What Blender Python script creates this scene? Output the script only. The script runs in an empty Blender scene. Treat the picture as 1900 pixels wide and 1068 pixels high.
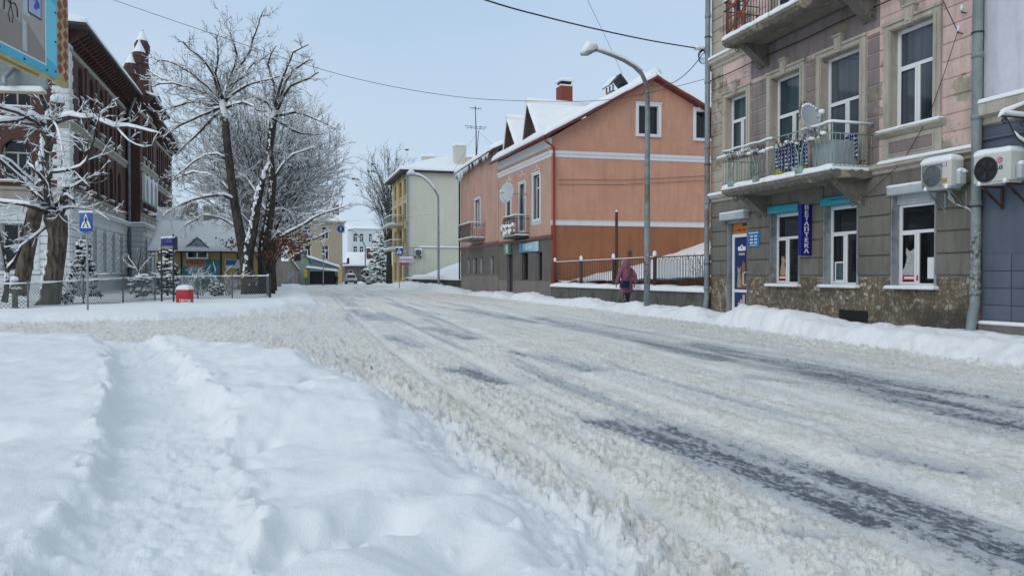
import bpy, bmesh, math, random
import numpy as np
from mathutils import Vector, Matrix
random.seed(7)
R = random.Random(11)
scene = bpy.context.scene
COL = scene.collection
# ------------------------------------------------------------------ camera
FOC = 1372.0; CH = 1.25
PIT = math.atan(22/FOC); YAW = math.atan(428/FOC)
cam = bpy.data.cameras.new('camera'); camo = bpy.data.objects.new('camera', cam); COL.objects.link(camo)
cam.sensor_width = 36; cam.lens = FOC/1900*36; cam.clip_end = 2000; cam.clip_start = .05
camo.location = (0, 0, CH); camo.rotation_euler = (math.pi/2-PIT, 0, -YAW)
scene.camera = camo
cy, sy, cp, sp = math.cos(YAW), math.sin(YAW), math.cos(PIT), math.sin(PIT)
def ray(px, py):
    x = (px-950)/FOC; y = -(py-534)/FOC
    return Vector((sy*cp+x*cy+y*sy*sp, cy*cp-x*sy+y*cy*sp, -sp+y*cp))
def D(px, py, d):            # the place seen along a sight line at a given distance
    return Vector((0, 0, CH))+ray(px, py)*d
def G(px, py, z=0.0):
    r = ray(px, py); t = (z-CH)/r.z
    return Vector((t*r.x, t*r.y, z))
def c2w(x, d, z=0.0):
    return Vector((x*cy+d*sy, -x*sy+d*cy, z))

# ------------------------------------------------------------------ materials
def newmat(name):
    m = bpy.data.materials.new(name); m.use_nodes = True
    nt = m.node_tree; b = nt.nodes['Principled BSDF']
    return m, nt, b
def N(nt, t, **kw):
    n = nt.nodes.new(t)
    for k, v in kw.items():
        if k.startswith('i_'):
            n.inputs[k[2:].replace('_', ' ')].default_value = v
        else: setattr(n, k, v)
    return n
def L(nt, a, b): nt.links.new(a, b)
def c4(c): return (c[0], c[1], c[2], 1)
def coords(nt, scale=(1, 1, 1), rot=(0, 0, 0), facade=False):
    g = N(nt, 'ShaderNodeNewGeometry')
    src = g.outputs['Position']
    if facade:
        s = N(nt, 'ShaderNodeSeparateXYZ'); L(nt, src, s.inputs[0])
        a = N(nt, 'ShaderNodeMath', operation='ADD'); L(nt, s.outputs[0], a.inputs[0]); L(nt, s.outputs[1], a.inputs[1])
        c = N(nt, 'ShaderNodeCombineXYZ'); L(nt, a.outputs[0], c.inputs[0]); L(nt, s.outputs[2], c.inputs[1])
        src = c.outputs[0]
    mp = N(nt, 'ShaderNodeMapping'); mp.inputs['Scale'].default_value = scale; mp.inputs['Rotation'].default_value = rot
    L(nt, src, mp.inputs[0])
    return mp.outputs[0]
def noise(nt, vec, scale, detail=6, rough=.6):
    n = N(nt, 'ShaderNodeTexNoise'); n.inputs['Scale'].default_value = scale
    n.inputs['Detail'].default_value = detail; n.inputs['Roughness'].default_value = rough
    L(nt, vec, n.inputs['Vector']); return n.outputs['Fac']
def ramp(nt, fac, stops):
    r = N(nt, 'ShaderNodeValToRGB'); L(nt, fac, r.inputs[0]); e = r.color_ramp.elements
    e[0].position, e[0].color = stops[0][0], c4(stops[0][1]) if len(stops[0][1]) == 3 else stops[0][1]
    e[1].position, e[1].color = stops[-1][0], c4(stops[-1][1])
    for p, c in stops[1:-1]:
        x = e.new(p); x.color = c4(c)
    return r.outputs[0]
def mix(nt, fac, a, b, blend='MIX'):
    m = N(nt, 'ShaderNodeMix', data_type='RGBA', blend_type=blend)
    for s, v in ((0, fac), (6, a), (7, b)):
        if isinstance(v, (int, float)): m.inputs[s].default_value = v
        elif isinstance(v, tuple): m.inputs[s].default_value = c4(v)
        else: L(nt, v, m.inputs[s])
    return m.outputs[2]
def math_(nt, op, a, b=0.0, clamp=False):
    m = N(nt, 'ShaderNodeMath', operation=op, use_clamp=clamp)
    for s, v in ((0, a), (1, b)):
        if isinstance(v, (int, float)): m.inputs[s].default_value = v
        else: L(nt, v, m.inputs[s])
    return m.outputs[0]
def mapr(nt, v, a, b, c=0.0, d=1.0):
    m = N(nt, 'ShaderNodeMapRange'); L(nt, v, m.inputs[0])
    for i, x in enumerate((a, b, c, d)): m.inputs[i+1].default_value = x
    return m.outputs[0]
def bump(nt, b, h, strength=.4, dist=.02, prev=None):
    n = N(nt, 'ShaderNodeBump'); n.inputs['Strength'].default_value = strength; n.inputs['Distance'].default_value = dist
    L(nt, h, n.inputs['Height'])
    if prev is not None: L(nt, prev, n.inputs['Normal'])
    L(nt, n.outputs[0], b.inputs['Normal']); return n.outputs[0]
def sc(c, k): return tuple(min(1, x*k) for x in c)

def simple(name, col, rough=.6, var=.12, scale=6, bumps=.15, metal=0, dirt=None, spec=None):
    m, nt, b = newmat(name)
    v = coords(nt)
    f = noise(nt, v, scale)
    c = ramp(nt, f, [(.3, sc(col, 1-var)), (.7, sc(col, 1+var))])
    if dirt:
        f2 = mapr(nt, noise(nt, v, scale*.35, 8, .7), .5, .68)
        c = mix(nt, f2, c, dirt)
    L(nt, c, b.inputs['Base Color'])
    b.inputs['Roughness'].default_value = rough; b.inputs['Metallic'].default_value = metal
    if bumps: bump(nt, b, noise(nt, v, scale*6), bumps, .01)
    return m
def plaster(name, col, streak=(.12, .11, .10), samt=.35, peel=None, pamt=.0, rough=.9, mottle=.16, bs=.25, dirtz=None):
    m, nt, b = newmat(name)
    v = coords(nt); vs = coords(nt, (2.2, 2.2, .28))
    f = noise(nt, v, .9, 8, .62)
    c = ramp(nt, f, [(.3, sc(col, 1-mottle)), (.5, col), (.72, sc(col, 1+mottle))])
    f2 = noise(nt, v, 9, 6, .7)
    c = mix(nt, mapr(nt, f2, .4, .75, 0, .22), c, sc(col, .6))
    fs = mapr(nt, noise(nt, vs, 1.6, 7, .68), .47, .72, 0, samt)
    c = mix(nt, fs, c, streak)
    hh = noise(nt, v, 35, 5, .7)
    if peel:
        fp = mapr(nt, noise(nt, v, 1.3, 9, .62), .62-pamt, .635-pamt)
        pc = ramp(nt, noise(nt, v, 7), [(.3, sc(peel, .65)), (.7, sc(peel, 1.2))])
        c = mix(nt, fp, c, pc)
        hh = math_(nt, 'SUBTRACT', hh, math_(nt, 'MULTIPLY', fp, .9))
    L(nt, c, b.inputs['Base Color']); b.inputs['Roughness'].default_value = rough
    bump(nt, b, hh, bs, .012)
    return m
def brickmat(name, c1, c2, mort, w=.26, h=.078, rough=.9):
    m, nt, b = newmat(name)
    v = coords(nt, facade=True)
    t = N(nt, 'ShaderNodeTexBrick'); L(nt, v, t.inputs[0])
    t.inputs['Scale'].default_value = 1; t.inputs['Brick Width'].default_value = w; t.inputs['Row Height'].default_value = h
    t.inputs['Mortar Size'].default_value = .008; t.inputs['Bias'].default_value = 0
    t.inputs['Color1'].default_value = c4(c1); t.inputs['Color2'].default_value = c4(c2); t.inputs['Mortar'].default_value = c4(mort)
    vv = coords(nt)
    c = mix(nt, mapr(nt, noise(nt, vv, .5, 8, .65), .4, .7, 0, .5), t.outputs[0], sc(c1, .45))
    L(nt, c, b.inputs['Base Color']); b.inputs['Roughness'].default_value = rough
    bump(nt, b, t.outputs['Fac'], -.4, .01)
    return m
SNOWC = (.85, .87, .885)
def snowmat(name='snow', k=1.0, dirt=0.0):
    m, nt, b = newmat(name)
    v = coords(nt)
    f = noise(nt, v, 3, 8, .6)
    c = ramp(nt, f, [(.3, sc(SNOWC, .94*k)), (.7, sc(SNOWC, k))])
    if dirt:
        c = mix(nt, mapr(nt, noise(nt, v, 2.5, 8, .7), .5, .7, 0, dirt), c, (.45, .40, .34))
    L(nt, c, b.inputs['Base Color'])
    b.inputs['Roughness'].default_value = .7
    b.inputs['Subsurface Weight'].default_value = 0
    h = math_(nt, 'ADD', noise(nt, v, 14, 6, .6), math_(nt, 'MULTIPLY', noise(nt, v, 90, 3, .7), .25))
    bump(nt, b, h, .3, .03)
    return m
def glassmat(name, col=(.02, .025, .03), rough=.04, curtain=None, ior=1.55, cs=7):
    m, nt, b = newmat(name)
    v = coords(nt, (1, 1, .12))
    f = noise(nt, v, 1.1, 3, .5)
    c = ramp(nt, f, [(.35, sc(col, .6)), (.65, sc(col, 1.5))])
    if curtain:
        fc = noise(nt, coords(nt, (1, 1, .02)), cs, 3, .5)
        cc = ramp(nt, fc, [(.35, sc(curtain, .55)), (.65, curtain)])
        c = mix(nt, mapr(nt, noise(nt, coords(nt, (1, 1, .15)), .8, 1, .5), .42, .5), c, cc)
    L(nt, c, b.inputs['Base Color']); b.inputs['Roughness'].default_value = rough; b.inputs['IOR'].default_value = ior
    bump(nt, b, noise(nt, coords(nt), 1.5, 2, .5), .05, .02)
    return m
def barkmat(name, col, snowy=.45, green=0.0, scale=5, thr=.25):
    # bark; settled snow where the surface faces up
    m, nt, b = newmat(name)
    v = coords(nt, (1, 1, .2)); vv = coords(nt)
    f = noise(nt, v, scale*1.8, 8, .72)
    c = ramp(nt, f, [(.38, sc(col, .25)), (.5, col), (.62, sc(col, 2.1))])
    if green: c = mix(nt, mapr(nt, noise(nt, vv, 1.6), .5, .65, 0, green), c, (.10, .13, .05))
    g = N(nt, 'ShaderNodeNewGeometry'); s = N(nt, 'ShaderNodeSeparateXYZ'); L(nt, g.outputs['Normal'], s.inputs[0])
    up = math_(nt, 'ADD', s.outputs[2], math_(nt, 'MULTIPLY', math_(nt, 'SUBTRACT', noise(nt, vv, 7, 5, .6), .5), .9))
    fs = mapr(nt, up, thr, thr+.12, 0, snowy)
    c = mix(nt, fs, c, SNOWC)
    L(nt, c, b.inputs['Base Color']); b.inputs['Roughness'].default_value = .9
    bump(nt, b, f, 1.0, .08)
    return m
M = {}
M['snow'] = snowmat()
M['white'] = simple('white_frame', (.72, .73, .74), .4, .04, 4, .05)
M['bark'] = barkmat('bark', (.085, .064, .048), .9, .3, thr=.35)
M['bark2'] = barkmat('dark_bark', (.038, .031, .026), .9, .2, thr=.3)
M['twig'] = barkmat('twig_bark', (.045, .036, .030), .95, 0, 3, thr=.25)
M['steel'] = simple('painted_steel_grey', (.20, .24, .25), .5, .2, 3, .2, dirt=(.10, .08, .06))
M['galv'] = simple('galvanised_steel', (.30, .33, .35), .45, .2, 4, .1, metal=.3, dirt=(.16, .15, .14))
M['dark'] = simple('dark_metal', (.03, .03, .032), .5, .2, 8, .1)
M['rustmetal'] = simple('rusty_brown_metal', (.07, .035, .028), .7, .3, 10, .2)
M['glass'] = glassmat('window_glass', (.008, .010, .012), ior=1.45)
M['glassc'] = glassmat('window_glass_with_blind', (.02, .035, .042), curtain=(.08, .125, .14), cs=2, ior=1.45)
M['glassb'] = glassmat('window_glass_blue', (.02, .027, .035), curtain=(.085, .10, .125), cs=4, ior=1.45)
M['black'] = simple('dark_void', (.008, .008, .008), .9, 0, 1, 0)
M['wire'] = simple('wire_black', (.02, .02, .022), .6, 0, 1, 0)

# ------------------------------------------------------------------ mesh building
class Fr:    # a facade frame: s along the wall, n outward, z up
    def __init__(s, O, sd, nd):
        s.O = Vector((O[0], O[1], 0)); s.s = Vector((sd[0], sd[1], 0)).normalized(); s.n = Vector((nd[0], nd[1], 0)).normalized()
    def __call__(s, a, n, z): return s.O+s.s*a+s.n*n+Vector((0, 0, z))
IDF = Fr((0, 0), (1, 0), (0, 1))
class MB:
    def __init__(s): s.v = []; s.f = []; s.mi = []; s.sm = []; s.cuts = []
    def cut(s): s.cuts.append((len(s.v), len(s.f)))
    def add(s, vs, fs, m=0, smooth=False):
        o = len(s.v); s.v += [tuple(v) for v in vs]
        for f in fs: s.f.append(tuple(o+i for i in f)); s.mi.append(m); s.sm.append(smooth)
    def poly(s, pts, m=0): s.add(pts, [tuple(range(len(pts)))], m)
    def box(s, T, a0, a1, n0, n1, z0, z1, m=0):
        P = [T(a, n, z) for z in (z0, z1) for n in (n0, n1) for a in (a0, a1)]
        s.add(P, [(0, 1, 3, 2), (4, 6, 7, 5), (0, 4, 5, 1), (2, 3, 7, 6), (0, 2, 6, 4), (1, 5, 7, 3)], m)
    def bbox(s, T, a0, a1, n0, n1, z0, z1, r=.02, m=0):  # box with chamfered edges
        bm = bmesh.new(); bmesh.ops.create_cube(bm, size=1)
        for v in bm.verts:
            v.co = Vector((a0+(v.co.x+.5)*(a1-a0), n0+(v.co.y+.5)*(n1-n0), z0+(v.co.z+.5)*(z1-z0)))
        bmesh.ops.bevel(bm, geom=bm.edges[:]+bm.verts[:], offset=r, segments=3, affect='EDGES', profile=.5)
        bm.verts.index_update()
        s.add([T(*v.co) for v in bm.verts], [tuple(v.index for v in f.verts) for f in bm.faces], m, True); bm.free()
    def prism(s, T, pts, n0, n1, m=0):    # pts in (s,z), extruded along n
        k = len(pts); P = [T(a, n0, z) for a, z in pts]+[T(a, n1, z) for a, z in pts]
        s.add(P, [tuple(range(k)), tuple(range(2*k-1, k-1, -1))]+[(i, (i+1) % k, k+(i+1) % k, k+i) for i in range(k)], m)
    def hprism(s, pts, z0, z1, m=0):       # footprint extruded upward
        k = len(pts); P = [(p[0], p[1], z0) for p in pts]+[(p[0], p[1], z1) for p in pts]
        s.add(P, [tuple(range(k)), tuple(range(2*k-1, k-1, -1))]+[(i, (i+1) % k, k+(i+1) % k, k+i) for i in range(k)], m)
    def profile(s, T, pts, a0, a1, m=0):   # pts in (n,z), run along s: cornices
        k = len(pts); P = [T(a0, n, z) for n, z in pts]+[T(a1, n, z) for n, z in pts]
        s.add(P, [tuple(range(k)), tuple(range(2*k-1, k-1, -1))]+[(i, (i+1) % k, k+(i+1) % k, k+i) for i in range(k)], m)
    def tube(s, pts, rad, n=8, m=0, cap=True, smooth=True, flat=1.0, up=0.0):
        pts = [Vector(p) for p in pts]
        if isinstance(rad, (int, float)): rad = [rad]*len(pts)
        t0 = (pts[1]-pts[0]).normalized()
        u = t0.orthogonal().normalized() if abs(t0.z) > .95 else Vector((0, 0, 1)).cross(t0).normalized()
        V = []
        for i, p in enumerate(pts):
            t = (pts[min(i+1, len(pts)-1)]-pts[max(i-1, 0)]).normalized()
            u = (u-t*u.dot(t)); u = u.normalized() if u.length > 1e-5 else t.orthogonal().normalized()
            w = t.cross(u)
            for k in range(n):
                a = 2*math.pi*k/n
                V.append(p+(u*math.cos(a)+w*math.sin(a))*rad[i])
        F = [(i*n+k, i*n+(k+1) % n, (i+1)*n+(k+1) % n, (i+1)*n+k) for i in range(len(pts)-1) for k in range(n)]
        if cap: F += [tuple(range(n))[::-1], tuple(range((len(pts)-1)*n, len(pts)*n))]
        s.add(V, F, m, smooth)
    def disc(s, T, a, n, z, r, th=.01, k=24, m=0):
        s.prism(T, [(a+r*math.cos(2*math.pi*i/k), z+r*math.sin(2*math.pi*i/k)) for i in range(k)], n, n+th, m)
    def ring(s, T, a, n, z, r0, r1, th=.01, k=24, m=0):
        P = []; F = []
        for i in range(k):
            c, q = math.cos(2*math.pi*i/k), math.sin(2*math.pi*i/k)
            P += [T(a+r0*c, n, z+r0*q), T(a+r1*c, n, z+r1*q), T(a+r1*c, n+th, z+r1*q), T(a+r0*c, n+th, z+r0*q)]
        for i in range(k):
            j = (i+1) % k
            for e in range(4): F.append((i*4+e, i*4+(e+1) % 4, j*4+(e+1) % 4, j*4+e))
        s.add(P, F, m)
    def sphere(s, c, r, sc_=(1, 1, 1), m=0, seg=12):
        bm = bmesh.new(); bmesh.ops.create_uvsphere(bm, u_segments=seg, v_segments=seg*2//3, radius=r)
        bm.verts.index_update()
        s.add([Vector(c)+Vector((v.co.x*sc_[0], v.co.y*sc_[1], v.co.z*sc_[2])) for v in bm.verts], [tuple(v.index for v in f.verts) for f in bm.faces], m, True); bm.free()
    def snow(s, p00, p10, p11, p01, th=.2, nu=14, nv=6, seed=0, over=.04, nz=.25, m=0):
        # a blanket of settled snow on a sloping or flat quadrilateral
        p = [Vector(q) for q in (p00, p10, p11, p01)]
        rr = random.Random(seed)
        lu = ((p[1]-p[0]).length+(p[2]-p[3]).length)/2; lv = ((p[3]-p[0]).length+(p[2]-p[1]).length)/2
        def axis(Ln, n):
            e = min(th*1.1, Ln*.45); a = [0, e*.12, e*.4, e]
            mid = [e+(Ln-2*e)*i/n for i in range(1, n)]
            return [x/Ln for x in a+mid+[Ln-x for x in a[::-1]]]
        U, W = axis(lu, nu), axis(lv, nv)
        ph = [rr.uniform(0, 6.28) for _ in range(6)]; fr = [rr.uniform(.5, 2.2) for _ in range(6)]
        V = []; nW = len(W)
        for i, u in enumerate(U):
            for j, w in enumerate(W):
                q = p[0]*(1-u)*(1-w)+p[1]*u*(1-w)+p[2]*u*w+p[3]*(1-u)*w
                de = min(u*lu, (1-u)*lu, w*lv, (1-w)*lv); e = min(th*1.1, lu*.45, lv*.45)
                pr = math.sqrt(max(0, 1-(1-min(de/e, 1))**2))
                x, y = u*lu, w*lv
                nn = (math.sin(x*fr[0]+ph[0]+y*fr[1])+math.sin(x*fr[2]*2.3+ph[1]-y*fr[3]*2)+.5*math.sin(x*fr[4]*6+ph[2])+.5*math.sin(y*6*fr[5]+ph[3]+x*3))/3
                ov = Vector((0, 0, 0))
                if i in (0, len(U)-1) or j in (0, nW-1):
                    cdir = q-(p[0]+p[1]+p[2]+p[3])/4; cdir.z = 0
                    if cdir.length > 0: ov = cdir.normalized()*over*(rr.uniform(-.4, 1))
                q = q+ov+Vector((0, 0, th*pr*(1+nz*nn)+(0 if pr > 0 else -.0)))
                V.append(q)
        F = [(i*nW+j, (i+1)*nW+j, (i+1)*nW+j+1, i*nW+j+1) for i in range(len(U)-1) for j in range(nW-1)]
        # skirt
        ring = [i*nW for i in range(len(U))]+[(len(U)-1)*nW+j for j in range(1, nW)]+[i*nW+nW-1 for i in range(len(U)-2, -1, -1)]+[j for j in range(nW-2, 0, -1)]
        o = len(V)
        cen = (p[0]+p[1]+p[2]+p[3])/4
        for r_ in ring: V.append(V[r_]+(cen-V[r_]).normalized()*.03-Vector((0, 0, .03)))
        k = len(ring)
        F += [(ring[i], ring[(i+1) % k], o+(i+1) % k, o+i) for i in range(k)]
        V.append(cen-Vector((0, 0, .02)))
        F += [(o+i, o+(i+1) % k, o+k) for i in range(k)]
        s.add(V, F, m, True)
    def snowbox(s, T, a0, a1, n0, n1, z, th=.06, seed=0, **k):
        s.snow(T(a0, n0, z), T(a1, n0, z), T(a1, n1, z), T(a0, n1, z), th, seed=seed, **k)

WL = {}
def link(name, mb, mats, parent=None, loc=None):
    if mb.cuts:      # several pieces of one kind: each becomes an object of its own
        cs = mb.cuts+[(len(mb.v), len(mb.f))]; first = None
        if cs[0][1] > 0: cs = [(0, 0)]+cs
        for (v0, f0), (v1, f1) in zip(cs[:-1], cs[1:]):
            if f1 == f0: continue
            q = MB(); q.v = mb.v[v0:v1]; q.f = [tuple(i-v0 for i in f) for f in mb.f[f0:f1]]; q.mi = mb.mi[f0:f1]; q.sm = mb.sm[f0:f1]
            o = link(name, q, mats, parent, loc); first = first or o
        return first
    me = bpy.data.meshes.new(name)
    o = bpy.data.objects.new(name, me); COL.objects.link(o)
    if parent is not None:
        o.parent = parent; base = WL[parent.name]
    else:
        base = Vector(loc) if loc is not None else Vector((0, 0, 0)); o.location = base
    WL[o.name] = base
    vs = [(x-base.x, y-base.y, z-base.z) for x, y, z in mb.v]
    me.from_pydata(vs, [], mb.f)
    if not isinstance(mats, (list, tuple)): mats = [mats]
    for m in mats: me.materials.append(M[m] if isinstance(m, str) else m)
    me.polygons.foreach_set('material_index', mb.mi); me.polygons.foreach_set('use_smooth', mb.sm)
    if len(mb.f) < 60000:
        bm = bmesh.new(); bm.from_mesh(me); bmesh.ops.recalc_face_normals(bm, faces=bm.faces[:]); bm.to_mesh(me); bm.free()
    me.update()
    return o
def tag(o, label=None, cat=None, group=None, kind=None):
    if label: o['label'] = label
    if cat: o['category'] = cat
    if group: o['group'] = group
    if kind: o['kind'] = kind
    return o
def thing(name, label, cat, loc, group=None):
    o = bpy.data.objects.new(name, None); COL.objects.link(o); o.location = loc; o.empty_display_size = .3
    WL[o.name] = Vector(loc)
    return tag(o, label, cat, group)
def copy_tree(o, loc, label=None):
    def rec(a, par):
        c = a.copy(); COL.objects.link(c); c.parent = par; WL[c.name] = Vector(loc)
        for ch in [x for x in KIDS.get(a.name, [])]: rec(ch, c)
        return c
    KIDS = {}
    for x in bpy.data.objects:
        if x.parent: KIDS.setdefault(x.parent.name, []).append(x)
    c = rec(o, None); c.location = loc
    if label: c['label'] = label
    return c
def text(name, s, T, a, n, z, size, mat, parent, align='CENTER', space=1.0, th=.004, bold=0.0, sx=1.0, mirror=False, line=1.0):
    cu = bpy.data.curves.new('t', 'FONT'); cu.body = s; cu.size = size; cu.align_x = align; cu.align_y = 'CENTER'
    cu.extrude = th; cu.space_character = space; cu.offset = bold; cu.space_line = line
    to = bpy.data.objects.new('t', cu); COL.objects.link(to)
    dg = bpy.context.evaluated_depsgraph_get()
    me = bpy.data.meshes.new_from_object(to.evaluated_get(dg))
    mb = MB(); sg = -1 if mirror else 1
    mb.add([T(a+v.co.x*sx*sg, n+v.co.z, z+v.co.y) for v in me.vertices], [tuple(p.vertices) for p in me.polygons])
    bpy.data.objects.remove(to); bpy.data.curves.remove(cu); bpy.data.meshes.remove(me)
    return link(name, mb, mat, parent)
def wall(mb, T, s0, s1, z0, z1, ops=(), n=0.0, depth=.22, m=0, mr=None):
    # front face with real openings (a0,a1,b0,b1) and reveals
    if mr is None: mr = m
    S = sorted({s0, s1, *[x for o in ops for x in o[:2]]}); Z = sorted({z0, z1, *[x for o in ops for x in o[2:4]]})
    S = [x for x in S if s0 <= x <= s1]; Z = [x for x in Z if z0 <= x <= z1]
    for i in range(len(S)-1):
        for j in range(len(Z)-1):
            a, b, c, d = S[i], S[i+1], Z[j], Z[j+1]; ca, cz = (a+b)/2, (c+d)/2
            if any(o[0] < ca < o[1] and o[2] < cz < o[3] for o in ops): continue
            mb.poly([T(a, n, c), T(b, n, c), T(b, n, d), T(a, n, d)], m)
    for o in ops:
        a, b, c, d = o[:4]; q = n-depth
        mb.poly([T(a, n, c), T(b, n, c), T(b, q, c), T(a, q, c)], mr); mb.poly([T(a, n, d), T(a, q, d), T(b, q, d), T(b, n, d)], mr)
        mb.poly([T(a, n, c), T(a, q, c), T(a, q, d), T(a, n, d)], mr); mb.poly([T(b, n, c), T(b, n, d), T(b, q, d), T(b, q, c)], mr)
def window(T, a0, a1, z0, z1, parent, n=-.2, kind='T', fw=.07, frame='white', pane='glass', trans=.68, mull=.5, name='window', sash=True):
    mb = MB(); d0, d1 = n-.06, n
    mb.box(T, a0, a0+fw, d0, d1, z0, z1); mb.box(T, a1-fw, a1, d0, d1, z0, z1)
    mb.box(T, a0+fw, a1-fw, d0, d1, z0, z0+fw); mb.box(T, a0+fw, a1-fw, d0, d1, z1-fw, z1)
    zt = z0+(z1-z0)*trans if 'T' in kind else z1
    am = a0+(a1-a0)*mull
    if 'T' in kind: mb.box(T, a0+fw, a1-fw, d0, d1-.003, zt-fw/2, zt+fw/2)
    if 'M' in kind or 'T' in kind: mb.box(T, am-fw/2, am+fw/2, d0, d1-.003, z0+fw, (zt-fw/2) if 'T' in kind else z1-fw)
    if sash and 'T' in kind:   # opening leaf proud of the frame
        x0, x1, y0, y1 = am+fw/2-.01, a1-fw+.012, z0+fw-.012, zt-fw/2+.012
        w = fw*.6
        mb.box(T, x0, x0+w, d1+.002, d1+.018, y0, y1); mb.box(T, x1-w, x1, d1+.002, d1+.018, y0, y1)
        mb.box(T, x0+w, x1-w, d1+.002, d1+.018, y0, y0+w); mb.box(T, x0+w, x1-w, d1+.002, d1+.018, y1-w, y1)
    f = link(name, mb, frame, parent)
    g = MB(); g.poly([T(a0+fw*.5, n-.03, z0+fw*.5), T(a1-fw*.5, n-.03, z0+fw*.5), T(a1-fw*.5, n-.03, z1-fw*.5), T(a0+fw*.5, n-.03, z1-fw*.5)])
    link('pane', g, pane, f)
    return f
def surround(mb, T, a0, a1, z0, z1, w=.14, n=.05, m=0, bottom=True):
    mb.box(T, a0-w, a0, .002, n, z0-(w if bottom else 0), z1+w, m); mb.box(T, a1, a1+w, .002, n, z0-(w if bottom else 0), z1+w, m)
    mb.box(T, a0, a1, .002, n-.003, z1, z1+w, m)
    if bottom: mb.box(T, a0, a1, .002, n-.003, z0-w, z0, m)
    mb.box(T, a0-w-.03, a1+w+.03, n, n+.03, z1+w-.04, z1+w+.02, m)
# ------------------------------------------------------------------ noise
def _h(ix, iy, seed):
    n = (ix.astype(np.int64)*374761393+iy.astype(np.int64)*668265263+seed*1442695041) & 0xffffffff
    n = ((n ^ (n >> 13))*1274126177) & 0xffffffff
    return ((n ^ (n >> 16)) & 0xffffff)/float(0xffffff)
def vn(x, y, seed=0):
    ix, iy = np.floor(x), np.floor(y); fx, fy = x-ix, y-iy
    fx = fx*fx*fx*(fx*(fx*6-15)+10); fy = fy*fy*fy*(fy*(fy*6-15)+10)
    a, b, c, d = _h(ix, iy, seed), _h(ix+1, iy, seed), _h(ix, iy+1, seed), _h(ix+1, iy+1, seed)
    return (a*(1-fx)+b*fx)*(1-fy)+(c*(1-fx)+d*fx)*fy
def fbm(x, y, seed=0, o=4, g=.5):
    s = 0; a = 1; t = 0
    for i in range(o):
        s = s+a*vn(x*2**i+17.3*i, y*2**i-9.1*i, seed+i); t += a; a *= g
    return s/t
def worley(x, y, seed=0):       # distance to the nearest point, distance gap, a random value per cell
    ix, iy = np.floor(x), np.floor(y)
    d1 = np.full(x.shape, 9.); d2 = np.full(x.shape, 9.); rv = np.zeros(x.shape)
    for dx in (-1, 0, 1):
        for dy in (-1, 0, 1):
            cx, cy_ = ix+dx, iy+dy
            px = cx+_h(cx, cy_, seed); py = cy_+_h(cx, cy_, seed+5)
            d = np.hypot(px-x, py-y); nr = d < d1
            d2 = np.where(nr, d1, np.minimum(d2, d)); rv = np.where(nr, _h(cx, cy_, seed+9), rv); d1 = np.where(nr, d, d1)
    return d1, d2-d1, rv
def sst(x, a, b):
    t = np.clip((x-a)/(b-a), 0, 1); return t*t*(3-2*t)
# ------------------------------------------------------------------ road outline
E1 = [(1.5, -60), (1.48, 0), (1.38, 2.8), (1.22, 4.6), (.98, 7), (.55, 9.9), (-.35, 12.0), (-1.6, 13.3), (-4, 14.9), (-8, 16.2), (-30, 20), (-60, 25)]
E2 = [(-60, 31), (-30, 26), (-12, 22.6), (-6.7, 21.6), (-3, 21.7), (-1.1, 23.4), (.7, 25.8), (1.5, 28.9), (1.65, 34), (1.8, 50), (2.0, 77), (2.4, 100), (3, 150), (4, 300)]
E3 = [(14, 300), (12.3, 150), (11.6, 90), (11.0, 60), (10.8, 44), (10.45, 24), (9.85, 15.2), (9.35, 10.1), (9.15, 7.1), (9.0, 0), (9.0, -60)]
ROAD = np.array(E1+E2+E3)
def sdf(x, y, P):
    n = len(P); best = np.full(x.shape, 1e9); ins = np.zeros(x.shape, bool)
    for i in range(n):
        ax, ay = P[i]; bx, by = P[(i+1) % n]
        ex, ey = bx-ax, by-ay
        t = np.clip(((x-ax)*ex+(y-ay)*ey)/(ex*ex+ey*ey), 0, 1)
        best = np.minimum(best, (x-ax-t*ex)**2+(y-ay-t*ey)**2)
        c = ((ay > y) != (by > y)) & (x < (bx-ax)*(y-ay)/((by-ay) if by != ay else 1e-9)+ax)
        ins ^= c
    d = np.sqrt(best); return np.where(ins, d, -d)
def segd(x, y, a, b):
    ex, ey = b[0]-a[0], b[1]-a[1]; t = np.clip(((x-a[0])*ex+(y-a[1])*ey)/(ex*ex+ey*ey), 0, 1)
    return np.hypot(x-a[0]-t*ex, y-a[1]-t*ey), t
def lined(x, y, P):
    best = np.full(x.shape, 1e9)
    for a, b in zip(P[:-1], P[1:]): best = np.minimum(best, segd(x, y, a, b)[0])
    return best
PATH = [(-.35, -2), (-.42, 2), (-.5, 3.5), (-.85, 6), (-1.4, 9), (-2.1, 12.2), (-2.9, 14.6)]
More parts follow.
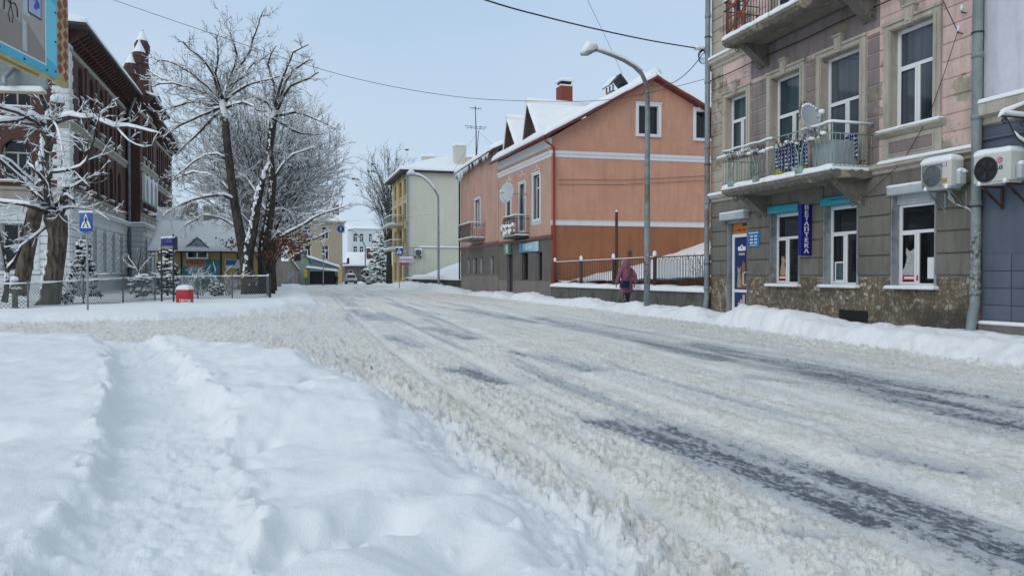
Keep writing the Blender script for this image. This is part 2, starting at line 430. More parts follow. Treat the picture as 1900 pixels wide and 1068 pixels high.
def terrain(x, y):
    w = fbm(x*.9, y*.9, 3, 3)-.5
    d = sdf(x+w*.35+(fbm(x*4, y*4, 31, 3)-.5)*.22, y+(fbm(x*.8+50, y*.8, 4, 3)-.5)*.4, ROAD)
    near = sst(-y, -13.5, -11.5)*0+(((y < 20) & (x < 3.5)) | (y < -2)).astype(float)
    left = ((x < 3.2) & (y >= 20)).astype(float)
    right = (x > 5).astype(float)
    o = -d
    big = fbm(x*.45, y*.45, 8, 4); med = fbm(x*1.6, y*1.6, 12, 4); fine = fbm(x*6, y*6, 15, 3)
    # --- banks
    hn = .28+.22*(big-.5)+.10*(med-.5)+.05*(fbm(x*3.2, y*3.2, 18, 3)-.5)
    prof = sst(o, -.05, .55)
    hN = hn*prof+.05*(med-.4)*sst(o, .1, .5)
    hN = hN-.6*(.22*(big-.5)+.10*(med-.5))*sst(-x-.19*y, -.2, 1.0)*prof
    # footprints and drips in the near bank
    wx, wg, wr = worley(x*1.15, y*1.15, 21)
    fp = np.exp(-(wx/.16)**2)*(wr > .55)*.09
    hN = hN-fp*sst(o, .25, .6)
    for (px, py, rr_, dp) in PITS:
        c = G(px, py, .24); hN = hN-dp*np.exp(-(((x-c.x)/rr_)**2+((y-c.y)/(rr_*1.5))**2)**2)*(.8+.5*fine)
    for (px, py, rr_, dp) in LUMPS:
        c = G(px, py, .26); q = np.hypot(x-c.x, y-c.y)/rr_; hN = hN+dp*np.clip(1-q*q*(.6+.8*vn(x*25, y*25, 333)), 0, 1)*(.3+1.4*vn(x*40, y*40, 334))
    pd = lined(x+(fbm(x*2, y*2, 40, 3)-.5)*.22, y, PATH)
    pw = .31+.08*(vn(y*.7, x*.1, 5)-.5)
    ptrod = 1-sst(pd, pw-.06, pw+.11)
    foot = worley(x*4.2, y*3.2, 61)
    hpath = .17+.03*(fine-.5)+.028*np.minimum(foot[0], .6)+.035*(fbm(x*16, y*16, 63, 3)-.5)
    lumps = worley(x*7+3*w, y*7, 77)
    edge = np.exp(-((pd-pw-.06)/.12)**2)*(.0+.045*np.clip(1-lumps[0]*1.6, 0, 1)*(lumps[2] > .35)+.02*(fbm(x*18, y*18, 66, 3)-.5))
    hN = hN*(1-ptrod)+hpath*ptrod*sst(o, -.1, .4)+edge*sst(o, .2, .6)
    # smooth deep snow left of the path
    lf = sst(-(x+.5+.19*(y-3)), .35, 2.2)*sst(-y, -14, -9)
    hN = hN*(1-lf*.5)+lf*(.14+.035*(fbm(x*.5+9, y*1.8, 70, 3)-.5))
    # --- right bank: cleared snow thrown against the pavement
    hb = .19+.07*sst(-y, -20, -17)+.10*sst(y, 18, 20)*(1-sst(y, 42, 50))+.34*(fbm(x*.3, y*.42, 90, 4)-.42)+.08*(med-.5)
    ridge = sst(o, -.05, .45)*(1-.6*sst(o, .75, 1.35))
    hR = np.maximum(hb, .05)*ridge+.11*sst(o, .5, 1.3)
    lw = worley(x*3.3+w, y*3.3, 95)
    hR = hR+(.05*(1-lw[0])*(lw[2] > .5)+.03*(fine-.5))*sst(o, .05, .3)*(1-.6*sst(o, .9, 1.3))
    farR = sst(y, 44, 60)*(1-sst(y, 78, 92))
    hR = hR+farR*.40*sst(o, 0, .9)*(.6+.8*fbm(x*.5, y*.5, 99, 3))
    hR = hR+sst(o, 0, .3)*(.18*np.exp(-(((x-10.75)/.4)**2+((y-21.6)/1.3)**2))+.22*np.exp(-(((x-10.3)/.5)**2+((y-13.2)/.9)**2))+.22*np.exp(-(((x-10.4)/.5)**2+((y-15.0)/.9)**2))+.2*np.exp(-(((x-10.5)/.5)**2+((y-17.4)/.8)**2)))
    # --- far left pavement
    hb2 = .20+.22*(fbm(x*.5, y*.5, 110, 4)-.4)
    hL = hb2*sst(o, -.05, .4)*(1-.45*sst(o, .8, 1.6))+.09*sst(o, .4, 1.2)+.05*(med-.5)*sst(o, .1, .5)+.04*(fine-.5)*sst(o, .1, .4)*(1-sst(o, .8, 1.5))
    hL = hL+.16*np.exp(-(((x+.4)/2.2)**2+((y-27.5)/2.0)**2))
    hout = hN*near+hR*right*(1-near)+hL*(1-near)*(1-right)
    # --- road
    fade = 1/(1+np.hypot(x, y)/14.)
    xr = x-.035*y                                     # ruts lean with the road
    ang = fbm(xr*2.3, y*.18, 130, 3)
    rutc = 0
    ruts = np.zeros(x.shape)
    for rx, wd, dp in []:
        cx = rx+.25*(vn(y*.12+rx*7, y*0, 140)-.5)+.5*(fbm(y*.03+rx, y*0+3, 141, 2)-.5)
        if rx == 2.2: msk = sst(-y, -9.5, -6)*sst(y, 2.5, 4)
        elif rx == 3.05: msk = sst(y, 2, 3)
        else: msk = 1
        ruts = np.maximum(ruts, np.exp(-((xr-cx)/wd)**4)*msk*(dp/.05))
    for P, wd, k in RUTS:
        dd = lined(x+.06*(fbm(y*.8, x*0, 145, 2)-.5), y, P); ruts = np.maximum(ruts, np.exp(-(dd/wd)**4)*k)
    side = sst(-(x-1.2-.0*y), -.4, 1.2)*sst(y, 9, 13)*sst(-y, -30, -24)     # side street: churned slush
    edgeslush = np.exp(-np.maximum(d-.1, 0)/1.1)*.8+side*.42
    rough_a = np.clip(.42+edgeslush+.45*(fbm(xr*1.1, y*.22, 150, 3)-.45)*2, .06, 1.15)
    rough_a = rough_a*(1-.88*np.clip(ruts*1.3, 0, 1))
    c1 = worley(xr*15+w, y*13, 160); c2 = worley(xr*31+5, y*27, 170); c3 = worley(xr*7.5+2*w, y*6.5, 180)
    ch = (.026*np.sqrt(np.clip(1-(c1[0]/.62)**2, 0, 1))*(.25+.75*c1[2])*(c1[2] > .45)
          + .012*np.sqrt(np.clip(1-(c2[0]/.6)**2, 0, 1))*(.3+c2[2])
          + .045*np.sqrt(np.clip(1-(c3[0]/.36)**2, 0, 1))*(c3[2] > .86)*np.clip(edgeslush*1.4, 0, 1))
    hroad = .015+.03*(fbm(xr*.8, y*.2, 190, 3)-.3)+1.3*ch*rough_a*(.8+.3*fade)+.012*fbm(xr*26, y*26, 195, 2)*rough_a
    hroad = hroad+.035*np.exp(-np.maximum(d, 0)/.5)-.04*np.clip(ruts, 0, 1.3)+.014*(fbm(xr*14, y*.8, 198, 2)-.5)+.010*(fbm(xr*30, y*2.0, 199, 2)-.5)
    # bare wet asphalt showing through
    bare = np.zeros(x.shape)
    for (ax, ay), (bx, by), wd, st in BARE:
        dd, t = segd(x, y, (ax, ay), (bx, by))
        bare = np.maximum(bare, np.exp(-(dd/wd)**2)*st)
    stz = fbm(xr*5.0, y*.9, 200, 4); stf = fbm(xr*22, y*9, 210, 3)
    spk = fbm(xr*38, y*26, 230, 2); band = fbm(xr*9, y*.35, 240, 3)
    bare = np.clip(bare*(.35+1.2*stz)*(.55+.9*band), 0, 1.1)
    # faint bare streaks elsewhere on the wheel paths
    bare2 = sst(fbm(xr*3.2, y*.13+4, 220, 4), .56, .74)*sst(d, 1.0, 2.2)*.62*(1-side)
    bare = np.clip(np.maximum(bare, bare2), 0, 1)
    hroad = hroad*(1-.75*sst(bare, .35, .8))
    cw = worley(x*9+w*2, y*8, 300); cw2 = worley(x*17, y*15, 310)
    crumb = (.055*np.sqrt(np.clip(1-(cw[0]/.5)**2, 0, 1))*(cw[2] > .4)*(.3+.7*cw[2])+.022*np.sqrt(np.clip(1-(cw2[0]/.55)**2, 0, 1)))*np.exp(-((o-.08)/.20)**2)
    t = sst(o, -.03, .10)
    h = hroad*(1-t)+np.maximum(hout, hroad*.3)*t+crumb*(near+.6*(1-near))
    clean = sst(o, -.22+.0*x, .12)
    clean = np.maximum(clean, .28*np.clip(ruts, 0, 1))
    clean = clean*(1-.10*(1-near)*(1-sst(o, .3, .9)))
    bare = bare*(1-t)
    return h, bare, clean
_b = lambda a, b, w, s=1.0: (tuple(G(*a)[:2]), tuple(G(*b)[:2]), w, s)
BARE = [_b((1120, 785), (1330, 850), .22, 1.1), _b((1330, 850), (1620, 960), .26, 1.15), _b((1560, 900), (1900, 1045), .34, 1.1), _b((1250, 800), (1560, 900), .18, 1.0),
        _b((860, 690), (940, 712), .32, .95), _b((960, 655), (1100, 690), .22, .8), _b((1150, 625), (1340, 668), .38, .9), _b((1290, 640), (1560, 700), .40, .95),
        _b((1480, 680), (1900, 800), .50, 1.0), _b((1540, 690), (1900, 760), .3, .9), _b((1620, 850), (1780, 885), .15, .8), _b((720, 625), (775, 645), .25, .75), _b((800, 610), (880, 630), .35, .7),
        _b((650, 575), (700, 595), .4, .7), _b((860, 575), (1000, 600), .45, .7), _b((620, 548), (660, 570), .5, .6), _b((1000, 590), (1130, 620), .35, .7), _b((1470, 1000), (1530, 1010), .06, .9), _b((1380, 700), (1500, 715), .15, .7)]

PITS = [(592, 728, .13, .13), (560, 745, .09, .05), (455, 845, .07, .09), (500, 805, .06, .05), (730, 960, .13, .13), (660, 975, .12, .10), (560, 1000, .14, .11), (500, 1030, .12, .09), (640, 1020, .06, .08), (430, 765, .05, .04), (850, 900, .03, .03), (1120, 1040, .05, .05), (330, 660, .1, .05), (480, 905, .04, .03)]
LUMPS = [(965, 958, .05, .035), (735, 908, .035, .015), (605, 738, .02, .01), (1065, 1035, .06, .035), (985, 1050, .03, .012), (840, 990, .03, .012)]
RUTS = [([(3.0, 45), (2.35, 30), (1.95, 18), (1.75, 11.57), (1.68, 7.7), (1.75, 5.67), (1.84, 4.57), (1.9, 3.59), (1.95, 1.5)], .085, .8), ([(.93, 8.6), (1.25, 6.49), (1.55, 5.2), (1.72, 4.3), (1.80, 3.5), (1.9, 2)], .075, 1.2), ([(5.9, 42), (4.6, 22), (3.78, 11.82), (3.45, 7.15), (3.46, 5.61), (3.5, 2.7), (3.5, 0)], .11, .6), ([(8.2, 42), (7.2, 24), (5.86, 11.17), (5.11, 6.27), (4.86, 3.78), (4.8, 0)], .13, .6), ([(4.2, 60), (3.1, 30), (2.7, 14), (2.6, 8), (2.65, 4), (2.7, 0)], .10, .55), ([(9.5, 60), (8.3, 22), (7.6, 11), (7.3, 5), (7.2, 0)], .16, .5)]

def build_ground():
    na, nr = 1250, 900
    th = np.linspace(math.radians(-72), math.radians(62), na)+YAW      # angle from +Y towards +X
    q = np.linspace(0, 1, nr)
    r = 1.1*np.exp(np.log(330/1.1)*(q**.92))
    TH, RR = np.meshgrid(th, r)
    x = (RR*np.sin(TH)); y = (RR*np.cos(TH))
    h, bare, clean = terrain(x, y)
    hz = h.copy()
    # ground under the buildings stays low
    verts = np.stack([x, y, hz], -1).reshape(-1, 3).astype(np.float32)
    idx = np.arange(na*nr).reshape(nr, na)
    quads = np.stack([idx[:-1, :-1], idx[1:, :-1], idx[1:, 1:], idx[:-1, 1:]], -1).reshape(-1, 4)
    cl = clean.reshape(-1)[quads].mean(1)
    br = bare.reshape(-1); clv = clean.reshape(-1)
    def mk(name, mask, kind='structure'):
        f = quads[mask]; used = np.unique(f); remap = np.full(na*nr, -1, np.int64); remap[used] = np.arange(len(used))
        me = bpy.data.meshes.new(name); me.vertices.add(len(used)); me.vertices.foreach_set('co', verts[used].ravel())
        me.loops.add(len(f)*4); me.loops.foreach_set('vertex_index', remap[f].ravel().astype(np.int32))
        me.polygons.add(len(f)); me.polygons.foreach_set('loop_start', np.arange(0, len(f)*4, 4, dtype=np.int32))
        me.polygons.foreach_set('use_smooth', np.ones(len(f), bool))
        me.update(calc_edges=True); me.validate()
        for nm, arr in (('bare', br), ('clean', clv)):
            a = me.attributes.new(nm, 'FLOAT', 'POINT'); a.data.foreach_set('value', arr[used].astype(np.float32))
        me.materials.append(M['groundsnow'])
        o = bpy.data.objects.new(name, me); COL.objects.link(o); tag(o, kind=kind); return o
    isroad = cl < .5
    mk('road', isroad)
    xs, ys = x.reshape(-1)[quads[:, 0]], y.reshape(-1)[quads[:, 0]]
    near = (((ys < 20) & (xs < 3.5)) | (ys < -2))
    mk('snow_bank', ~isroad & near)
    mk('snow_bank', ~isroad & ~near)
    mb = MB(); mb.add([(-900, -900, -.06), (900, -900, -.06), (900, 1500, -.06), (-900, 1500, -.06)], [(0, 1, 2, 3)])
    o = link('ground', mb, 'snow'); tag(o, kind='structure')

def groundmat():
    m, nt, b = newmat('snow_and_slush')
    v = coords(nt)
    at = N(nt, 'ShaderNodeAttribute', attribute_name='bare').outputs['Fac']; cl = N(nt, 'ShaderNodeAttribute', attribute_name='clean').outputs['Fac']
    f = noise(nt, v, 1.6, 9, .65); f2 = noise(nt, v, 14, 6, .65)
    slush = ramp(nt, f, [(.3, (.72, .695, .635)), (.5, (.85, .83, .775)), (.7, (.92, .905, .865))])
    slush = mix(nt, mapr(nt, f2, .5, .68, 0, .6), slush, (.50, .46, .39))
    slush = mix(nt, mapr(nt, noise(nt, v, 45, 5, .75), .54, .64, 0, .7), slush, (.36, .32, .26))
    vs = coords(nt, (1, .14, 1), (0, 0, math.radians(2)))
    slush = mix(nt, mapr(nt, noise(nt, vs, 4, 6, .6), .48, .66, 0, .6), slush, (.84, .84, .82))
    sn = ramp(nt, noise(nt, v, 2.2, 6, .6), [(.3, sc(SNOWC, .95)), (.7, SNOWC)])
    sn = mix(nt, mapr(nt, noise(nt, v, 5, 8, .7), .60, .74, 0, .2), sn, (.72, .69, .64))
    vb = coords(nt, (1, .05, 1), (0, 0, math.radians(2.5)))
    slush = mix(nt, mapr(nt, noise(nt, vb, 1.3, 5, .6), .52, .66, 0, .5), slush, (.60, .63, .66))
    slush = mix(nt, mapr(nt, noise(nt, vb, 9, 4, .6), .55, .66, 0, .5), slush, (.52, .49, .43))
    slush = mix(nt, mapr(nt, at, .05, .75, 0, .75), slush, (.36, .41, .47))
    c = mix(nt, cl, slush, sn)
    asp = ramp(nt, noise(nt, v, 40, 4, .7), [(.3, (.045, .055, .075)), (.7, (.12, .14, .18))])
    vsp = coords(nt, (1, .55, 1), (0, 0, math.radians(3)))
    sp1 = math_(nt, 'SUBTRACT', noise(nt, vsp, 26, 6, .75), .5); sp2 = math_(nt, 'SUBTRACT', noise(nt, vs, 9, 4, .6), .5)
    fb = mapr(nt, math_(nt, 'ADD', math_(nt, 'MULTIPLY', at, .68), math_(nt, 'ADD', math_(nt, 'MULTIPLY', sp1, 2.2), math_(nt, 'MULTIPLY', sp2, .9))), .50, .72, 0, .93)
    fb = math_(nt, 'MULTIPLY', fb, mapr(nt, at, .06, .30))
    c = mix(nt, fb, c, asp)
    L(nt, c, b.inputs['Base Color'])
    L(nt, mapr(nt, fb, 0, 1, .75, .25), b.inputs['Roughness'])
    hh = math_(nt, 'ADD', noise(nt, v, 30, 5, .65), math_(nt, 'MULTIPLY', noise(nt, v, 120, 3, .7), .35))
    h2 = math_(nt, 'MULTIPLY', hh, mapr(nt, cl, 0, 1, 1.0, .55))
    bump(nt, b, h2, .85, .018)
    return m
M['groundsnow'] = groundmat()
build_ground()

# ------------------------------------------------------------------ sky and light
w = bpy.data.worlds.new('World'); scene.world = w; w.use_nodes = True
nt = w.node_tree; bg = nt.nodes['Background']
SUN_EL, SUN_AZ = math.radians(30), math.radians(235)
sky = N(nt, 'ShaderNodeTexSky', sky_type='NISHITA', sun_disc=False, sun_elevation=SUN_EL, sun_rotation=SUN_AZ, dust_density=3.0, air_density=1.0)
tc = N(nt, 'ShaderNodeTexCoord'); sp_ = N(nt, 'ShaderNodeSeparateXYZ'); L(nt, tc.outputs['Generated'], sp_.inputs[0])
cr = ramp(nt, sp_.outputs[2], [(.0, (.60, .755, .90)), (.12, (.545, .71, .89)), (.35, (.44, .635, .86)), (.55, (.50, .67, .84)), (1.0, (.70, .80, .87))])
mpn = N(nt, 'ShaderNodeMapping'); mpn.inputs['Scale'].default_value = (1, 1, 2.5); L(nt, tc.outputs['Generated'], mpn.inputs[0])
nz = noise(nt, mpn.outputs[0], 1.6, 5, .5)
cr = mix(nt, mapr(nt, nz, .35, .7, 0, .4), cr, (.72, .79, .90))
cr10 = N(nt, 'ShaderNodeVectorMath', operation='SCALE'); L(nt, cr, cr10.inputs[0]); cr10.inputs['Scale'].default_value = 10.0
skm = mix(nt, .9, sky.outputs[0], cr10.outputs[0])
L(nt, skm, bg.inputs[0]); bg.inputs[1].default_value = .1
sun = bpy.data.lights.new('sun', 'SUN'); sun.energy = .95; sun.angle = math.radians(35); sun.color = (1, .95, .88)
so = bpy.data.objects.new('sun', sun); COL.objects.link(so)
# azimuth measured from +Y clockwise, light comes from there
dv = Vector((math.sin(SUN_AZ)*math.cos(SUN_EL), math.cos(SUN_AZ)*math.cos(SUN_EL), math.sin(SUN_EL)))
so.rotation_euler = dv.to_track_quat('Z', 'Y').to_euler(); so.location = (0, -10, 30)
scene.view_settings.view_transform = 'Standard'; scene.view_settings.look = 'None'; scene.view_settings.gamma = 1
scene.view_settings.exposure = 0.0
# ================================================================== weathered corner building (right)
M['pink'] = plaster('pink_render', (.64, .465, .415), (.16, .14, .135), .5, (.36, .32, .25), .075)
M['beigemottle'] = plaster('mottled_beige_stone', (.40, .36, .29), (.15, .13, .10), .6, (.26, .20, .15), .06, mottle=.25, bs=.5)
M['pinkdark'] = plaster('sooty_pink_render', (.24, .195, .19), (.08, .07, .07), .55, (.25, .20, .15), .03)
M['greyrender'] = plaster('grey_cement_render', (.17, .16, .138), (.05, .045, .04), .6, None, 0)
M['trim'] = plaster('old_beige_trim', (.44, .40, .335), (.13, .11, .09), .5, (.20, .17, .13), .0, mottle=.2)
M['slab'] = plaster('mossy_broken_concrete', (.17, .155, .13), (.05, .045, .04), .6, (.32, .27, .20), .05, bs=.9)
M['shutter'] = simple('grey_roller_shutter', (.42, .46, .48), .45, .06, 3, .05)
M['teal'] = simple('teal_awning', (.02, .29, .36), .5, .1, 3, .05)
M['greenrail'] = simple('pale_green_rail', (.24, .34, .30), .6, .3, 9, .2, dirt=(.14, .10, .07))
def mosaicmat():
    m, nt, b = newmat('crazy_paving_stone')
    v = coords(nt, (1, 1, 1), facade=True)
    nn = N(nt, 'ShaderNodeTexNoise'); nn.inputs['Scale'].default_value = 3; L(nt, v, nn.inputs['Vector'])
    vv = N(nt, 'ShaderNodeMix', data_type='VECTOR'); vv.inputs[0].default_value = .06; L(nt, v, vv.inputs[4]); L(nt, nn.outputs['Color'], vv.inputs[5])
    a = N(nt, 'ShaderNodeTexVoronoi', feature='F1', voronoi_dimensions='2D'); a.inputs['Scale'].default_value = 11.5; L(nt, vv.outputs[1], a.inputs['Vector'])
    e = N(nt, 'ShaderNodeTexVoronoi', feature='DISTANCE_TO_EDGE', voronoi_dimensions='2D'); e.inputs['Scale'].default_value = 11.5; L(nt, vv.outputs[1], e.inputs['Vector'])
    sx = N(nt, 'ShaderNodeSeparateColor'); L(nt, a.outputs['Color'], sx.inputs[0])
    c = ramp(nt, sx.outputs[0], [(0, (.13, .10, .065)), (.35, (.17, .13, .085)), (.6, (.22, .175, .12)), (.85, (.29, .24, .18)), (1, (.44, .41, .35))])
    d = mapr(nt, noise(nt, coords(nt), .9, 7, .6), .42, .68, 0, .65)
    c = mix(nt, d, c, (.07, .06, .045))
    gp = N(nt, 'ShaderNodeNewGeometry'); sp3 = N(nt, 'ShaderNodeSeparateXYZ'); L(nt, gp.outputs['Position'], sp3.inputs[0])
    st_ = math_(nt, 'MULTIPLY', mapr(nt, sp3.outputs[1], 12.0, 11.4), mapr(nt, math_(nt, 'ADD', sp3.outputs[2], math_(nt, 'MULTIPLY', noise(nt, coords(nt), 2.5, 5, .6), .5)), 1.0, .75))
    c = mix(nt, math_(nt, 'MULTIPLY', st_, .8), c, (.04, .036, .03))
    j = mapr(nt, e.outputs['Distance'], .025, .06)
    c = mix(nt, j, (.055, .05, .042), c)
    L(nt, c, b.inputs['Base Color']); b.inputs['Roughness'].default_value = .85
    h = math_(nt, 'ADD', j, math_(nt, 'MULTIPLY', noise(nt, coords(nt), 30, 4, .6), .4))
    bump(nt, b, h, .8, .02)
    return m
M['mosaic'] = mosaicmat()
T = Fr((12.05, 0), (0, 1), (-1, 0))
Y0, Y1 = 10.28, 19.0
OB = thing('old_house', 'weathered pink and grey old house with balconies and a vet pharmacy on its ground floor', 'house', (12.05, 14.6, .15))
# openings of each storey: (s0,s1,z0,z1)
g_ops = [(17.22, 18.18, .18, 2.95), (15.12, 16.25, 1.02, 3.05), (13.2, 14.28, 1.02, 3.05), (11.18, 12.28, 1.02, 3.05)]
u_ops = [(17.25, 18.2, 4.62, 6.25), (15.1, 16.2, 3.75, 6.28), (13.15, 14.35, 3.75, 6.28), (11.25, 12.3, 4.25, 6.28)]
t_ops = [(17.25, 18.2, 8.35, 10.2), (15.1, 16.2, 7.6, 10.2), (13.15, 14.35, 7.6, 10.2), (11.25, 12.3, 8.2, 10.2)]
mb = MB()
wall(mb, T, Y0, Y1, -.1, 1.22, g_ops, m=0, mr=2, depth=.24)
wall(mb, T, Y0, Y1, 1.22, 3.45, g_ops, m=1, mr=1, depth=.24)
wall(mb, T, Y0, Y1, 3.45, 12.2, u_ops+t_ops, m=3, mr=4, depth=.22)
# rear and party walls, so that the block is solid
mb.poly([(12.05, Y1, -.1), (20, Y1, -.1), (20, Y1, 12.2), (12.05, Y1, 12.2)], 3)
mb.poly([(12.05, Y0, -.1), (20, Y0, -.1), (20, Y0, 12.2), (12.05, Y0, 12.2)], 3)
mb.poly([(20, Y0, -.1), (20, Y1, -.1), (20, Y1, 12.2), (20, Y0, 12.2)], 3)
mb.poly([(12.05, Y0, 12.2), (20, Y0, 12.2), (20, Y1, 12.2), (12.05, Y1, 12.2)], 3)
mb.poly([(12.45, Y0, -.1), (12.45, Y1, -.1), (12.45, Y1, 12.1), (12.45, Y0, 12.1)], 5)
link('wall', mb, ['mosaic', 'greyrender', 'greyrender', 'pink', 'trim', 'black'], OB)
# rusticated courses
def courses(mb, ops, za, zb, h, gap, th, m, s0=Y0, s1=Y1, T=T):
    z = za
    while z < zb-.05:
        zt = min(z+h, zb)
        cuts = [s0]
        segs = [(s0, s1)]
        for o in sorted(ops):
            if o[2]-o[4] < zt-.02 and o[3]+o[4] > z+.02:
                ns = []
                for a, b_ in segs:
                    x0, x1 = o[0]-o[4], o[1]+o[4]
                    if x1 <= a or x0 >= b_: ns.append((a, b_)); continue
                    if x0 > a: ns.append((a, x0))
                    if x1 < b_: ns.append((x1, b_))
                segs = ns
        for a, b_ in segs:
            if b_-a > .08: mb.bbox(T, a+.004, b_-.004, -.03, th+R.uniform(-.004, .004), z+gap/2, zt-gap/2, .012, m)
        z += h
mb = MB(); courses(mb, [o+(.0,) for o in g_ops], 1.26, 3.36, .42, .03, .035, 0)
link('rustication', mb, 'greyrender', OB)
mb = MB(); courses(mb, [(o[0], o[1], o[2]-(.5 if o[2] > 4 else 0), o[3], .19) for o in u_ops], 3.62, 7.2, .335, .022, .02, 0, Y0, 12.62)
link('rustication', mb, 'pink', OB)
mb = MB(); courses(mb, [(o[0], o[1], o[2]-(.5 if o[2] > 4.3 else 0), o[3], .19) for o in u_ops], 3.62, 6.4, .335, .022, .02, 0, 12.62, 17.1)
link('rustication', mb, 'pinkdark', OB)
mb = MB(); courses(mb, [(o[0], o[1], o[2]-(.5 if o[2] > 4.3 else 0), o[3], .19) for o in u_ops], 3.62, 6.9, .335, .022, .02, 0, 17.1, 18.4)
mq = MB(); courses(mq, [], 3.62, 11.4, .335, .022, .024, 0, 18.42, Y1); link('quoin_strip', mq, 'beigemottle', OB)
courses(mb, [o+(.2,) for o in t_ops], 7.55, 11.4, .335, .022, .02, 0, Y0, 18.4)
link('rustication', mb, 'pink', OB)
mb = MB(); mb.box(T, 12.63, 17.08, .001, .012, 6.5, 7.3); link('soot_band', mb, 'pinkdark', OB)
# cornices
mb = MB()
mb.profile(T, [(0.002, 3.38), (.05, 3.40), (.06, 3.46), (.15, 3.50), (.15, 3.56), (.05, 3.60), (.002, 3.64)], Y0-.02, Y1+.03)
mb.cut(); mb.profile(T, [(0.002, 7.22), (.06, 7.26), (.07, 7.32), (.17, 7.38), (.19, 7.46), (.05, 7.52), (.002, 7.54)], Y0-.02, Y1+.03)
mb.cut(); mb.profile(T, [(0.002, 11.4), (.15, 11.5), (.3, 11.8), (.5, 11.95), (.5, 12.1), (.002, 12.2)], Y0-.02, Y1+.03)
link('cornice', mb, 'trim', OB)
mb = MB(); mb.snowbox(T, Y0, 12.5, .005, .17, 3.59, .05, 3); mb.cut(); mb.snowbox(T, 17.0, Y1, .005, .19, 3.59, .07, 4); mb.cut(); mb.snowbox(T, Y0, 12.5, .005, .2, 7.52, .07, 5); mb.cut(); mb.snowbox(T, 17.0, Y1, .005, .2, 7.52, .07, 6); mb.cut()
mb.snow((11.5, Y0, 12.2), (20, Y0, 12.2), (20, Y1, 12.2), (11.5, Y1, 12.2), .3)
link('snow', mb, 'snow', OB)
# window surrounds with keystones, aprons
mb = MB()
for i, (a, b_, c, d) in enumerate(u_ops+t_ops):
    low = c > 4.2 and c != 7.6
    mb.cut()
    surround(mb, T, a, b_, c, d, .17, .055, bottom=False)
    mb.box(T, a-.09, a-.02, .055, .075, c, d+.02); mb.box(T, b_+.02, b_+.09, .055, .075, c, d+.02)
    mb.box(T, a-.02, b_+.02, .055, .075, d+.02, d+.09)
    ce = (a+b_)/2
    mb.prism(T, [(ce-.07, d-.01), (ce+.07, d-.01), (ce+.12, d+.34), (ce-.12, d+.34)], .003, .13)
    mb.prism(T, [(ce-.035, d+.04), (ce+.035, d+.04), (ce+.07, d+.29), (ce-.07, d+.29)], .13, .15)
    mb.box(T, ce-.14, ce+.14, .003, .16, d+.34, d+.38)
    if low:
        mb.profile(T, [(0.002, c-.16), (.06, c-.12), (.16, c-.06), (.16, c-.01), (.002, c)], a-.28, b_+.28)
        if i == 3:
            zb = 3.66
            mb.box(T, a-.2, b_+.2, .002, .04, zb, c-.16)
            for (x0, x1, y0, y1) in ((a-.04, b_+.04, zb+.07, zb+.095), (a-.04, b_+.04, c-.25, c-.225), (a-.04, a-.015, zb+.095, c-.25), (b_+.015, b_+.04, zb+.095, c-.25)):
                mb.box(T, x0, x1, .04, .062, y0, y1)
        else: mb.box(T, a-.2, b_+.2, .002, .03, c-.75, c-.16)
link('window_surround', mb, 'trim', OB)
mb = MB()
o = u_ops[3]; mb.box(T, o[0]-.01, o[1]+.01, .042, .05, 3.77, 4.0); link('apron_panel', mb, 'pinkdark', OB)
mb = MB(); mb.snowbox(T, u_ops[3][0]-.26, u_ops[3][1]+.26, .0, .17, 4.25, .035, 8); mb.cut(); mb.snowbox(T, u_ops[0][0]-.26, u_ops[0][1]+.26, .0, .17, 4.62, .05, 9)
link('snow', mb, 'snow', OB)
# first floor windows
window(T, *u_ops[0], OB, -.15, 'T', .065, pane='glassc', trans=.60, mull=.45)
window(T, *u_ops[1], OB, -.17, 'T', .065, pane='glassc', trans=.62, mull=.4)
window(T, *u_ops[2], OB, -.17, 'T', .065, pane='glassb', trans=.58, mull=.48)
window(T, *u_ops[3], OB, -.15, 'T', .07, pane='glassb', trans=.62, mull=.5)
for o in t_ops: window(T, *o, OB, -.15, 'T', .065, pane='glassb', trans=.62, mull=.5)
# ground floor windows with roller shutter boxes
for i, o in enumerate(g_ops[1:]):
    a, b_, c, d = o
    zt = (2.82, 2.84, 2.72)[i]
    window(T, a+.04, b_-.03, c+.02, zt, OB, -.18, 'T', .065, pane='glass', trans=.66, mull=(.58, .52, .55)[i])
    mb = MB()
    if i < 2:
        mb.bbox(T, a-.03, b_+.03, -.16, .09, zt+.02, zt+.21, .02)
        link('roller_shutter_box', mb, 'teal', OB)
    else:
        mb.bbox(T, a-.06, b_+.05, -.16, .10, 2.9, 3.08, .03)
        for k in range(4): mb.box(T, a+.02, b_-.02, -.14, -.12+.004*(k % 2), 2.72+k*.045, 2.76+k*.045)
        for x in (a+.25, b_-.3): mb.sphere(T(x, -.11, 2.76), .02, seg=6)
        link('roller_shutter_box', mb, 'shutter', OB)
    mb = MB(); mb.box(T, a-.02, a+.035, -.19, .012, c, d-.02); mb.cut(); mb.box(T, b_-.028, b_+.004, -.19, .012, c, d-.02)
    link('shutter_rail', mb, 'galv', OB)
    mb = MB(); mb.box(T, a+.036, b_-.03, -.17, -.145, zt, d); link('lintel_board', mb, 'shutter', OB)
    mb = MB(); mb.box(T, a-.07, b_+.07, -.18, .13, c-.03, c+.01); f = link('sill', mb, 'white', OB)
    mb = MB(); mb.snowbox(T, a-.06, b_+.06, -.1, .13, c+.01, .03, 20+i); link('snow', mb, 'snow', f)
    if i == 2:
        mb = MB(); mb.snowbox(T, a-.05, b_+.04, -.02, .10, 3.08, .03, 31); link('snow', mb, 'snow', OB)
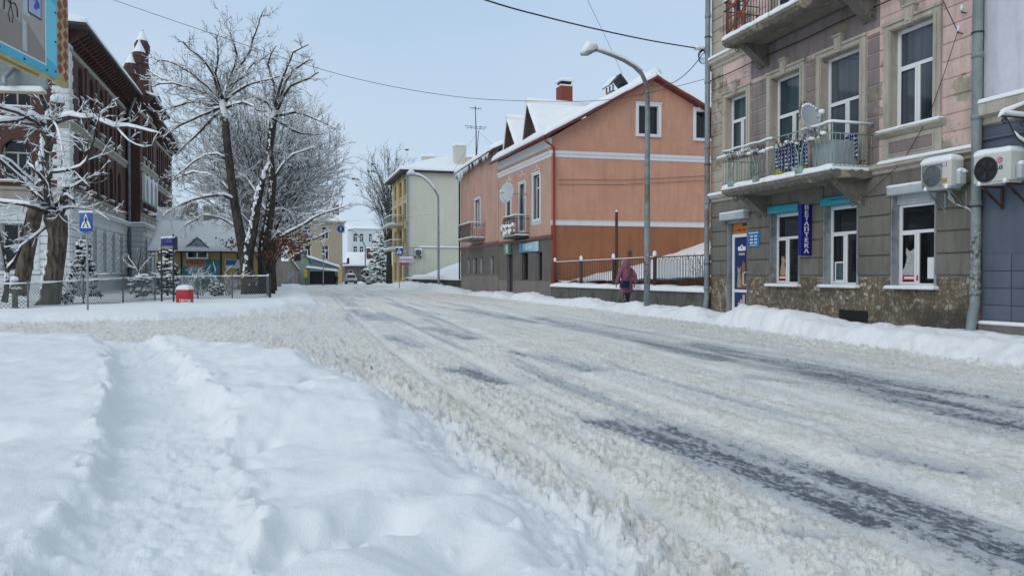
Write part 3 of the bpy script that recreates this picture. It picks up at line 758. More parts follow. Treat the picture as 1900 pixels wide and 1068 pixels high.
# things standing in the pharmacy windows
M['red'] = simple('red_card', (.45, .015, .03), .5, .05, 3, 0)
M['catgrey'] = simple('grey_printed_fur', (.36, .37, .36), .6, .35, 22, 0)
M['cattan'] = simple('tan_printed_fur', (.34, .25, .15), .6, .35, 22, 0)
def animal_outline(kind):
    if kind == 'cat': return [(-.10, 0), (.11, 0), (.13, .07), (.10, .16), (.085, .24), (.075, .31), (.095, .36), (.09, .44), (.035, .395), (-.02, .395), (-.075, .445), (-.085, .36), (-.06, .30), (-.075, .22), (-.11, .13), (-.17, .05), (-.19, .09), (-.205, .07), (-.19, .01)]
    return [(-.10, 0), (.11, 0), (.14, .05), (.11, .18), (.07, .30), (.075, .36), (.13, .38), (.135, .43), (.07, .46), (.055, .55), (.0, .50), (-.045, .56), (-.065, .46), (-.055, .36), (-.085, .25), (-.12, .1)]
def cutout(name, lab, cat, a, z, n, kind, k, mat, bw):
    t = thing(name, lab, cat, T(a, n, z))
    mb = MB(); mb.prism(T, [(a-x*k, z+.11+y*k) for x, y in animal_outline(kind)], n, n+.006); link('animal_print', mb, mat, t)
    mb = MB(); mb.bbox(T, a-bw/2, a+bw/2, n-.004, n+.012, z, z+.11, .003); link('base', mb, 'red', t)
    mb = MB(); mb.box(T, a-bw*.32, a+bw*.32, n+.013, n+.016, z+.035, z+.075); link('lettering', mb, 'white', t)
cutout('window_display', 'grey cat cutout on a red base in the shop window beside the drainpipe', 'display', 11.98, 1.16, -.19, 'cat', 1.25, 'catgrey', .42)
cutout('window_display', 'narrow tan dog cutout on a red base in the shop window nearest the pharmacy door', 'display', 15.98, 1.16, -.19, 'dog', .9, 'cattan', .36)
t = thing('picture_frame', 'small white frame leaning behind the glass of the middle shop window', 'frame', T(13.95, -.2, 1.15))
mb = MB()
for (x0, x1, y0, y1) in ((13.78, 13.81, 1.13, 1.58), (14.09, 14.12, 1.13, 1.58), (13.81, 14.09, 1.55, 1.58), (13.81, 14.09, 1.13, 1.16)): mb.box(T, x0, x1, -.2, -.185, y0, y1)
link('frame', mb, 'white', t)
mb = MB(); mb.box(T, 13.81, 14.09, -.199, -.193, 1.16, 1.55); link('picture', mb, 'glassc', t)
t = MB(); t.box(T, 11.33, 11.56, -.2, -.195, 1.2, 1.62); o = link('notice', t, 'white', None); tag(o, 'white paper notice low in the right hand pane of the shop window by the drainpipe', 'notice')
# pharmacy door
M['poster'] = simple('navy_poster', (.008, .025, .12), .35, .25, 1.5, 0)
M['orange'] = simple('orange_panel', (.50, .15, .03), .5, .1, 3, 0)
M['bluesign'] = simple('blue_sign', (.01, .10, .32), .35, .05, 3, 0)
M['navy'] = simple('navy_blue_sign', (.006, .008, .17), .35, .05, 3, 0)
a, b_, c, d = g_ops[0]
mb = MB(); n0 = -.16
a += .02; b1 = b_-.10
for (x0, x1, y0, y1) in ((a, a+.09, c+.1, 2.42), (b1-.09, b1, c+.1, 2.42), (a+.09, b1-.09, 2.33, 2.42), (a+.09, b1-.09, c+.1, c+.2), (a+.09, b1-.09, .80, .88)): mb.box(T, x0, x1, n0, n0+.06, y0, y1)
door = link('door', mb, 'white', OB)
mb = MB(); mb.box(T, a+.085, b1-.085, n0+.02, n0+.035, .87, 2.34); mb.box(T, a+.085, b1-.085, n0+.02, n0+.035, c+.19, .81); link('poster', mb, 'poster', door)
mb = MB()
mb.tube([T(a+.12, n0+.06, 1.35), T(a+.13, n0+.12, 1.35), T(a+.22, n0+.13, 1.34), T(a+.22, n0+.13, 1.02), T(a+.13, n0+.12, 1.01), T(a+.12, n0+.06, 1.01)], .014, 6); link('handle', mb, 'white', door)
ce = (a+b1)/2
mb = MB(); mb.prism(T, [(ce+.17, 1.95), (ce-.17, 1.95), (ce-.18, 2.06), (ce-.07, 2.07), (ce, 2.13), (ce+.07, 2.07), (ce+.18, 2.06)], n0+.036, n0+.040)
for k in range(2): mb.box(T, ce-.14, ce+.14, n0+.036, n0+.039, 1.87-k*.035, 1.885-k*.035)
link('emblem', mb, 'white', door)
text('lettering', '4', T, ce, n0+.042, 2.04, .11, 'poster', door, mirror=True, bold=.004)
mb = MB(); mb.prism(T, [(ce+.05+x*.9, .93+y*1.35) for x, y in [(p[0]*.9+.07, p[1]) for p in animal_outline('cat')]], n0+.036, n0+.041); link('animal_print', mb, 'cattan', door)
mb = MB(); mb.prism(T, [(ce-.10+x*.9, .92+y*1.5) for x, y in [(-.13, 0), (.14, 0), (.12, .18), (.09, .30), (.10, .38), (.07, .46), (0, .50), (-.07, .46), (-.10, .36), (-.08, .27), (-.14, .12)]], n0+.042, n0+.047)
link('animal_print', mb, simple('red_brown_printed_fur', (.20, .10, .05), .6, .35, 20, 0), door)
mb = MB()
for k, (x, h, ww) in enumerate(((.12, .12, .10), (.02, .2, .09), (-.1, .34, .11))): mb.box(T, ce+x-ww/2, ce+x+ww/2, n0+.036, n0+.040, .40+.02*k, .40+h)
link('package_print', mb, simple('pink_white_print', (.5, .35, .33), .5, .4, 30, 0), door)
mb = MB(); mb.box(T, a+.0, b1, n0, n0+.03, 2.43, 2.72); p = link('transom_sign', mb, 'orange', OB)
mb = MB()
for k, w_ in enumerate((.05, .02, .09, .07, .03, .08, .05, .03, .08)): x = b1-.06-.08*k; mb.box(T, x-w_*.8, x, n0+.031, n0+.034, 2.50, 2.55)
mb.box(T, a+.02, a+.4, n0+.031, n0+.034, 2.63, 2.7)
link('lettering', mb, 'dark', p)
mb = MB(); mb.box(T, a-.02, a, n0-.06, .01, c, 2.8); mb.box(T, b_-.035, b_, n0-.06, .01, c, 2.8); mb.box(T, a, b_-.035, n0, .0, 2.725, 2.8); link('shutter_rail', mb, 'galv', OB)
mb = MB(); mb.bbox(T, a-.16, b_+.06, .036, .24, 2.80, 3.0, .03); f = link('roller_shutter_box', mb, 'shutter', OB)
mb = MB(); mb.snowbox(T, a-.15, b_+.05, .04, .23, 3.0, .04, 9); link('snow', mb, 'snow', f)
mb = MB(); mb.box(T, a-.1, b_+.1, .0, .35, -.05, .16); link('doorstep', mb, 'greyrender', OB)
# cellar window
mb = MB(); mb.box(T, 12.9, 13.75, .0, .012, .25, .5); link('cellar_window', mb, 'black', OB)
mb = MB(); mb.box(T, 12.85, 13.8, .0, .09, .19, .25); link('cellar_sill', mb, 'greyrender', OB)
# signs
t = thing('shop_sign', 'tall narrow dark blue sign with vertical white letters between two teal awnings', 'sign', T(14.83, .1, 2.3))
TSG = Fr((0, 14.65), (1, 0), (0, -1)); mb = MB(); mb.bbox(TSG, 11.68, 11.99, -.06, .04, 1.74, 2.94, .01); link('panel', mb, 'navy', t)
mb = MB(); mb.box(TSG, 11.99, 12.06, -.02, .0, 2.7, 2.74); mb.box(TSG, 11.99, 12.06, -.02, .0, 1.9, 1.94); link('bracket', mb, 'dark', t)
for dx in (-.004, .004): text('letter', 'В', TSG, 11.835+dx, .048+dx*.1, 2.862, .135, 'white', t, bold=0, sx=1.45)
for k, ch in enumerate('ВЕТАПТЕКА'):
  if k: text('letter', ch, TSG, 11.835, .048, 2.862-k*.1285, .135, 'white', t, bold=.0035, sx=1.45)
t = thing('opening_hours_sign', 'small square light blue opening hours sign right of the pharmacy door', 'sign', T(16.87, .05, 2.2))
mb = MB(); mb.bbox(T, 16.63, 17.12, .036, .06, 2.03, 2.44, .004); link('panel', mb, simple('sign_blue_light', (.01, .16, .42), .4, .05, 3, 0), t)
mb = MB(); mb.box(T, 16.67, 17.08, .06, .064, 2.385, 2.41); mb.box(T, 16.72, 17.03, .06, .064, 2.06, 2.075)
for k in range(3): mb.box(T, 16.90, 17.02, .06, .064, 2.29-k*.085, 2.325-k*.085); mb.box(T, 16.72, 16.84, .06, .064, 2.29-k*.085, 2.325-k*.085)
link('lettering', mb, 'white', t)
# balconies
def bracket(mb, s, zt, m=0):
    pts = []
    for i in range(13):
        u = i/12; pts.append((.02+.88*u, zt-.02-.52*(1-u)**1.4-.10*math.sin(u*math.pi)*(1-u)))
    P = [(.0, zt), (.0, zt-.62)]+pts+[(.92, zt)]
    mb.profile(T, P, s-.13, s+.13, m)
    for q, r in ((.12, .16), (.80, .09)):
        z = zt-.48 if q < .5 else zt-.13
        for sgn in (-1, 1):
            prev = []
            for i in range(20):
                a_ = i*.5; rr = r*(1-i/22)
                prev.append(T(s+sgn*.14, q+rr*math.cos(a_), z+rr*math.sin(a_)))
            mb.tube(prev, .014, 5, m)
def slab(mb, z, s0, s1, d=1.1, seed=0):
    rr = random.Random(seed); n = 60; V = []; F = []
    for i in range(n+1):
        s = s0+(s1-s0)*i/n
        j = rr.uniform(-.03, .02); k = rr.uniform(-.035, .03)
        prof = [(0, z-.10), (.25, z-.16+j*.3), (.5, z-.12), (.85, z-.15+k*.5), (d-.10+j, z-.14+k), (d+j*.8, z-.06+k*.3), (d+j*.4, z+.03), (0, z+.05)]
        V += [T(s, a, b) for a, b in prof]
    m = 8
    for i in range(n):
        for e in range(m): F.append((i*m+e, i*m+(e+1) % m, (i+1)*m+(e+1) % m, (i+1)*m+e))
    F += [tuple(range(m)), tuple(range(n*m, n*m+m))]
    mb.add(V, F)
def railing(mb, s0, s1, d, z0, z1, step=.115, r=.008, belly=False):
    fr = lambda s, n, z: T(s, n, z)
    for z in (z0+.04, z1-.22, z1):
        mb.tube([fr(s0, 0, z), fr(s0, d, z)], .014, 6); mb.tube([fr(s1, 0, z), fr(s1, d, z)], .014, 6); mb.tube([fr(s0, d, z), fr(s1, d, z)], .016, 6)
    k = int((s1-s0)/step)
    for i in range(k+1):
        s = s0+(s1-s0)*i/k; mb.tube([fr(s, d, z0), fr(s, d, z1-.22)], r, 4)
        if i % 4 == 0: mb.tube([fr(s, d, z0), fr(s, d, z1)], r*1.4, 4)
    for s in (s0, s1):
        for i in range(int(d/step)): mb.tube([fr(s, (i+.5)*step, z0), fr(s, (i+.5)*step, z1-.22)], r, 4)
b1_ = thing('balcony', 'dilapidated stone balcony with pale green railing above the blue pharmacy sign', 'balcony', T(14.8, .5, 3.5)) if False else None
def balcony(zs, s0, s1, seed, lower):
    mb = MB(); slab(mb, zs, s0, s1, 1.1, seed); f = link('balcony_slab', mb, 'slab', OB)
    mb = MB(); bracket(mb, s0+.35, zs-.1); mb.cut(); bracket(mb, s1-.35, zs-.1); link('balcony_bracket', mb, 'slab', OB)
    mb = MB(); mb.snow(T(s0+.02, .78, zs+.04), T((s0+s1)/2+.2, .78, zs+.04), T((s0+s1)/2+.2, 1.12, zs+.04), T(s0+.02, 1.12, zs+.04), .11, 20, 4, seed=seed, over=.05); mb.cut()
    mb.snow(T((s0+s1)/2+.28, .78, zs+.04), T(s1-.02, .78, zs+.04), T(s1-.02, 1.12, zs+.04), T((s0+s1)/2+.28, 1.12, zs+.04), .12, 20, 4, seed=seed+1, over=.05)
    mb.snow(T(s0, .05, zs+.04), T(s0, 1.1, zs+.04), T(s0+.15, 1.1, zs+.04), T(s0+.15, .05, zs+.04), .09, seed=seed+3)
    link('snow', mb, 'snow', f)
    mb = MB()
    railing(mb, s0+.02, s1-.02, 1.06, zs+.06, zs+1.0)
    if lower:   # lyre ornaments and flower box brackets
        for s in (s0+1.0, s0+2.55, s1-.45):
            for sg in (-1, 1):
                mb.tube([T(s+sg*.03, 1.08, zs+.12), T(s+sg*.035, 1.1, zs+.3), T(s+sg*.06, 1.1, zs+.5), T(s+sg*.14, 1.1, zs+.68), T(s+sg*.17, 1.1, zs+.74), T(s+sg*.13, 1.1, zs+.78)], .013, 5)
            mb.bbox(T, s-.12, s+.12, 1.04, 1.14, zs+.06, zs+.20, .02)
    f = link('balcony_railing', mb, 'greenrail' if lower else 'dark', OB)
    mb = MB()
    for (x0, x1, z) in ((s0+2.0, s1-.0, zs+1.01), (s0+.0, s0+1.0, zs+1.01), (s0+.0, s1, zs+.10), (s0+1.0, s0+1.9, zs+.79)):
        k = int((x1-x0)*6)
        pts = [T(x0+(x1-x0)*i/k, 1.065, z+.012+.012*math.sin(i*1.7)) for i in range(k+1)]
        mb.tube(pts, [.022+.01*R.random() for _ in pts], 6)
    mb.tube([T(s0, 1.06, zs+1.02), T(s0, .05, zs+1.02)], .03, 6)
    link('snow', mb, 'snow', f)
balcony(3.46, 12.76, 16.8, 5, True)
balcony(7.32, 12.5, 16.8, 8, False)
# orange scaffold-like railing piece and clothes on the upper balcony
mb = MB()
for s in (16.0, 16.35, 16.7): mb.tube([T(s, 1.0, 7.4), T(s, 1.0, 8.6)], .022, 6)
for z in (7.6, 7.9, 8.2, 8.5): mb.tube([T(15.95, 1.0, z), T(16.75, 1.0, z)], .018, 6)
mb.tube([T(16.7, .98, 7.5), T(15.2, .98, 8.5)], .025, 6); mb.tube([T(16.7, .2, 7.6), T(16.7, 1.0, 8.4)], .02, 6)
o = link('folded_trestle', mb, simple('orange_red_paint', (.42, .08, .03), .6, .2, 8, .2), None)
tag(o, 'orange red metal trestle behind the railing at the far end of the upper balcony', 'trestle')
# items on the balcony
M['spots'] = None
m, nt, b = newmat('navy_cloth_with_white_stars'); v = coords(nt, facade=True)
vo = N(nt, 'ShaderNodeTexVoronoi', voronoi_dimensions='2D'); vo.inputs['Scale'].default_value = 11; vo.inputs['Randomness'].default_value = .25; L(nt, v, vo.inputs['Vector'])
L(nt, mix(nt, mapr(nt, vo.outputs['Distance'], .20, .26), (.6, .62, .7), (.008, .012, .10)), b.inputs['Base Color']); M['spots'] = m
def cloth(s0, s1, n, z0, z1, lab):
    V = []; k = 18
    for j in range(9):
        for i in range(k+1):
            u = i/k; V.append(T(s0+(s1-s0)*u, n+.03*math.sin(u*19+j*.2)*(1-j/10), z0+(z1-z0)*j/8+.015*math.sin(u*9)*(1 if j == 0 else 0)))
    F = [(j*(k+1)+i, j*(k+1)+i+1, (j+1)*(k+1)+i+1, (j+1)*(k+1)+i) for j in range(8) for i in range(k)]
    mb = MB(); mb.add(V, F, 0, True); o = link('drying_cloth', mb, 'spots', None); tag(o, lab, 'cloth')
cloth(13.7, 14.85, .93, 3.72, 4.32, 'large navy cloth with white stars hung inside the balcony railing under the satellite dish')
cloth(12.85, 13.25, .35, 3.75, 4.3, 'small navy cloth with white stars hanging at the right hand end of the balcony')
for k, (s, mt, lab) in enumerate(((14.75, (.40, .33, .05), 'yellow bucket on the balcony below the hanging navy cloth, nearer the house corner'), (13.95, (.45, .38, .04), 'yellow bucket on the balcony below the hanging navy cloth, nearer the satellite dish'))):
    mb = MB(); mb.tube([T(s, .8, 3.52), T(s, .8, 3.76)], [.12, .15], 14); o = link('bucket', mb, simple('yellow_plastic_%d' % k, mt, .5, .1, 3, 0), None); tag(o, lab, 'bucket')
# dead plants in a box on the railing
def drybush(p, r, n, seed, mat='rustmetal', k=3):
    rr = random.Random(seed); mb = MB()
    for _ in range(n):
        q = Vector(p); d = Vector((rr.uniform(-1, 1), rr.uniform(-1, 1), rr.uniform(.2, 1))).normalized(); pts = [q.copy()]
        for j in range(k): d = (d+Vector((rr.uniform(-.5, .5), rr.uniform(-.5, .5), rr.uniform(-.4, .4)))).normalized(); q = q+d*r/k; pts.append(q.copy())
        mb.tube(pts, .006, 3, cap=False)
    return mb
mb = MB()
for i in range(26):
    s = 13.0+i*.12+(.4 if i > 12 else 0)
    if i == 13: p1_ = link('dead_plants', mb, 'twig', None); tag(p1_, 'withered snow dusted plants on the balcony railing below and right of the dish', 'plants'); mb = MB()
    b2 = drybush(T(s, 1.12, 4.2), .22, 9, i); mb.add(b2.v, b2.f)
pl = link('dead_plants', mb, 'twig', None); tag(pl, 'withered snow dusted plants on the balcony railing towards the far house corner', 'plants')
mb = MB()
for i in range(22): s = 13.0+i*.14; mb.sphere(T(s, 1.12+R.uniform(-.04, .04), 4.22+R.uniform(-.02, .06)), R.uniform(.04, .075), (1, 1, .6), seg=8)
sn_ = link('snow', mb, 'snow', pl)
# satellite dish
def dish(name, lab, c, r, aim, arm=True, pole=None, mat='shutter'):
    t = thing(name, lab, 'satellite dish', c)
    z = Vector(aim).normalized(); x = Vector((0, 0, 1)).cross(z).normalized(); y = z.cross(x)
    V = []; F = []; k = 28; rg = 6
    for side in (0, 1):
        for j in range(rg+1):
            q = r*j/rg
            for i in range(k):
                a_ = 2*math.pi*i/k; V.append(Vector(c)+x*q*math.cos(a_)*.92+y*q*math.sin(a_)+z*(.18*q*q/r-.012*side))
    for side in (0, 1):
        o = side*(rg+1)*k
        for j in range(rg):
            for i in range(k): F.append((o+j*k+i, o+j*k+(i+1) % k, o+(j+1)*k+(i+1) % k, o+(j+1)*k+i))
    for i in range(k): F.append((rg*k+i, rg*k+(i+1) % k, (2*rg+1)*k+(i+1) % k, (2*rg+1)*k+i))
    mb = MB(); mb.add(V, F, 0, True); d = link('reflector', mb, mat, t)
    mb = MB(); f = Vector(c)+z*r*.95-y*r*.15
    mb.tube([Vector(c)-y*r*.9, Vector(c)-y*r*.7+z*r*.5, f], .014, 6); link('feed_arm', mb, 'galv', t)
    mb = MB(); mb.tube([f-z*.01, f-z*.13], [.045, .03], 10); mb.tube([f+x*.12-z*.02, f+x*.12-z*.12], [.035, .025], 8); mb.tube([f-x*.02, f+x*.13], .012, 5); l = link('receiver', mb, 'shutter', t)
    mb = MB(); mb.sphere(f+Vector((0, 0, .06)), .07, (1, 1, .8), seg=8); link('snow', mb, 'snow', l)
    mb = MB(); bk = Vector(c)-z*.08
    mb.tube([Vector(c), bk], .05, 8)
    for q in (pole or []): mb.tube([bk, q], .02, 6)
    link('mount', mb, 'galv', t)
    mb = MB()
    for i in range(7): a_ = math.radians(50+13*i); mb.sphere(Vector(c)+x*r*math.cos(a_)*.92+y*r*math.sin(a_)+z*.17*r, .03, seg=6)
    link('snow', mb, 'snow', d)
    return t
dish('satellite_dish', 'grey satellite dish on a bent pole at the balcony railing of the old house', T(13.49, 1.05, 4.66), .33, (.15, -1, .3), pole=[T(13.5, 1.02, 4.3), T(13.5, 1.04, 3.6)])
# plastic tub
mb = MB(); mb.bbox(T, 12.95, 13.6, .25, .9, 3.52, 4.15, .05); o = link('plastic_chest', mb, simple('pale_grey_plastic', (.30, .33, .35), .5, .08, 4, 0), None); tag(o, 'pale grey plastic chest at the right hand end of the balcony floor', 'chest')

# air conditioners
def aircon(s0, s1, z0, z1, lab, kind, n0=.22, d=.32):
    t = thing('air_conditioner', lab, 'air conditioner', T((s0+s1)/2, n0, z0))
    mb = MB(); mb.bbox(T, s0, s1, n0, n0+d, z0, z1, .018); mb.box(T, s0+.04, s1-.04, n0+.02, n0+d-.02, z0-.03, z0+.01)
    casing = link('casing', mb, simple('cream_metal_casing', (.52, .52, .48), .45, .04, 3, .03), t)
    nf = n0+d; zc = (z0+z1)/2-.02
    w_ = s1-s0; r = min(.25, (z1-z0)*.42)
    sc_ = s1-.04-r if kind == 'round' else s1-.06-r
    mb = MB(); mb.disc(T, sc_, nf+.001, zc, r*.98, .004, 32); g = link('fan_grille', mb, 'black', t)
    mb = MB()
    if kind == 'round':
        for q in np.linspace(.16, .98, 12): mb.ring(T, sc_, nf+.006, zc, r*q-.003, r*q+.003, .006, 28)
        mb.ring(T, sc_, nf, zc, r*.98, r*1.07, .014, 36)
        for i in range(12): a_ = i*math.pi/6; mb.tube([T(sc_+.05*math.cos(a_), nf+.012, zc+.05*math.sin(a_)), T(sc_+r*math.cos(a_), nf+.012, zc+r*math.sin(a_))], .003, 4)
    else:
        for i in range(17):
            q = -r+2*r*i/16; h = r*1.02
            mb.tube([T(sc_+q, nf+.012, zc-h), T(sc_+q, nf+.012, zc+h)], .003, 4); mb.tube([T(sc_-h, nf+.012, zc+q), T(sc_+h, nf+.012, zc+q)], .003, 4)
        h = r*1.08
        for (x0, x1, y0, y1) in ((-h, h, h-.02, h), (-h, h, -h, -h+.02), (-h, -h+.02, -h+.02, h-.02), (h-.02, h, -h+.02, h-.02)): mb.box(T, sc_+x0, sc_+x1, nf, nf+.018, zc+y0, zc+y1)
    link('guard', mb, 'galv' if kind != 'round' else 'dark', g)
    mb = MB()
    for i in range(5):
        a_ = i*math.pi*.4; mb.prism(T, [(sc_+.03*math.cos(a_), zc+.03*math.sin(a_)), (sc_+r*.8*math.cos(a_-.25), zc+r*.8*math.sin(a_-.25)), (sc_+r*.85*math.cos(a_+.3), zc+r*.85*math.sin(a_+.3))], nf+.0052, nf+.0058)
    link('fan_blade', mb, simple('dark_grey_blade', (.05, .055, .055), .5, 0, 1, 0), g)
    if kind == 'round':
        lx = s0+.19
        mb = MB(); mb.disc(T, lx, nf+.001, z0+(z1-z0)*.72, .055, .003, 28); e = link('logo', mb, simple('logo_red', (.42, .08, .12), .4, 0, 1, 0), t)
        mb = MB(); zc2 = z0+(z1-z0)*.72
        arc = [T(lx-.04*math.cos(q), nf+.006, zc2+.04*math.sin(q)) for q in np.linspace(.9, 6.28, 18)]
        mb.tube(arc, .004, 4); mb.tube([T(lx-.04, nf+.006, zc2), T(lx-.015, nf+.006, zc2)], .004, 4); mb.tube([T(lx+.008, nf+.006, zc2+.02), T(lx+.008, nf+.006, zc2-.02), T(lx-.006, nf+.006, zc2-.02)], .004, 4)
        link('logo_mark', mb, 'white', e)
        text('lettering', 'LG', T, lx, nf+.003, z0+(z1-z0)*.47, .09, simple('logo_dark', (.06, .05, .055), .5, 0, 1, 0), t, mirror=True, bold=.004)
    else:
        mb = MB(); mb.box(T, s0+.09, s0+.20, nf+.001, nf+.004, z0+.37, z0+.43); l = link('logo', mb, simple('logo_magenta', (.45, .02, .16), .4, 0, 1, 0), t)
        mb = MB()
        for k in range(3): mb.box(T, s0+.11+k*.025, s0+.128+k*.025, nf+.0045, nf+.006, z0+.38, z0+.42)
        link('logo_mark', mb, 'white', l)
        mb = MB(); mb.box(T, s0+.08, s0+.21, nf+.001, nf+.004, z0+.07, z0+.15); mb.box(T, s0+.09, s0+.20, nf+.004, nf+.006, z0+.10, z0+.12); link('energy_label', mb, simple('label_ochre', (.42, .24, .06), .4, .3, 40, 0), t)
    mb = MB()
    for s in (s0+.1, s1-.12):
        mb.cut(); mb.box(T, s-.018, s+.018, .002, n0+d-.02, z0-.06, z0-.03); mb.box(T, s-.018, s+.018, .002, .035, z0-.42, z0-.06)
        mb.prism(Fr(T(s, 0, 0)[:2], (-1, 0), (0, 1)), [(.03, z0-.40), (.03, z0-.36), (n0+d-.05, z0-.06), (n0+d-.09, z0-.06)], -.014, .014)
    link('bracket', mb, 'rustmetal' if kind == 'round' else 'galv', t)
    mb = MB(); mb.bbox(T, s0-.10, s0, n0+.04, n0+.22, z0+.02, z0+.26, .03); vb = link('valve_cover', mb, 'shutter', t)
    mb = MB(); mb.snowbox(T, s0-.0, s1+.0, n0-.02, nf+.01, z1, .12, 6 if kind == 'round' else 14, over=.015, nz=.2)
    mb.snowbox(T, s0-.10, s0-.01, n0+.04, n0+.2, z0+.26, .06, 2)
    for s in (s0+.1, s1-.12): mb.sphere(T(s, nf+.0, z0-.0), .035, (1, 1, 1.3), seg=8)
    link('snow', mb, 'snow', t)
    return t
t1 = aircon(10.41, 11.08, 2.88, 3.36, 'cream air conditioner with square grille and small magenta logo above the shutter box', 'square', n0=.2, d=.3)
mb = MB(); mb.tube([T(10.6, .3, 2.86), T(10.68, .25, 2.70), T(10.66, .1, 2.58), T(10.5, .06, 2.52), T(10.4, .06, 2.46), T(10.34, .06, 2.34)], .02, 8); mb.tube([T(10.7, .28, 2.86), T(10.62, .22, 2.66), T(10.66, .1, 2.56)], .014, 6)
link('drain_pipe', mb, 'shutter', t1)
aircon(9.24, 9.93, 2.84, 3.33, 'cream air conditioner with round fan and red round logo beside the drainpipe', 'round', n0=.22, d=.32)
# drainpipes
def pipe(name, lab, cat, pts, r, mat, loc, coll=None, brk=None):
    t = thing(name, lab, cat, loc)
    mb = MB(); mb.tube(pts, r, 14); link('pipe', mb, mat, t)
    mb = MB()
    for p in (coll or []): mb.tube([p-Vector((0, 0, .05)), p+Vector((0, 0, .05))], r*1.18, 14)
    link('collar', mb, mat, t)
    mb = MB()
    for p in (brk or []): mb.tube([p, p+Vector((.25, 0, 0))], .012, 5); mb.tube([p-Vector((0, 0, .012)), p+Vector((0, 0, .012))], r*1.25, 14)
    link('clamp', mb, 'dark', t)
    return t
def pastemat():
    m, nt, b = newmat('grey_pipe_with_torn_posters'); v = coords(nt)
    g = N(nt, 'ShaderNodeNewGeometry'); s = N(nt, 'ShaderNodeSeparateXYZ'); L(nt, g.outputs['Position'], s.inputs[0])
    zm = math_(nt, 'MULTIPLY', mapr(nt, s.outputs[2], .75, .95), mapr(nt, s.outputs[2], 2.0, 2.3, 1, 0))
    f = mapr(nt, noise(nt, v, 7, 8, .75), .46, .52); f2 = mapr(nt, noise(nt, v, 16, 6, .7), .45, .6)
    c = ramp(nt, noise(nt, v, 3), [(.3, (.15, .185, .19)), (.7, (.24, .28, .285))])
    c2 = mix(nt, f2, (.05, .045, .04), (.42, .42, .40))
    c = mix(nt, math_(nt, 'MULTIPLY', f, zm), c, c2); L(nt, c, b.inputs['Base Color']); b.inputs['Roughness'].default_value = .6
    bump(nt, b, noise(nt, v, 25), .3, .01); return m
M['pastepipe'] = pastemat()
P0 = T(10.22, .13, 0)
pipe('drainpipe', 'thick grey drainpipe with torn paper between old house and lilac house', 'drainpipe', [P0+Vector((0, 0, z)) for z in (12, 6, 3, .75)]+[P0+Vector((-.03, .02, .55)), P0+Vector((-.05, .04, .28)), P0+Vector((-.18, .06, .16))], .085, 'pastepipe', P0, [P0+Vector((0, 0, z)) for z in (6.6, 5.2, 4.1, 2.55, .95)], [P0+Vector((0, 0, z)) for z in (5.6, 2.5)])
P0 = T(18.97, .16, 0)
pipe('drainpipe', 'grey metal drainpipe at the far corner of the old house with snow on its foot', 'drainpipe', [P0+Vector((0, 0, z)) for z in (12, 6, 3, .6)]+[P0+Vector((-.02, .0, .45)), P0+Vector((-.06, 0, .22))], .075, 'steel', P0, [P0+Vector((0, 0, z)) for z in (8.8, 6.9, 5.0, 3.4, .9)], [P0+Vector((0, 0, z)) for z in (8.2, 4.5, 1.6)])
# wall cables and insulators
def cable(pts, r, lab, name='wall_cable', mat='wire', cat='cable'):
    mb = MB(); mb.tube(pts, r, 5); o = link(name, mb, mat, None); tag(o, lab, cat); return o
cable([T(s, .09+.0*s, 6.92-.012*math.sin(s*2.2)-.0*s) for s in np.linspace(19.0, 10.2, 34)], .014, 'long black cable strung along the front of the old house under its upper balcony')
cable([T(12.0, .1, 7.9), T(11.2, .12, 6.9), T(10.62, .14, 5.75)], .008, 'thin black wire slanting down to the insulator beside the upper right window')
cable([T(10.62, .14, 5.75), T(10.95, .12, 5.0), T(11.3, .1, 4.3), T(11.9, .1, 3.55), T(12.9, .1, 2.95), T(14.0, .1, 2.98)], .007, 'thin wire sagging from the insulator down to the shop awnings')
for k, (s, z, lab) in enumerate(((10.62, 5.75, 'lower small white insulator on the pink wall near the drainpipe'), (10.55, 6.1, 'upper small white insulator on the pink wall near the drainpipe'))):
    t = thing('insulator', lab, 'insulator', T(s, .1, z)); mb = MB(); mb.tube([T(s, .13, z), T(s, .13, z+.05), T(s, .13, z+.1)], [.03, .022, .03], 8); link('porcelain', mb, 'white', t)
    mb = MB(); mb.tube([T(s, .0, z-.03), T(s, .13, z-.03), T(s, .13, z)], .012, 5); link('hook', mb, 'dark', t)
# ================================================================== lilac house
M['lilac'] = plaster('pale_lilac_render', (.60, .60, .66), (.25, .24, .26), .3, None, 0, mottle=.08)
M['blue'] = plaster('slate_blue_paint', (.105, .125, .165), (.06, .07, .09), .35, None, 0, mottle=.1, bs=.1)
LH = thing('lilac_house', 'lilac and slate blue rendered house at the right edge of the photo', 'house', (12.1, 7, 0))
T2 = Fr((12.07, 0), (0, 1), (-1, 0))
mb = MB(); wall(mb, T2, -2, 10.22, -.1, 4.05, (), m=0); wall(mb, T2, -2, 10.22, 4.05, 12, (), m=1)
mb.poly([(12.07, -2, -.1), (20, -2, -.1), (20, -2, 12), (12.07, -2, 12)], 1); mb.poly([(12.07, -2, 12), (20, -2, 12), (20, 10.22, 12), (12.07, 10.22, 12)], 1); mb.poly([(20, -2, -.1), (20, 10.22, -.1), (20, 10.22, 12), (20, -2, 12)], 1)
link('wall', mb, ['blue', 'lilac'], LH)
mb = MB()
for i in range(12):
    for j in range(4): mb.bbox(T2, 10.18-(i+1)*.55+.008, 10.18-i*.55-.008, -.02, .03, .44+j*.3, .44+j*.3+.292, .008)
link('plinth_tile', mb, 'blue', LH)
mb = MB(); mb.box(T2, 2, 10.2, .001, .09, -.05, .42); link('plinth', mb, 'greyrender', LH)
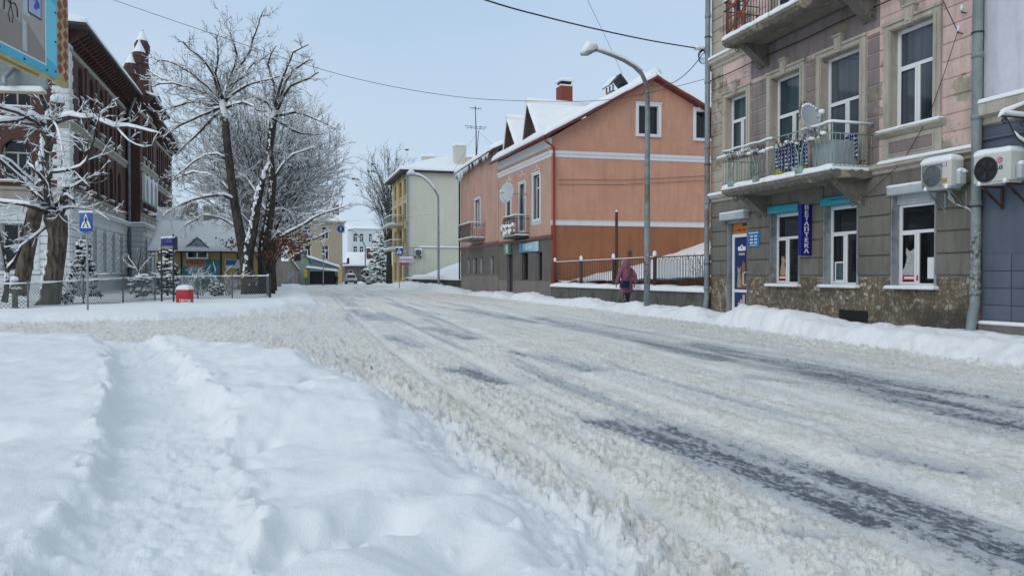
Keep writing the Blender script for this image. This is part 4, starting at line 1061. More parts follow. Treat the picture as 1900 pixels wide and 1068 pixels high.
mb = MB(); mb.profile(T2, [(.002, 3.92), (.07, 3.95), (.08, 4.05), (.2, 4.1), (.2, 4.30), (.002, 4.36)], 0, 10.2); link('cornice', mb, 'trim', LH)
mb = MB(); mb.profile(T2, [(.002, 3.66), (.05, 3.68), (.05, 3.72), (.002, 3.74)], 0, 10.2); link('trunking', mb, 'blue', LH)
mb = MB(); mb.snowbox(T2, 1, 10.2, .0, .21, 4.34, .06, 2); mb.snowbox(T2, 1, 10.2, .03, .1, .42, .04, 3); link('snow', mb, 'snow', LH)
t = thing('sign_bracket', 'black wrought iron scroll bracket heaped with snow at the right edge', 'bracket', T2(9.0, .3, 3.6))
def scroll(c, r, turns, s0, n, sgn=1):
    return [T2(c[0]+sgn*r*(1-i/ (turns*14))*math.cos(i*.45+s0), n, c[1]+r*(1-i/(turns*14))*math.sin(i*.45+s0)) for i in range(int(turns*11))]
mb = MB(); nn = 1.0
F2 = lambda n, z: T2(9.15, n, z)
mb.tube([F2(0, 3.85), F2(.9, 3.85)], .014, 6); mb.tube([F2(.0, 4.2), F2(.82, 3.9)], .012, 6)
mb.tube([F2(.9, 3.85), F2(.78, 3.83), F2(.68, 3.70), F2(.55, 3.52), F2(.38, 3.42), F2(.25, 3.38), F2(.2, 3.3), F2(.0, 3.28)], .013, 6)
for c, r in (((.82, 3.77), .055), ((.42, 3.75), .06)): mb.tube([F2(c[0]+r*(1-i/26)*math.cos(i*.5), c[1]+r*(1-i/26)*math.sin(i*.5)) for i in range(18)], .010, 5)
link('ironwork', mb, 'dark', t)
mb = MB(); mb.tube([F2(.95, 3.83), F2(.85, 3.92), F2(.6, 3.91), F2(.3, 3.9), F2(0, 3.92)], [.01, .05, .045, .045, .05], 8); mb.tube([F2(.84, 3.93), F2(.4, 4.09), F2(.05, 4.22)], [.045, .035, .03], 8)
mb.tube([F2(.6, 3.62), F2(.5, 3.53), F2(.35, 3.47), F2(.2, 3.46)], [.01, .03, .035, .02], 8); link('snow', mb, 'snow', t)
# ================================================================== orange house
M['orangew'] = plaster('terracotta_render', (.52, .275, .185), (.34, .17, .12), .5, None, 0, mottle=.12, bs=.15)
M['orangef'] = plaster('pale_terracotta_render', (.50, .31, .245), (.31, .18, .14), .5, None, 0, mottle=.12, bs=.15)
M['brownw'] = plaster('brown_orange_render', (.30, .125, .06), (.17, .07, .04), .6, None, 0, mottle=.1, bs=.15)
M['greybase'] = plaster('grey_brown_render', (.13, .115, .105), (.07, .06, .055), .4, None, 0)
M['slabst'] = plaster('stone_slab_plinth', (.20, .18, .165), (.11, .10, .09), .5, None, 0)
M['whitetrim'] = plaster('white_trim', (.66, .67, .70), (.45, .46, .48), .25, None, 0, mottle=.04, bs=.08)
M['maroon'] = simple('maroon_metal', (.13, .025, .022), .45, .1, 4, .05)
M['redpipe'] = simple('red_pipe', (.28, .03, .02), .4, .1, 4, .05)
M['soffit'] = simple('dark_wood_soffit', (.07, .05, .04), .7, .2, 8, .1)
A0 = Vector((12.04, 32.49)); B0 = Vector((11.86, 40.61)); C0 = Vector((12.08, 50.81))
sd = (B0-A0).normalized(); TM = Fr(A0, sd, (-sd.y, sd.x)); TM.n = Vector((-abs(sd.y), sd.x, 0)).normalized()
S0 = Vector((22.28, 31.75)); ss = (S0-A0).normalized(); TS = Fr(A0, ss, (ss.y, -ss.x))
if TS.n.y > 0: TS.n = -TS.n
OH = thing('orange_house', 'terracotta gabled house with white bands, maroon eaves and snowy roof dormers', 'house', (12.04, 32.49, .2))
LM = 8.1
ops = [(1.4, 2.3, 4.05, 6.2), (3.55, 4.35, 3.6, 6.0), (5.85, 6.5, 4.3, 6.0), (1.15, 1.95, 1.05, 2.42), (3.15, 4.1, 1.05, 2.42), (5.6, 6.55, .2, 2.45)]
mb = MB(); wall(mb, TM, 0, LM, -.1, 1.0, ops, m=2, depth=.25); wall(mb, TM, 0, LM, 1.0, 3.0, ops, m=1, depth=.25); wall(mb, TM, 0, LM, 3.0, 8.0, ops, m=0, mr=3, depth=.22)
EZ, PK, WD = 7.75, 10.72, 10.4
sp_k = 5.1
g_ops2 = [(4.36, 5.38, 8.08, 9.42), (7.36, 8.3, 8.0, 9.3)]
# gable wall: strips with window openings
def gtop(s): return 7.72+(PK-7.72)*s/sp_k if s <= sp_k else PK-(s-sp_k)*.50
wall(mb, TS, 0, WD, -.1, 3.65, (), m=5)
wall(mb, TS, 0, WD, 3.65, 7.72, (), m=4)
cuts = [0, 4.36, sp_k, 5.38, 7.36, 8.3, WD]
cuts = [0, 2, 4.36, sp_k, 5.38, 7.36, 8.3, WD]
for a, b_ in zip(cuts[:-1], cuts[1:]):
    op = [o for o in g_ops2 if o[0] <= (a+b_)/2 <= o[1]]
    if op:
        mb.poly([TS(a, 0, 7.72), TS(b_, 0, 7.72), TS(b_, 0, op[0][2]), TS(a, 0, op[0][2])], 4)
        mb.poly([TS(a, 0, op[0][3]), TS(b_, 0, op[0][3]), TS(b_, 0, gtop(b_)), TS(a, 0, gtop(a))], 4)
    else: mb.poly([TS(a, 0, 7.72), TS(b_, 0, 7.72), TS(b_, 0, gtop(b_)), TS(a, 0, gtop(a))], 4)
tmp = MB(); wall(tmp, TS, g_ops2[0][0]-.001, g_ops2[0][1]+.001, 8.079, 9.421, [g_ops2[0]], m=3); wall(tmp, TS, g_ops2[1][0]-.001, g_ops2[1][1]+.001, 7.999, 9.301, [g_ops2[1]], m=3)
mb.add(tmp.v, tmp.f, 3)
# back walls
pB = TM(LM, 0, 0); q1 = TS(WD, 0, 0); q2 = q1+(pB-TM(0, 0, 0))
mb.poly([(q1.x, q1.y, -.1), (q2.x, q2.y, -.1), (q2.x, q2.y, 7.9), (q1.x, q1.y, 7.9)], 4); mb.poly([(pB.x, pB.y, -.1), (q2.x, q2.y, -.1), (q2.x, q2.y, 7.9), (pB.x, pB.y, 7.9)], 4)
iv = [TM(.4, -.35, 0), TM(LM-.3, -.35, 0)]
mb.poly([iv[0], iv[1], iv[1]+Vector((0, 0, 7.5)), iv[0]+Vector((0, 0, 7.5))], 6)
link('wall', mb, ['orangef', 'greybase', 'slabst', 'whitetrim', 'orangew', 'brownw', 'black'], OH)
mb = MB()
mb.profile(TM, [(.002, 6.8), (.04, 6.82), (.05, 6.92), (.10, 6.98), (.12, 7.08), (.002, 7.12)], -.1, LM); mb.cut(); mb.profile(TS, [(.002, 6.8), (.04, 6.82), (.05, 6.92), (.10, 6.98), (.12, 7.08), (.002, 7.12)], -.02, WD)
mb.cut(); mb.profile(TS, [(.002, 3.62), (.05, 3.64), (.05, 3.82), (.08, 3.85), (.002, 3.88)], -.02, WD)
mb.cut(); mb.profile(TM, [(.002, 7.28), (.05, 7.3), (.10, 7.5), (.16, 7.66), (.002, 7.68)], -.1, LM)
link('band', mb, 'whitetrim', OH)
mb = MB(); mb.profile(TM, [(.002, 2.98), (.10, 3.02), (.16, 3.12), (.002, 3.2)], -.1, LM); link('band', mb, simple('brown_band', (.16, .085, .065), .7), OH)
for o, k in zip(ops[:3], ('T', 'T', 'T')):
    mb = MB(); surround(mb, TM, *o, .13, .06); 
    if o[2] > 3.7: mb.profile(TM, [(.002, o[2]-.30), (.03, o[2]-.28), (.10, o[2]-.15), (.002, o[2]-.13)], o[0]-.2, o[1]+.2)
    link('window_surround', mb, 'whitetrim', OH)
    window(TM, *o, OH, -.14, k, .06, trans=.72, mull=.5, sash=False, frame='dark' if o[2] > 4.2 else 'white')
for o in ops[3:5]: window(TM, *o, OH, -.18, 'M', .05, frame='dark', sash=False)
mb = MB(); mb.box(TM, 5.62, 6.53, -.2, -.14, .2, 2.44); mb.box(TM, 6.0, 6.05, -.14, -.12, .25, 2.4); link('door', mb, 'dark', OH)
for o in g_ops2:
    mb = MB(); surround(mb, TS, *o, .15, .06); mb.box(TS, o[0]-.08, o[1]+.08, .062, .12, o[2]-.15, o[2]-.06); link('window_surround', mb, 'whitetrim', OH)
    window(TS, *o, OH, -.14, 'M', .06, frame='dark', mull=.5, sash=False)
mb = MB(); mb.box(TS, 3.85, 4.02, .001, .02, 2.2, 2.45); link('vent', mb, 'rustmetal', OH)
# little white stucco flowers
mb = MB()
for cc in (1.85, 3.95, 6.2):
    mb.cut()
    for k in range(-3, 4):
        z = 6.52-abs(k)*.03+(.07 if k == 0 else 0); s = cc+k*.13
        mb.tube([TM(s-.06, .01, z+.05), TM(s, .01, z-.02), TM(s+.05, .01, z+.04)], .016, 5)
        if k == 0: mb.tube([TM(s, .01, z-.1), TM(s, .01, z+.12)], .022, 5)
link('stucco_ornament', mb, 'whitetrim', OH)
# roof
def roofslab(mb, pts, th, m=0):
    n = (Vector(pts[1])-Vector(pts[0])).cross(Vector(pts[2])-Vector(pts[0])).normalized()
    if n.z < 0: n = -n
    P = [Vector(p) for p in pts]+[Vector(p)-n*th for p in pts]; k = len(pts)
    mb.add(P, [tuple(range(k)), tuple(range(2*k-1, k-1, -1))]+[(i, (i+1) % k, k+(i+1) % k, k+i) for i in range(k)], m)
e1 = TM(-.45, .45, EZ); e2 = TM(LM+.05, .45, EZ)
off = TM(-.45, 0, 0)-TM(0, 0, 0)
r1 = TS(sp_k, 0, PK+.1)+off; r2 = r1+(e2-e1)
f1 = TS(WD+.5, 0, gtop(WD+.5)+.1)+off; f2 = f1+(e2-e1)
mb = MB(); roofslab(mb, [e1, e2, r2, r1], .14); roofslab(mb, [r1, r2, f2, f1], .14); 
rf = link('roof', mb, 'maroon', OH)
mb = MB(); th = .30
mb.snow(e1, e2, r2+Vector((0, 0, 0)), r1, th, 24, 14, seed=3, over=.03, nz=.12); mb.snow(r1-(r2-r1)*0, r2, f2, f1, th, 24, 14, seed=4, over=.03, nz=.12)
mb.tube([r1+Vector((0, .05, .1)), r2+Vector((0, 0, .1))], .26, 10)
link('snow', mb, 'snow', rf)
mb = MB(); mb.tube([e1+Vector((-.05, 0, -.12)), e2+Vector((-.05, 0, -.12))], .07, 8); g_ = link('gutter', mb, 'maroon', OH)
for dz, lab in ((0, 'upper one of two thin cables strung along the orange side wall'), (-.22, 'lower one of two thin cables strung along the orange side wall')):
    cable([TS(.35, .06, 5.75+dz), TS(3.5, .06, 5.82+dz), TS(8.5, .06, 6.2+dz)], .010, lab)
# red downpipe
p = e1+Vector((.0, .1, -.2))
mb = MB(); cpp = TS(.12, .1, 0)
mb.tube([p, p+Vector((.1, .1, -.1)), Vector((cpp.x, cpp.y, 7.25)), Vector((cpp.x, cpp.y, 4)), Vector((cpp.x, cpp.y, 1.0))], .055, 10); link('downpipe', mb, 'redpipe', OH)
# two triangular dormers on the street side
for (s, w_, zz, hh) in ((2.6, 1.15, 8.15, 1.75), (5.8, 1.1, 8.05, 1.6)):
    slope = (PK+.1-EZ)/(((r1-e1).xy).length)
    def onroof(s_, back): return TM(s_, .45-back, EZ+slope*back)
    b0 = .55
    a_ = onroof(s-w_, b0); c_ = onroof(s+w_, b0); apex = onroof(s, b0); apex.z += hh
    back = apex+Vector(((apex.z-onroof(s, b0).z)/slope, 0, 0))*1.0
    mb = MB(); roofslab(mb, [a_+Vector((-.2, 0, 0)), apex+Vector((-.35, 0, .05)), back, back+Vector((.01, 0, 0))], .09); roofslab(mb, [c_+Vector((-.2, 0, 0)), apex+Vector((-.35, 0, .05)), back, back+Vector((.01, 0, 0))], .09)
    dm = link('dormer', mb, 'soffit', OH)
    mb = MB(); mb.poly([a_+Vector((.1, 0, 0)), c_+Vector((.1, 0, 0)), apex+Vector((.1, 0, 0))]); link('dormer_front', mb, 'soffit', dm)
    mb = MB(); up = Vector((0, 0, .02))
    for e_ in (a_, c_): mb.snow(e_+Vector((-.25, 0, 0))+up, apex+Vector((-.4, 0, .06))+up, back+up, back+Vector((.05, (e_.y-apex.y)*.1, 0))+up, .2, 10, 8, seed=int(s*3), over=.02, nz=.1)
    mb.tube([apex+Vector((-.38, 0, .16)), back+Vector((0, 0, .12))], .17, 10)
    link('snow', mb, 'snow', dm)
# chimneys
M['redbrick'] = brickmat('red_chimney_brick', (.30, .055, .03), (.24, .045, .03), (.13, .09, .08), .26, .08)
mb = MB(); mb.box(IDF, 14.0, 14.66, 36.3, 37.0, 8.5, 11.2); mb.box(IDF, 13.97, 14.69, 36.27, 37.03, 11.2, 11.28, 1); mb.box(IDF, 14.06, 14.60, 36.36, 36.94, 11.28, 11.45, 2); mb.box(IDF, 13.95, 14.71, 36.25, 37.05, 11.45, 11.49, 1)
ch = link('chimney', mb, ['redbrick', 'white', 'black'], OH)
mb = MB(); mb.snow((13.95, 36.25, 11.49), (14.71, 36.25, 11.49), (14.71, 37.05, 11.49), (13.95, 37.05, 11.49), .2, over=.01); link('snow', mb, 'snow', ch)
cq = TS(3.75, -1.4, 0)
mb = MB(); q = cq
mb.box(IDF, q.x-.35, q.x+.35, q.y-.4, q.y+.4, 9.6, 10.35); 
for dx in (-.33, .33):
    for dy in (-.38, 0, .38): mb.box(IDF, q.x+dx-.03, q.x+dx+.03, q.y+dy-.03, q.y+dy+.03, 10.35, 10.62)
roofslab(mb, [(q.x-.5, q.y-.55, 10.6), (q.x-.5, q.y+.55, 10.6), (q.x, q.y+.55, 11.15), (q.x, q.y-.55, 11.15)], .04, 1); roofslab(mb, [(q.x+.5, q.y-.55, 10.6), (q.x+.5, q.y+.55, 10.6), (q.x, q.y+.55, 11.15), (q.x, q.y-.55, 11.15)], .04, 1)
cw = link('chimney', mb, [brickmat('chimney_brick_b', (.26, .12, .08), (.2, .09, .06), (.2, .18, .16)), 'dark'], OH)
mb = MB(); mb.snow((q.x-.5, q.y-.3, 10.62), (q.x-.5, q.y+.5, 10.62), (q.x-.1, q.y+.5, 11.05), (q.x-.1, q.y-.3, 11.05), .14, seed=4, over=0); link('snow', mb, 'snow', cw)
# balcony of the orange house
def iron_balcony(Tf, s0, s1, d, z0, zt, parent, plants, seed):
    mb = MB(); mb.bbox(Tf, s0, s1, 0, d, z0-.14, z0, .03); sl = link('balcony_slab', mb, 'dark' if plants else 'slabst', parent)
    mb = MB()
    for z in (z0+.1, zt-.15, zt):
        for a, b in (((s0, 0), (s0, d)), ((s1, 0), (s1, d)), ((s0, d), (s1, d))): mb.tube([Tf(a[0]+.02, a[1], z), Tf(b[0]-.02, b[1]-.02, z)], .018, 6)
    k = int((s1-s0)/.13)
    for i in range(k+1):
        s = s0+.02+(s1-s0-.04)*i/k; bl = .10 if plants else 0
        mb.tube([Tf(s, d-.02, z0), Tf(s, d+bl*1.3, z0+.12), Tf(s, d+bl, z0+.4), Tf(s, d-.02, zt)], .012, 4)
    for i in range(int(d/.13)+1):
        for s in (s0+.02, s1-.02): mb.tube([Tf(s, i*.13, z0), Tf(s, i*.13, zt)], .012, 4)
    rl = link('balcony_railing', mb, 'dark', parent)
    mb = MB(); mb.tube([Tf(s0, 0, zt+.03), Tf(s0, d, zt+.03), Tf(s1, d, zt+.03), Tf(s1, 0, zt+.03)], .035, 6)
    mb.snowbox(Tf, s0, s1, 0.02, d, z0, .16 if not plants else .06, seed)
    if plants:
        rr = random.Random(seed)
        for i in range(60): s = rr.uniform(s0, s1); z = rr.uniform(z0+.1, z0+.55); mb.sphere(Tf(s, d+rr.uniform(.0, .14), z), rr.uniform(.04, .1), (.9, .9, 1), seg=6)
    link('snow', mb, 'snow', rl)
iron_balcony(TM, 2.95, 4.95, .75, 3.32, 4.3, OH, True, 3)
dish('satellite_dish', 'round grey satellite dish fixed beside the tall balcony window of the orange house', TM(3.6, .95, 5.45), .52, (-.9, -.55, .2), pole=[TM(3.3, 0, 5.45)])
t = thing('shop_sign', 'light blue lettered sign on the grey ground floor of the orange house', 'sign', TM(3, .1, 2.8))
m, nt, b = newmat('blue_gradient_sign'); v = coords(nt, facade=True); s_ = N(nt, 'ShaderNodeSeparateXYZ'); L(nt, v, s_.inputs[0])
L(nt, ramp(nt, mapr(nt, s_.outputs[0], 45.9, 48.6), [(0, (.42, .60, .68)), (.5, (.12, .30, .48)), (1, (.03, .25, .42))]), b.inputs['Base Color']); M['signgrad'] = m
mb = MB(); mb.bbox(TM, 1.5, 4.3, .03, .10, 2.47, 2.95, .01); link('panel', mb, m, t)
text('lettering', 'ВІКНА', TM, 2.95, .105, 2.70, .42, simple('letter_white', (.7, .78, .82), .5, 0, 1, 0), t, mirror=True, bold=.005)
t = thing('shop_sign', 'small green and white poster sign over the dark door of the orange house', 'sign', TM(6.1, .1, 2.7))
mb = MB(); mb.bbox(TM, 5.65, 6.5, .03, .22, 2.42, 3.0, .01); link('panel', mb, simple('green_white_print', (.10, .22, .17), .5, .6, 6, 0), t)
mb = MB(); mb.box(TM, 5.75, 6.15, .221, .225, 2.5, 2.92); link('print', mb, simple('pale_print', (.42, .46, .40), .5, .4, 14, 0), t)
# -------- lower wing
WG = thing('house_wing', 'lower pale terracotta house with icicles joined to the gabled orange house', 'house', (11.9, 45, .2))
sd = (C0-B0).normalized(); TW = Fr(B0, sd, (-1, 0)); TW.n = Vector((-sd.y, sd.x, 0)).normalized()
if TW.n.x > 0: TW.n = -TW.n
LW = 10.2
wops = [(4.35, 5.7, 4.3, 6.1)]+[(a, b_, 1.4, 2.42) for a, b_ in ((7.2, 8.2), (5.4, 6.5), (3.7, 4.6), (1.15, 2.05))]
mb = MB(); wall(mb, TW, 0.02, LW, -.1, 1.28, (), m=2); wall(mb, TW, .02, LW, 1.28, 3.1, wops, m=1, depth=.25); wall(mb, TW, .02, LW, 3.1, 8.5, wops, m=0, mr=3)
pB = TW(LW, 0, 0)
mb.poly([pB+Vector((0, 0, -.1)), pB+Vector((9, 0, -.1)), pB+Vector((9, 0, 8.4)), pB+Vector((4.5, 0, 10.6)), pB+Vector((0, 0, 8.4))], 0)
mb.poly([TW(0.3, -.35, 0), TW(LW-.3, -.35, 0), TW(LW-.3, -.35, 8), TW(.3, -.35, 8)], 4)
link('wall', mb, ['orangef', 'greybase', 'slabst', 'whitetrim', 'black'], WG)
mb = MB(); mb.profile(TW, [(.002, 3.05), (.08, 3.1), (.14, 3.2), (.002, 3.28)], .05, LW); link('band', mb, simple('brown_band_b', (.19, .11, .09), .7), WG)
mb = MB(); surround(mb, TW, *wops[0], .14, .06, bottom=False); link('window_surround', mb, 'whitetrim', WG); window(TW, *wops[0], WG, -.14, 'M', .07, sash=False, pane='glassb')
for o in wops[1:]: window(TW, *o, WG, -.18, 'M', .05, frame='dark', sash=False)
e1 = TW(-.02, .45, 8.45); e2 = TW(LW+.3, .45, 8.45); r1 = TW(-.02, -4.5, 10.7); r2 = TW(LW+.3, -4.5, 10.7)
mb = MB(); roofslab(mb, [e1, e2, r2, r1], .14); roofslab(mb, [r1, r2, r2+Vector((5, 0, -2.3)), r1+Vector((5, 0, -2.3))], .14); rf = link('roof', mb, 'dark', WG)
mb = MB(); mb.snow(e1, e2, r2, r1, .28, 20, 10, seed=8, over=.05, nz=.15); mb.snow(r1, r2, r2+Vector((5, 0, -2.3)), r1+Vector((5, 0, -2.3)), .28, 10, 8); link('snow', mb, 'snow', rf)
M['ice'] = simple('ice', (.62, .70, .76), .15, .05, 4, .1)
mb = MB(); rr = random.Random(5)
for i in range(70):
    s = rr.choice((rr.uniform(6.5, 9.8), rr.uniform(0, 10))); ln = rr.uniform(.12, .4)*(2.0 if 7.2 < s < 9 else 1)
    p = TW(s, .47, 8.33); mb.tube([p, p-Vector((0, 0, ln*.5)), p-Vector((0, 0, ln))], [.04, .025, .004], 5)
link('icicles', mb, 'ice', rf)
iron_balcony(TW, 3.15, 6.6, .95, 3.62, 4.5, WG, False, 5)
pp = TW(LW-.1, .12, 0); mb = MB(); mb.tube([Vector((pp.x-.3, pp.y, 8.3)), Vector((pp.x, pp.y, 7.9)), Vector((pp.x, pp.y, 1))], .06, 8); link('downpipe', mb, 'dark', WG)

# ================================================================== retaining wall, fence, slope
M['wallc'] = plaster('mossy_concrete_wall', (.12, .12, .10), (.05, .05, .042), .6, (.07, .08, .045), .05, bs=.6)
RW = thing('retaining_wall', 'low mossy concrete retaining wall capped with snow in front of the orange house', 'wall', (12.1, 26, .2))
mb = MB(); mb.box(T, 19.1, 32.45, -.35, 0.0, -.1, .80)
for i in range(6): mb.box(T, 19.3+i*2.2, 19.34+i*2.2, .0, .004, .0, .79)
link('wall', mb, 'wallc', RW)
mb = MB(); mb.snow(T(19.08, .10, .79), T(32.4, .10, .79), T(32.4, -.5, .82), T(19.08, -.5, .82), .14, 60, 5, seed=12, over=.06, nz=.25); link('snow', mb, 'snow', RW)
FN = thing('iron_fence', 'dark iron railing with hooped bars on top of the snowy retaining wall', 'fence', (12.2, 26, .95))
def rail_run(mb, s0, s1, n, z0, z1, style, step):
    mb.tube([T(s0, n, z1), T(s1, n, z1)], .022, 6)
    k = int((s1-s0)/step)
    if style == 'bars':
        mb.tube([T(s0, n, z0+.05), T(s1, n, z0+.05)], .014, 6)
        for i in range(k+1): s = s0+(s1-s0)*i/k; mb.tube([T(s, n, z0), T(s, n, z1)], .011, 4)
    else:
        for i in range(k):
            s = s0+(s1-s0)*(i+.5)/k; a = step*.30
            if i % 2 == 0: pts = [(s-a, z0+.0), (s-a, z1-.14), (s-a*.6, z1-.07), (s+a*.6, z1-.07), (s+a, z1-.14), (s+a, z0)]
            else: pts = [(s-a, z1-.02), (s-a, z0+.12), (s-a*.6, z0+.05), (s+a*.6, z0+.05), (s+a, z0+.12), (s+a, z1-.02)]
            mb.tube([T(x, n, z) for x, z in pts], .012, 4)
mb = MB(); rail_run(mb, 22.8, 32.3, -.14, 1.02, 1.88, 'bars', .17); link('bar_panel', mb, 'rustmetal', FN)
mb = MB(); rail_run(mb, 19.05, 22.6, -.14, 1.02, 1.88, 'hoop', .19); link('hoop_panel', mb, 'dark', FN)
for s in (22.7, 25.99, 29.2, 32.35):
    mb = MB(); mb.bbox(T, s-.045, s+.045, -.19, -.10, .8, 1.96, .008); p = link('post', mb, 'rustmetal', FN)
    mb = MB(); mb.sphere(T(s, -.14, 2.0), .075, (1, 1, 1.6), seg=8); link('snow', mb, 'snow', p)
mb = MB(); 
for i in range(60): s = 22.8+9.5*i/60; mb.sphere(T(s, -.14, 1.905), .03, (1, 3, .7), seg=6)
link('snow', mb, 'snow', FN)
t = thing('iron_post', 'tall thin rusty iron post standing in the fence behind the person in pink', 'post', T(26.05, -.3, .8))
mb = MB(); mb.bbox(T, 26.0, 26.09, -.34, -.25, .8, 3.72, .01); link('shaft', mb, 'rustmetal', t); mb = MB(); mb.sphere(T(26.045, -.295, 3.74), .05, seg=8); link('snow', mb, 'snow', t)
def hill(name, x0, x1, y0, y1, fn, n=60, m_=60):
    V = []; F = []
    for i in range(n+1):
        for j in range(m_+1): x = x0+(x1-x0)*i/n; y = y0+(y1-y0)*j/m_; V.append((x, y, fn(x, y)))
    for i in range(n):
        for j in range(m_): F.append((i*(m_+1)+j, (i+1)*(m_+1)+j, (i+1)*(m_+1)+j+1, i*(m_+1)+j+1))
    mb = MB(); mb.add(V, F, 0, True); o = link(name, mb, 'snow', None); tag(o, kind='structure'); return o
def vs(x, y, s=0): return float(vn(np.array([x]), np.array([y]), s)[0])
hill('terrain', 12.25, 26, 19.02, 32.6, lambda x, y: .99+max(0, (x-12.9))*.225+.08*max(0, x-16)+.15*(vs(x*1.1, y*.8, 5)-.5)+.07*(vs(x*3, y*3, 6)-.5)+min(.3, max(0, 31.3-y)*.02))
# shrubs on the slope
for k, (x, y, lab) in enumerate(((13.2, 21.2, 'bare twiggy shrub in the snow behind the hooped fence near the drainpipe'), (14.0, 22.6, 'thin leafless saplings on the snowy slope above the hooped fence'))):
    t = drybush((x, y, .95+(x-12.6)*.235), 1.1, 16, k, k=6); o = link('shrub', t, 'twig', None); tag(o, lab, 'shrub')
for i, px in enumerate((1090, 1165, 1285)): pass

# ================================================================== second stone wall with snow mound
t = thing('stone_wall', 'low dark rubble wall buried in snow beside the cream house', 'wall', (12.3, 60, .2))
mb = MB(); rr = random.Random(3)
for i in range(64):
    for j in range(3):
        y = 51.5+i*.32+rr.uniform(-.05, .05); mb.bbox(IDF, 12.2+rr.uniform(-.04, .04), 12.6, y, y+.33, .0+j*.3, .3+j*.3+rr.uniform(-.02, .05), .05)
link('wall', mb, simple('dark_rubble', (.06, .06, .055), .9, .4, 5, .5), t)
mb = MB(); mb.snow((12.05, 51.3, .98), (12.05, 72, 1.0), (12.9, 72, 1.1), (12.9, 51.3, 1.05), .3, 40, 5, seed=5, over=.05); link('snow', mb, 'snow', t)
hill('terrain', 12.5, 24, 51.4, 81, lambda x, y: 1.05+1.5*float(sst(np.array([x]), 12.6, 16.5)[0])*(1-.75*float(sst(np.array([y]), 70, 80)[0]))+.25*(vs(x*.7, y*.5, 8)-.5))
# ================================================================== cream building
M['cream'] = plaster('cream_render', (.60, .585, .49), (.38, .36, .29), .2, None, 0, mottle=.05, bs=.12)
M['yellow'] = plaster('ochre_render', (.48, .34, .14), (.30, .22, .10), .2, None, 0, mottle=.06, bs=.1)
M['brownwin'] = simple('brown_window', (.13, .075, .03), .5, .2, 5, 0)
CB = thing('apartment_house', 'cream four storey apartment house with balconies and snowy roof behind the street lamp', 'house', (13.45, 82, .3))
TC = Fr((13.45, 0), (0, 1), (-1, 0)); TD = Fr((0, 82), (1, 0), (0, -1))
EZc = 12.9
mb = MB(); wall(mb, TD, 13.45, 27, -.2, 4.3, (), m=0); wall(mb, TD, 13.45, 27, 4.3, EZc+.1, (), m=0)
cops = []
for zf in (.6, 4.3, 7.1, 9.9):
    for (a, b_) in ((83.2, 84.6), (86.4, 88.2), (90.6, 92.0)):
        cops.append((a, b_, zf+(.6 if zf > 1 else .2), zf+2.3))
wall(mb, TC, 82, 94, -.2, EZc, cops, m=1, mr=1, depth=.3)
mb.poly([TC(82.2, -.6, 0), TC(93.8, -.6, 0), TC(93.8, -.6, 12.5), TC(82.2, -.6, 12.5)], 2)
mb.poly([(13.45, 94, -.2), (27, 94, -.2), (27, 94, EZc), (13.45, 94, EZc)], 0); mb.poly([(27, 82, -.2), (27, 94, -.2), (27, 94, EZc), (27, 82, EZc)], 0)
link('wall', mb, ['cream', 'yellow', 'brownwin'], CB)
for o in cops: window(TC, *o, CB, -.2, 'M', .1, frame='brownwin', sash=False)
mb = MB()
for a in (82.0, 85.2, 89.0, 92.6): mb.cut(); mb.box(TC, a, a+.5, .002, .1, -.1, EZc)
for z in (4.0, 9.6): mb.cut(); mb.box(TC, 82.5, 93.9, .003, .06, z, z+.15)
link('pilaster', mb, 'cream', CB)
mb = MB(); mb.box(TD, 13.6, 27, .002, .15, 4.42, 4.50); lg = link('ledge', mb, 'cream', CB)
mb = MB(); mb.snowbox(TD, 14.6, 27, 0, .2, 4.50, .12, 3); link('snow', mb, 'snow', lg)
mb = MB(); roofslab(mb, [(12.6, 81.4, EZc), (27.5, 81.4, EZc+1.6), (27.5, 94.5, EZc+1.6), (12.6, 94.5, EZc)], .2)
rr = [(12.6, 81.4, EZc+.05), (12.6, 94.6, EZc+.05), (19.5, 88, 15.6), (28, 81.4, EZc+.05), (28, 94.6, EZc+.05)]
mb = MB(); mb.box(IDF, 12.6, 28, 81.4, 94.6, EZc-.1, EZc+.12); rf = link('roof', mb, 'dark', CB)
mb = MB(); A_, B_, P1, P2 = (12.5, 81.3, EZc+.1), (12.5, 94.7, EZc+.1), (18.5, 88, 15.4), (22.5, 88, 15.4)
mb.snow(A_, B_, P1, P1, .35, 16, 8, seed=1); mb.snow((28, 81.3, EZc+.1), A_, P1, P2, .35, 20, 8, seed=2, over=.05); mb.snow((28, 94.7, EZc+.1), B_, P1, P2, .35, 20, 8, seed=2); mb.snow((28, 81.3, EZc+.1), (28, 94.7, EZc+.1), P2, P2, .35)
link('snow', mb, 'snow', rf)
for k, (x0, x1, y, z0, z1) in enumerate(((19.2, 20.5, 83.5, 13, 16.3), (16.2, 17.8, 87.5, 14.0, 15.5), (20.5, 23.5, 82.8, 12.9, 14.9))):
    mb = MB(); mb.box(IDF, x0, x1, y, y+1.2, z0, z1); c_ = link('chimney', mb, 'cream', CB); mb = MB(); mb.snow((x0-.1, y-.1, z1), (x1+.1, y-.1, z1), (x1+.1, y+1.3, z1), (x0-.1, y+1.3, z1), .35); link('snow', mb, 'snow', c_)
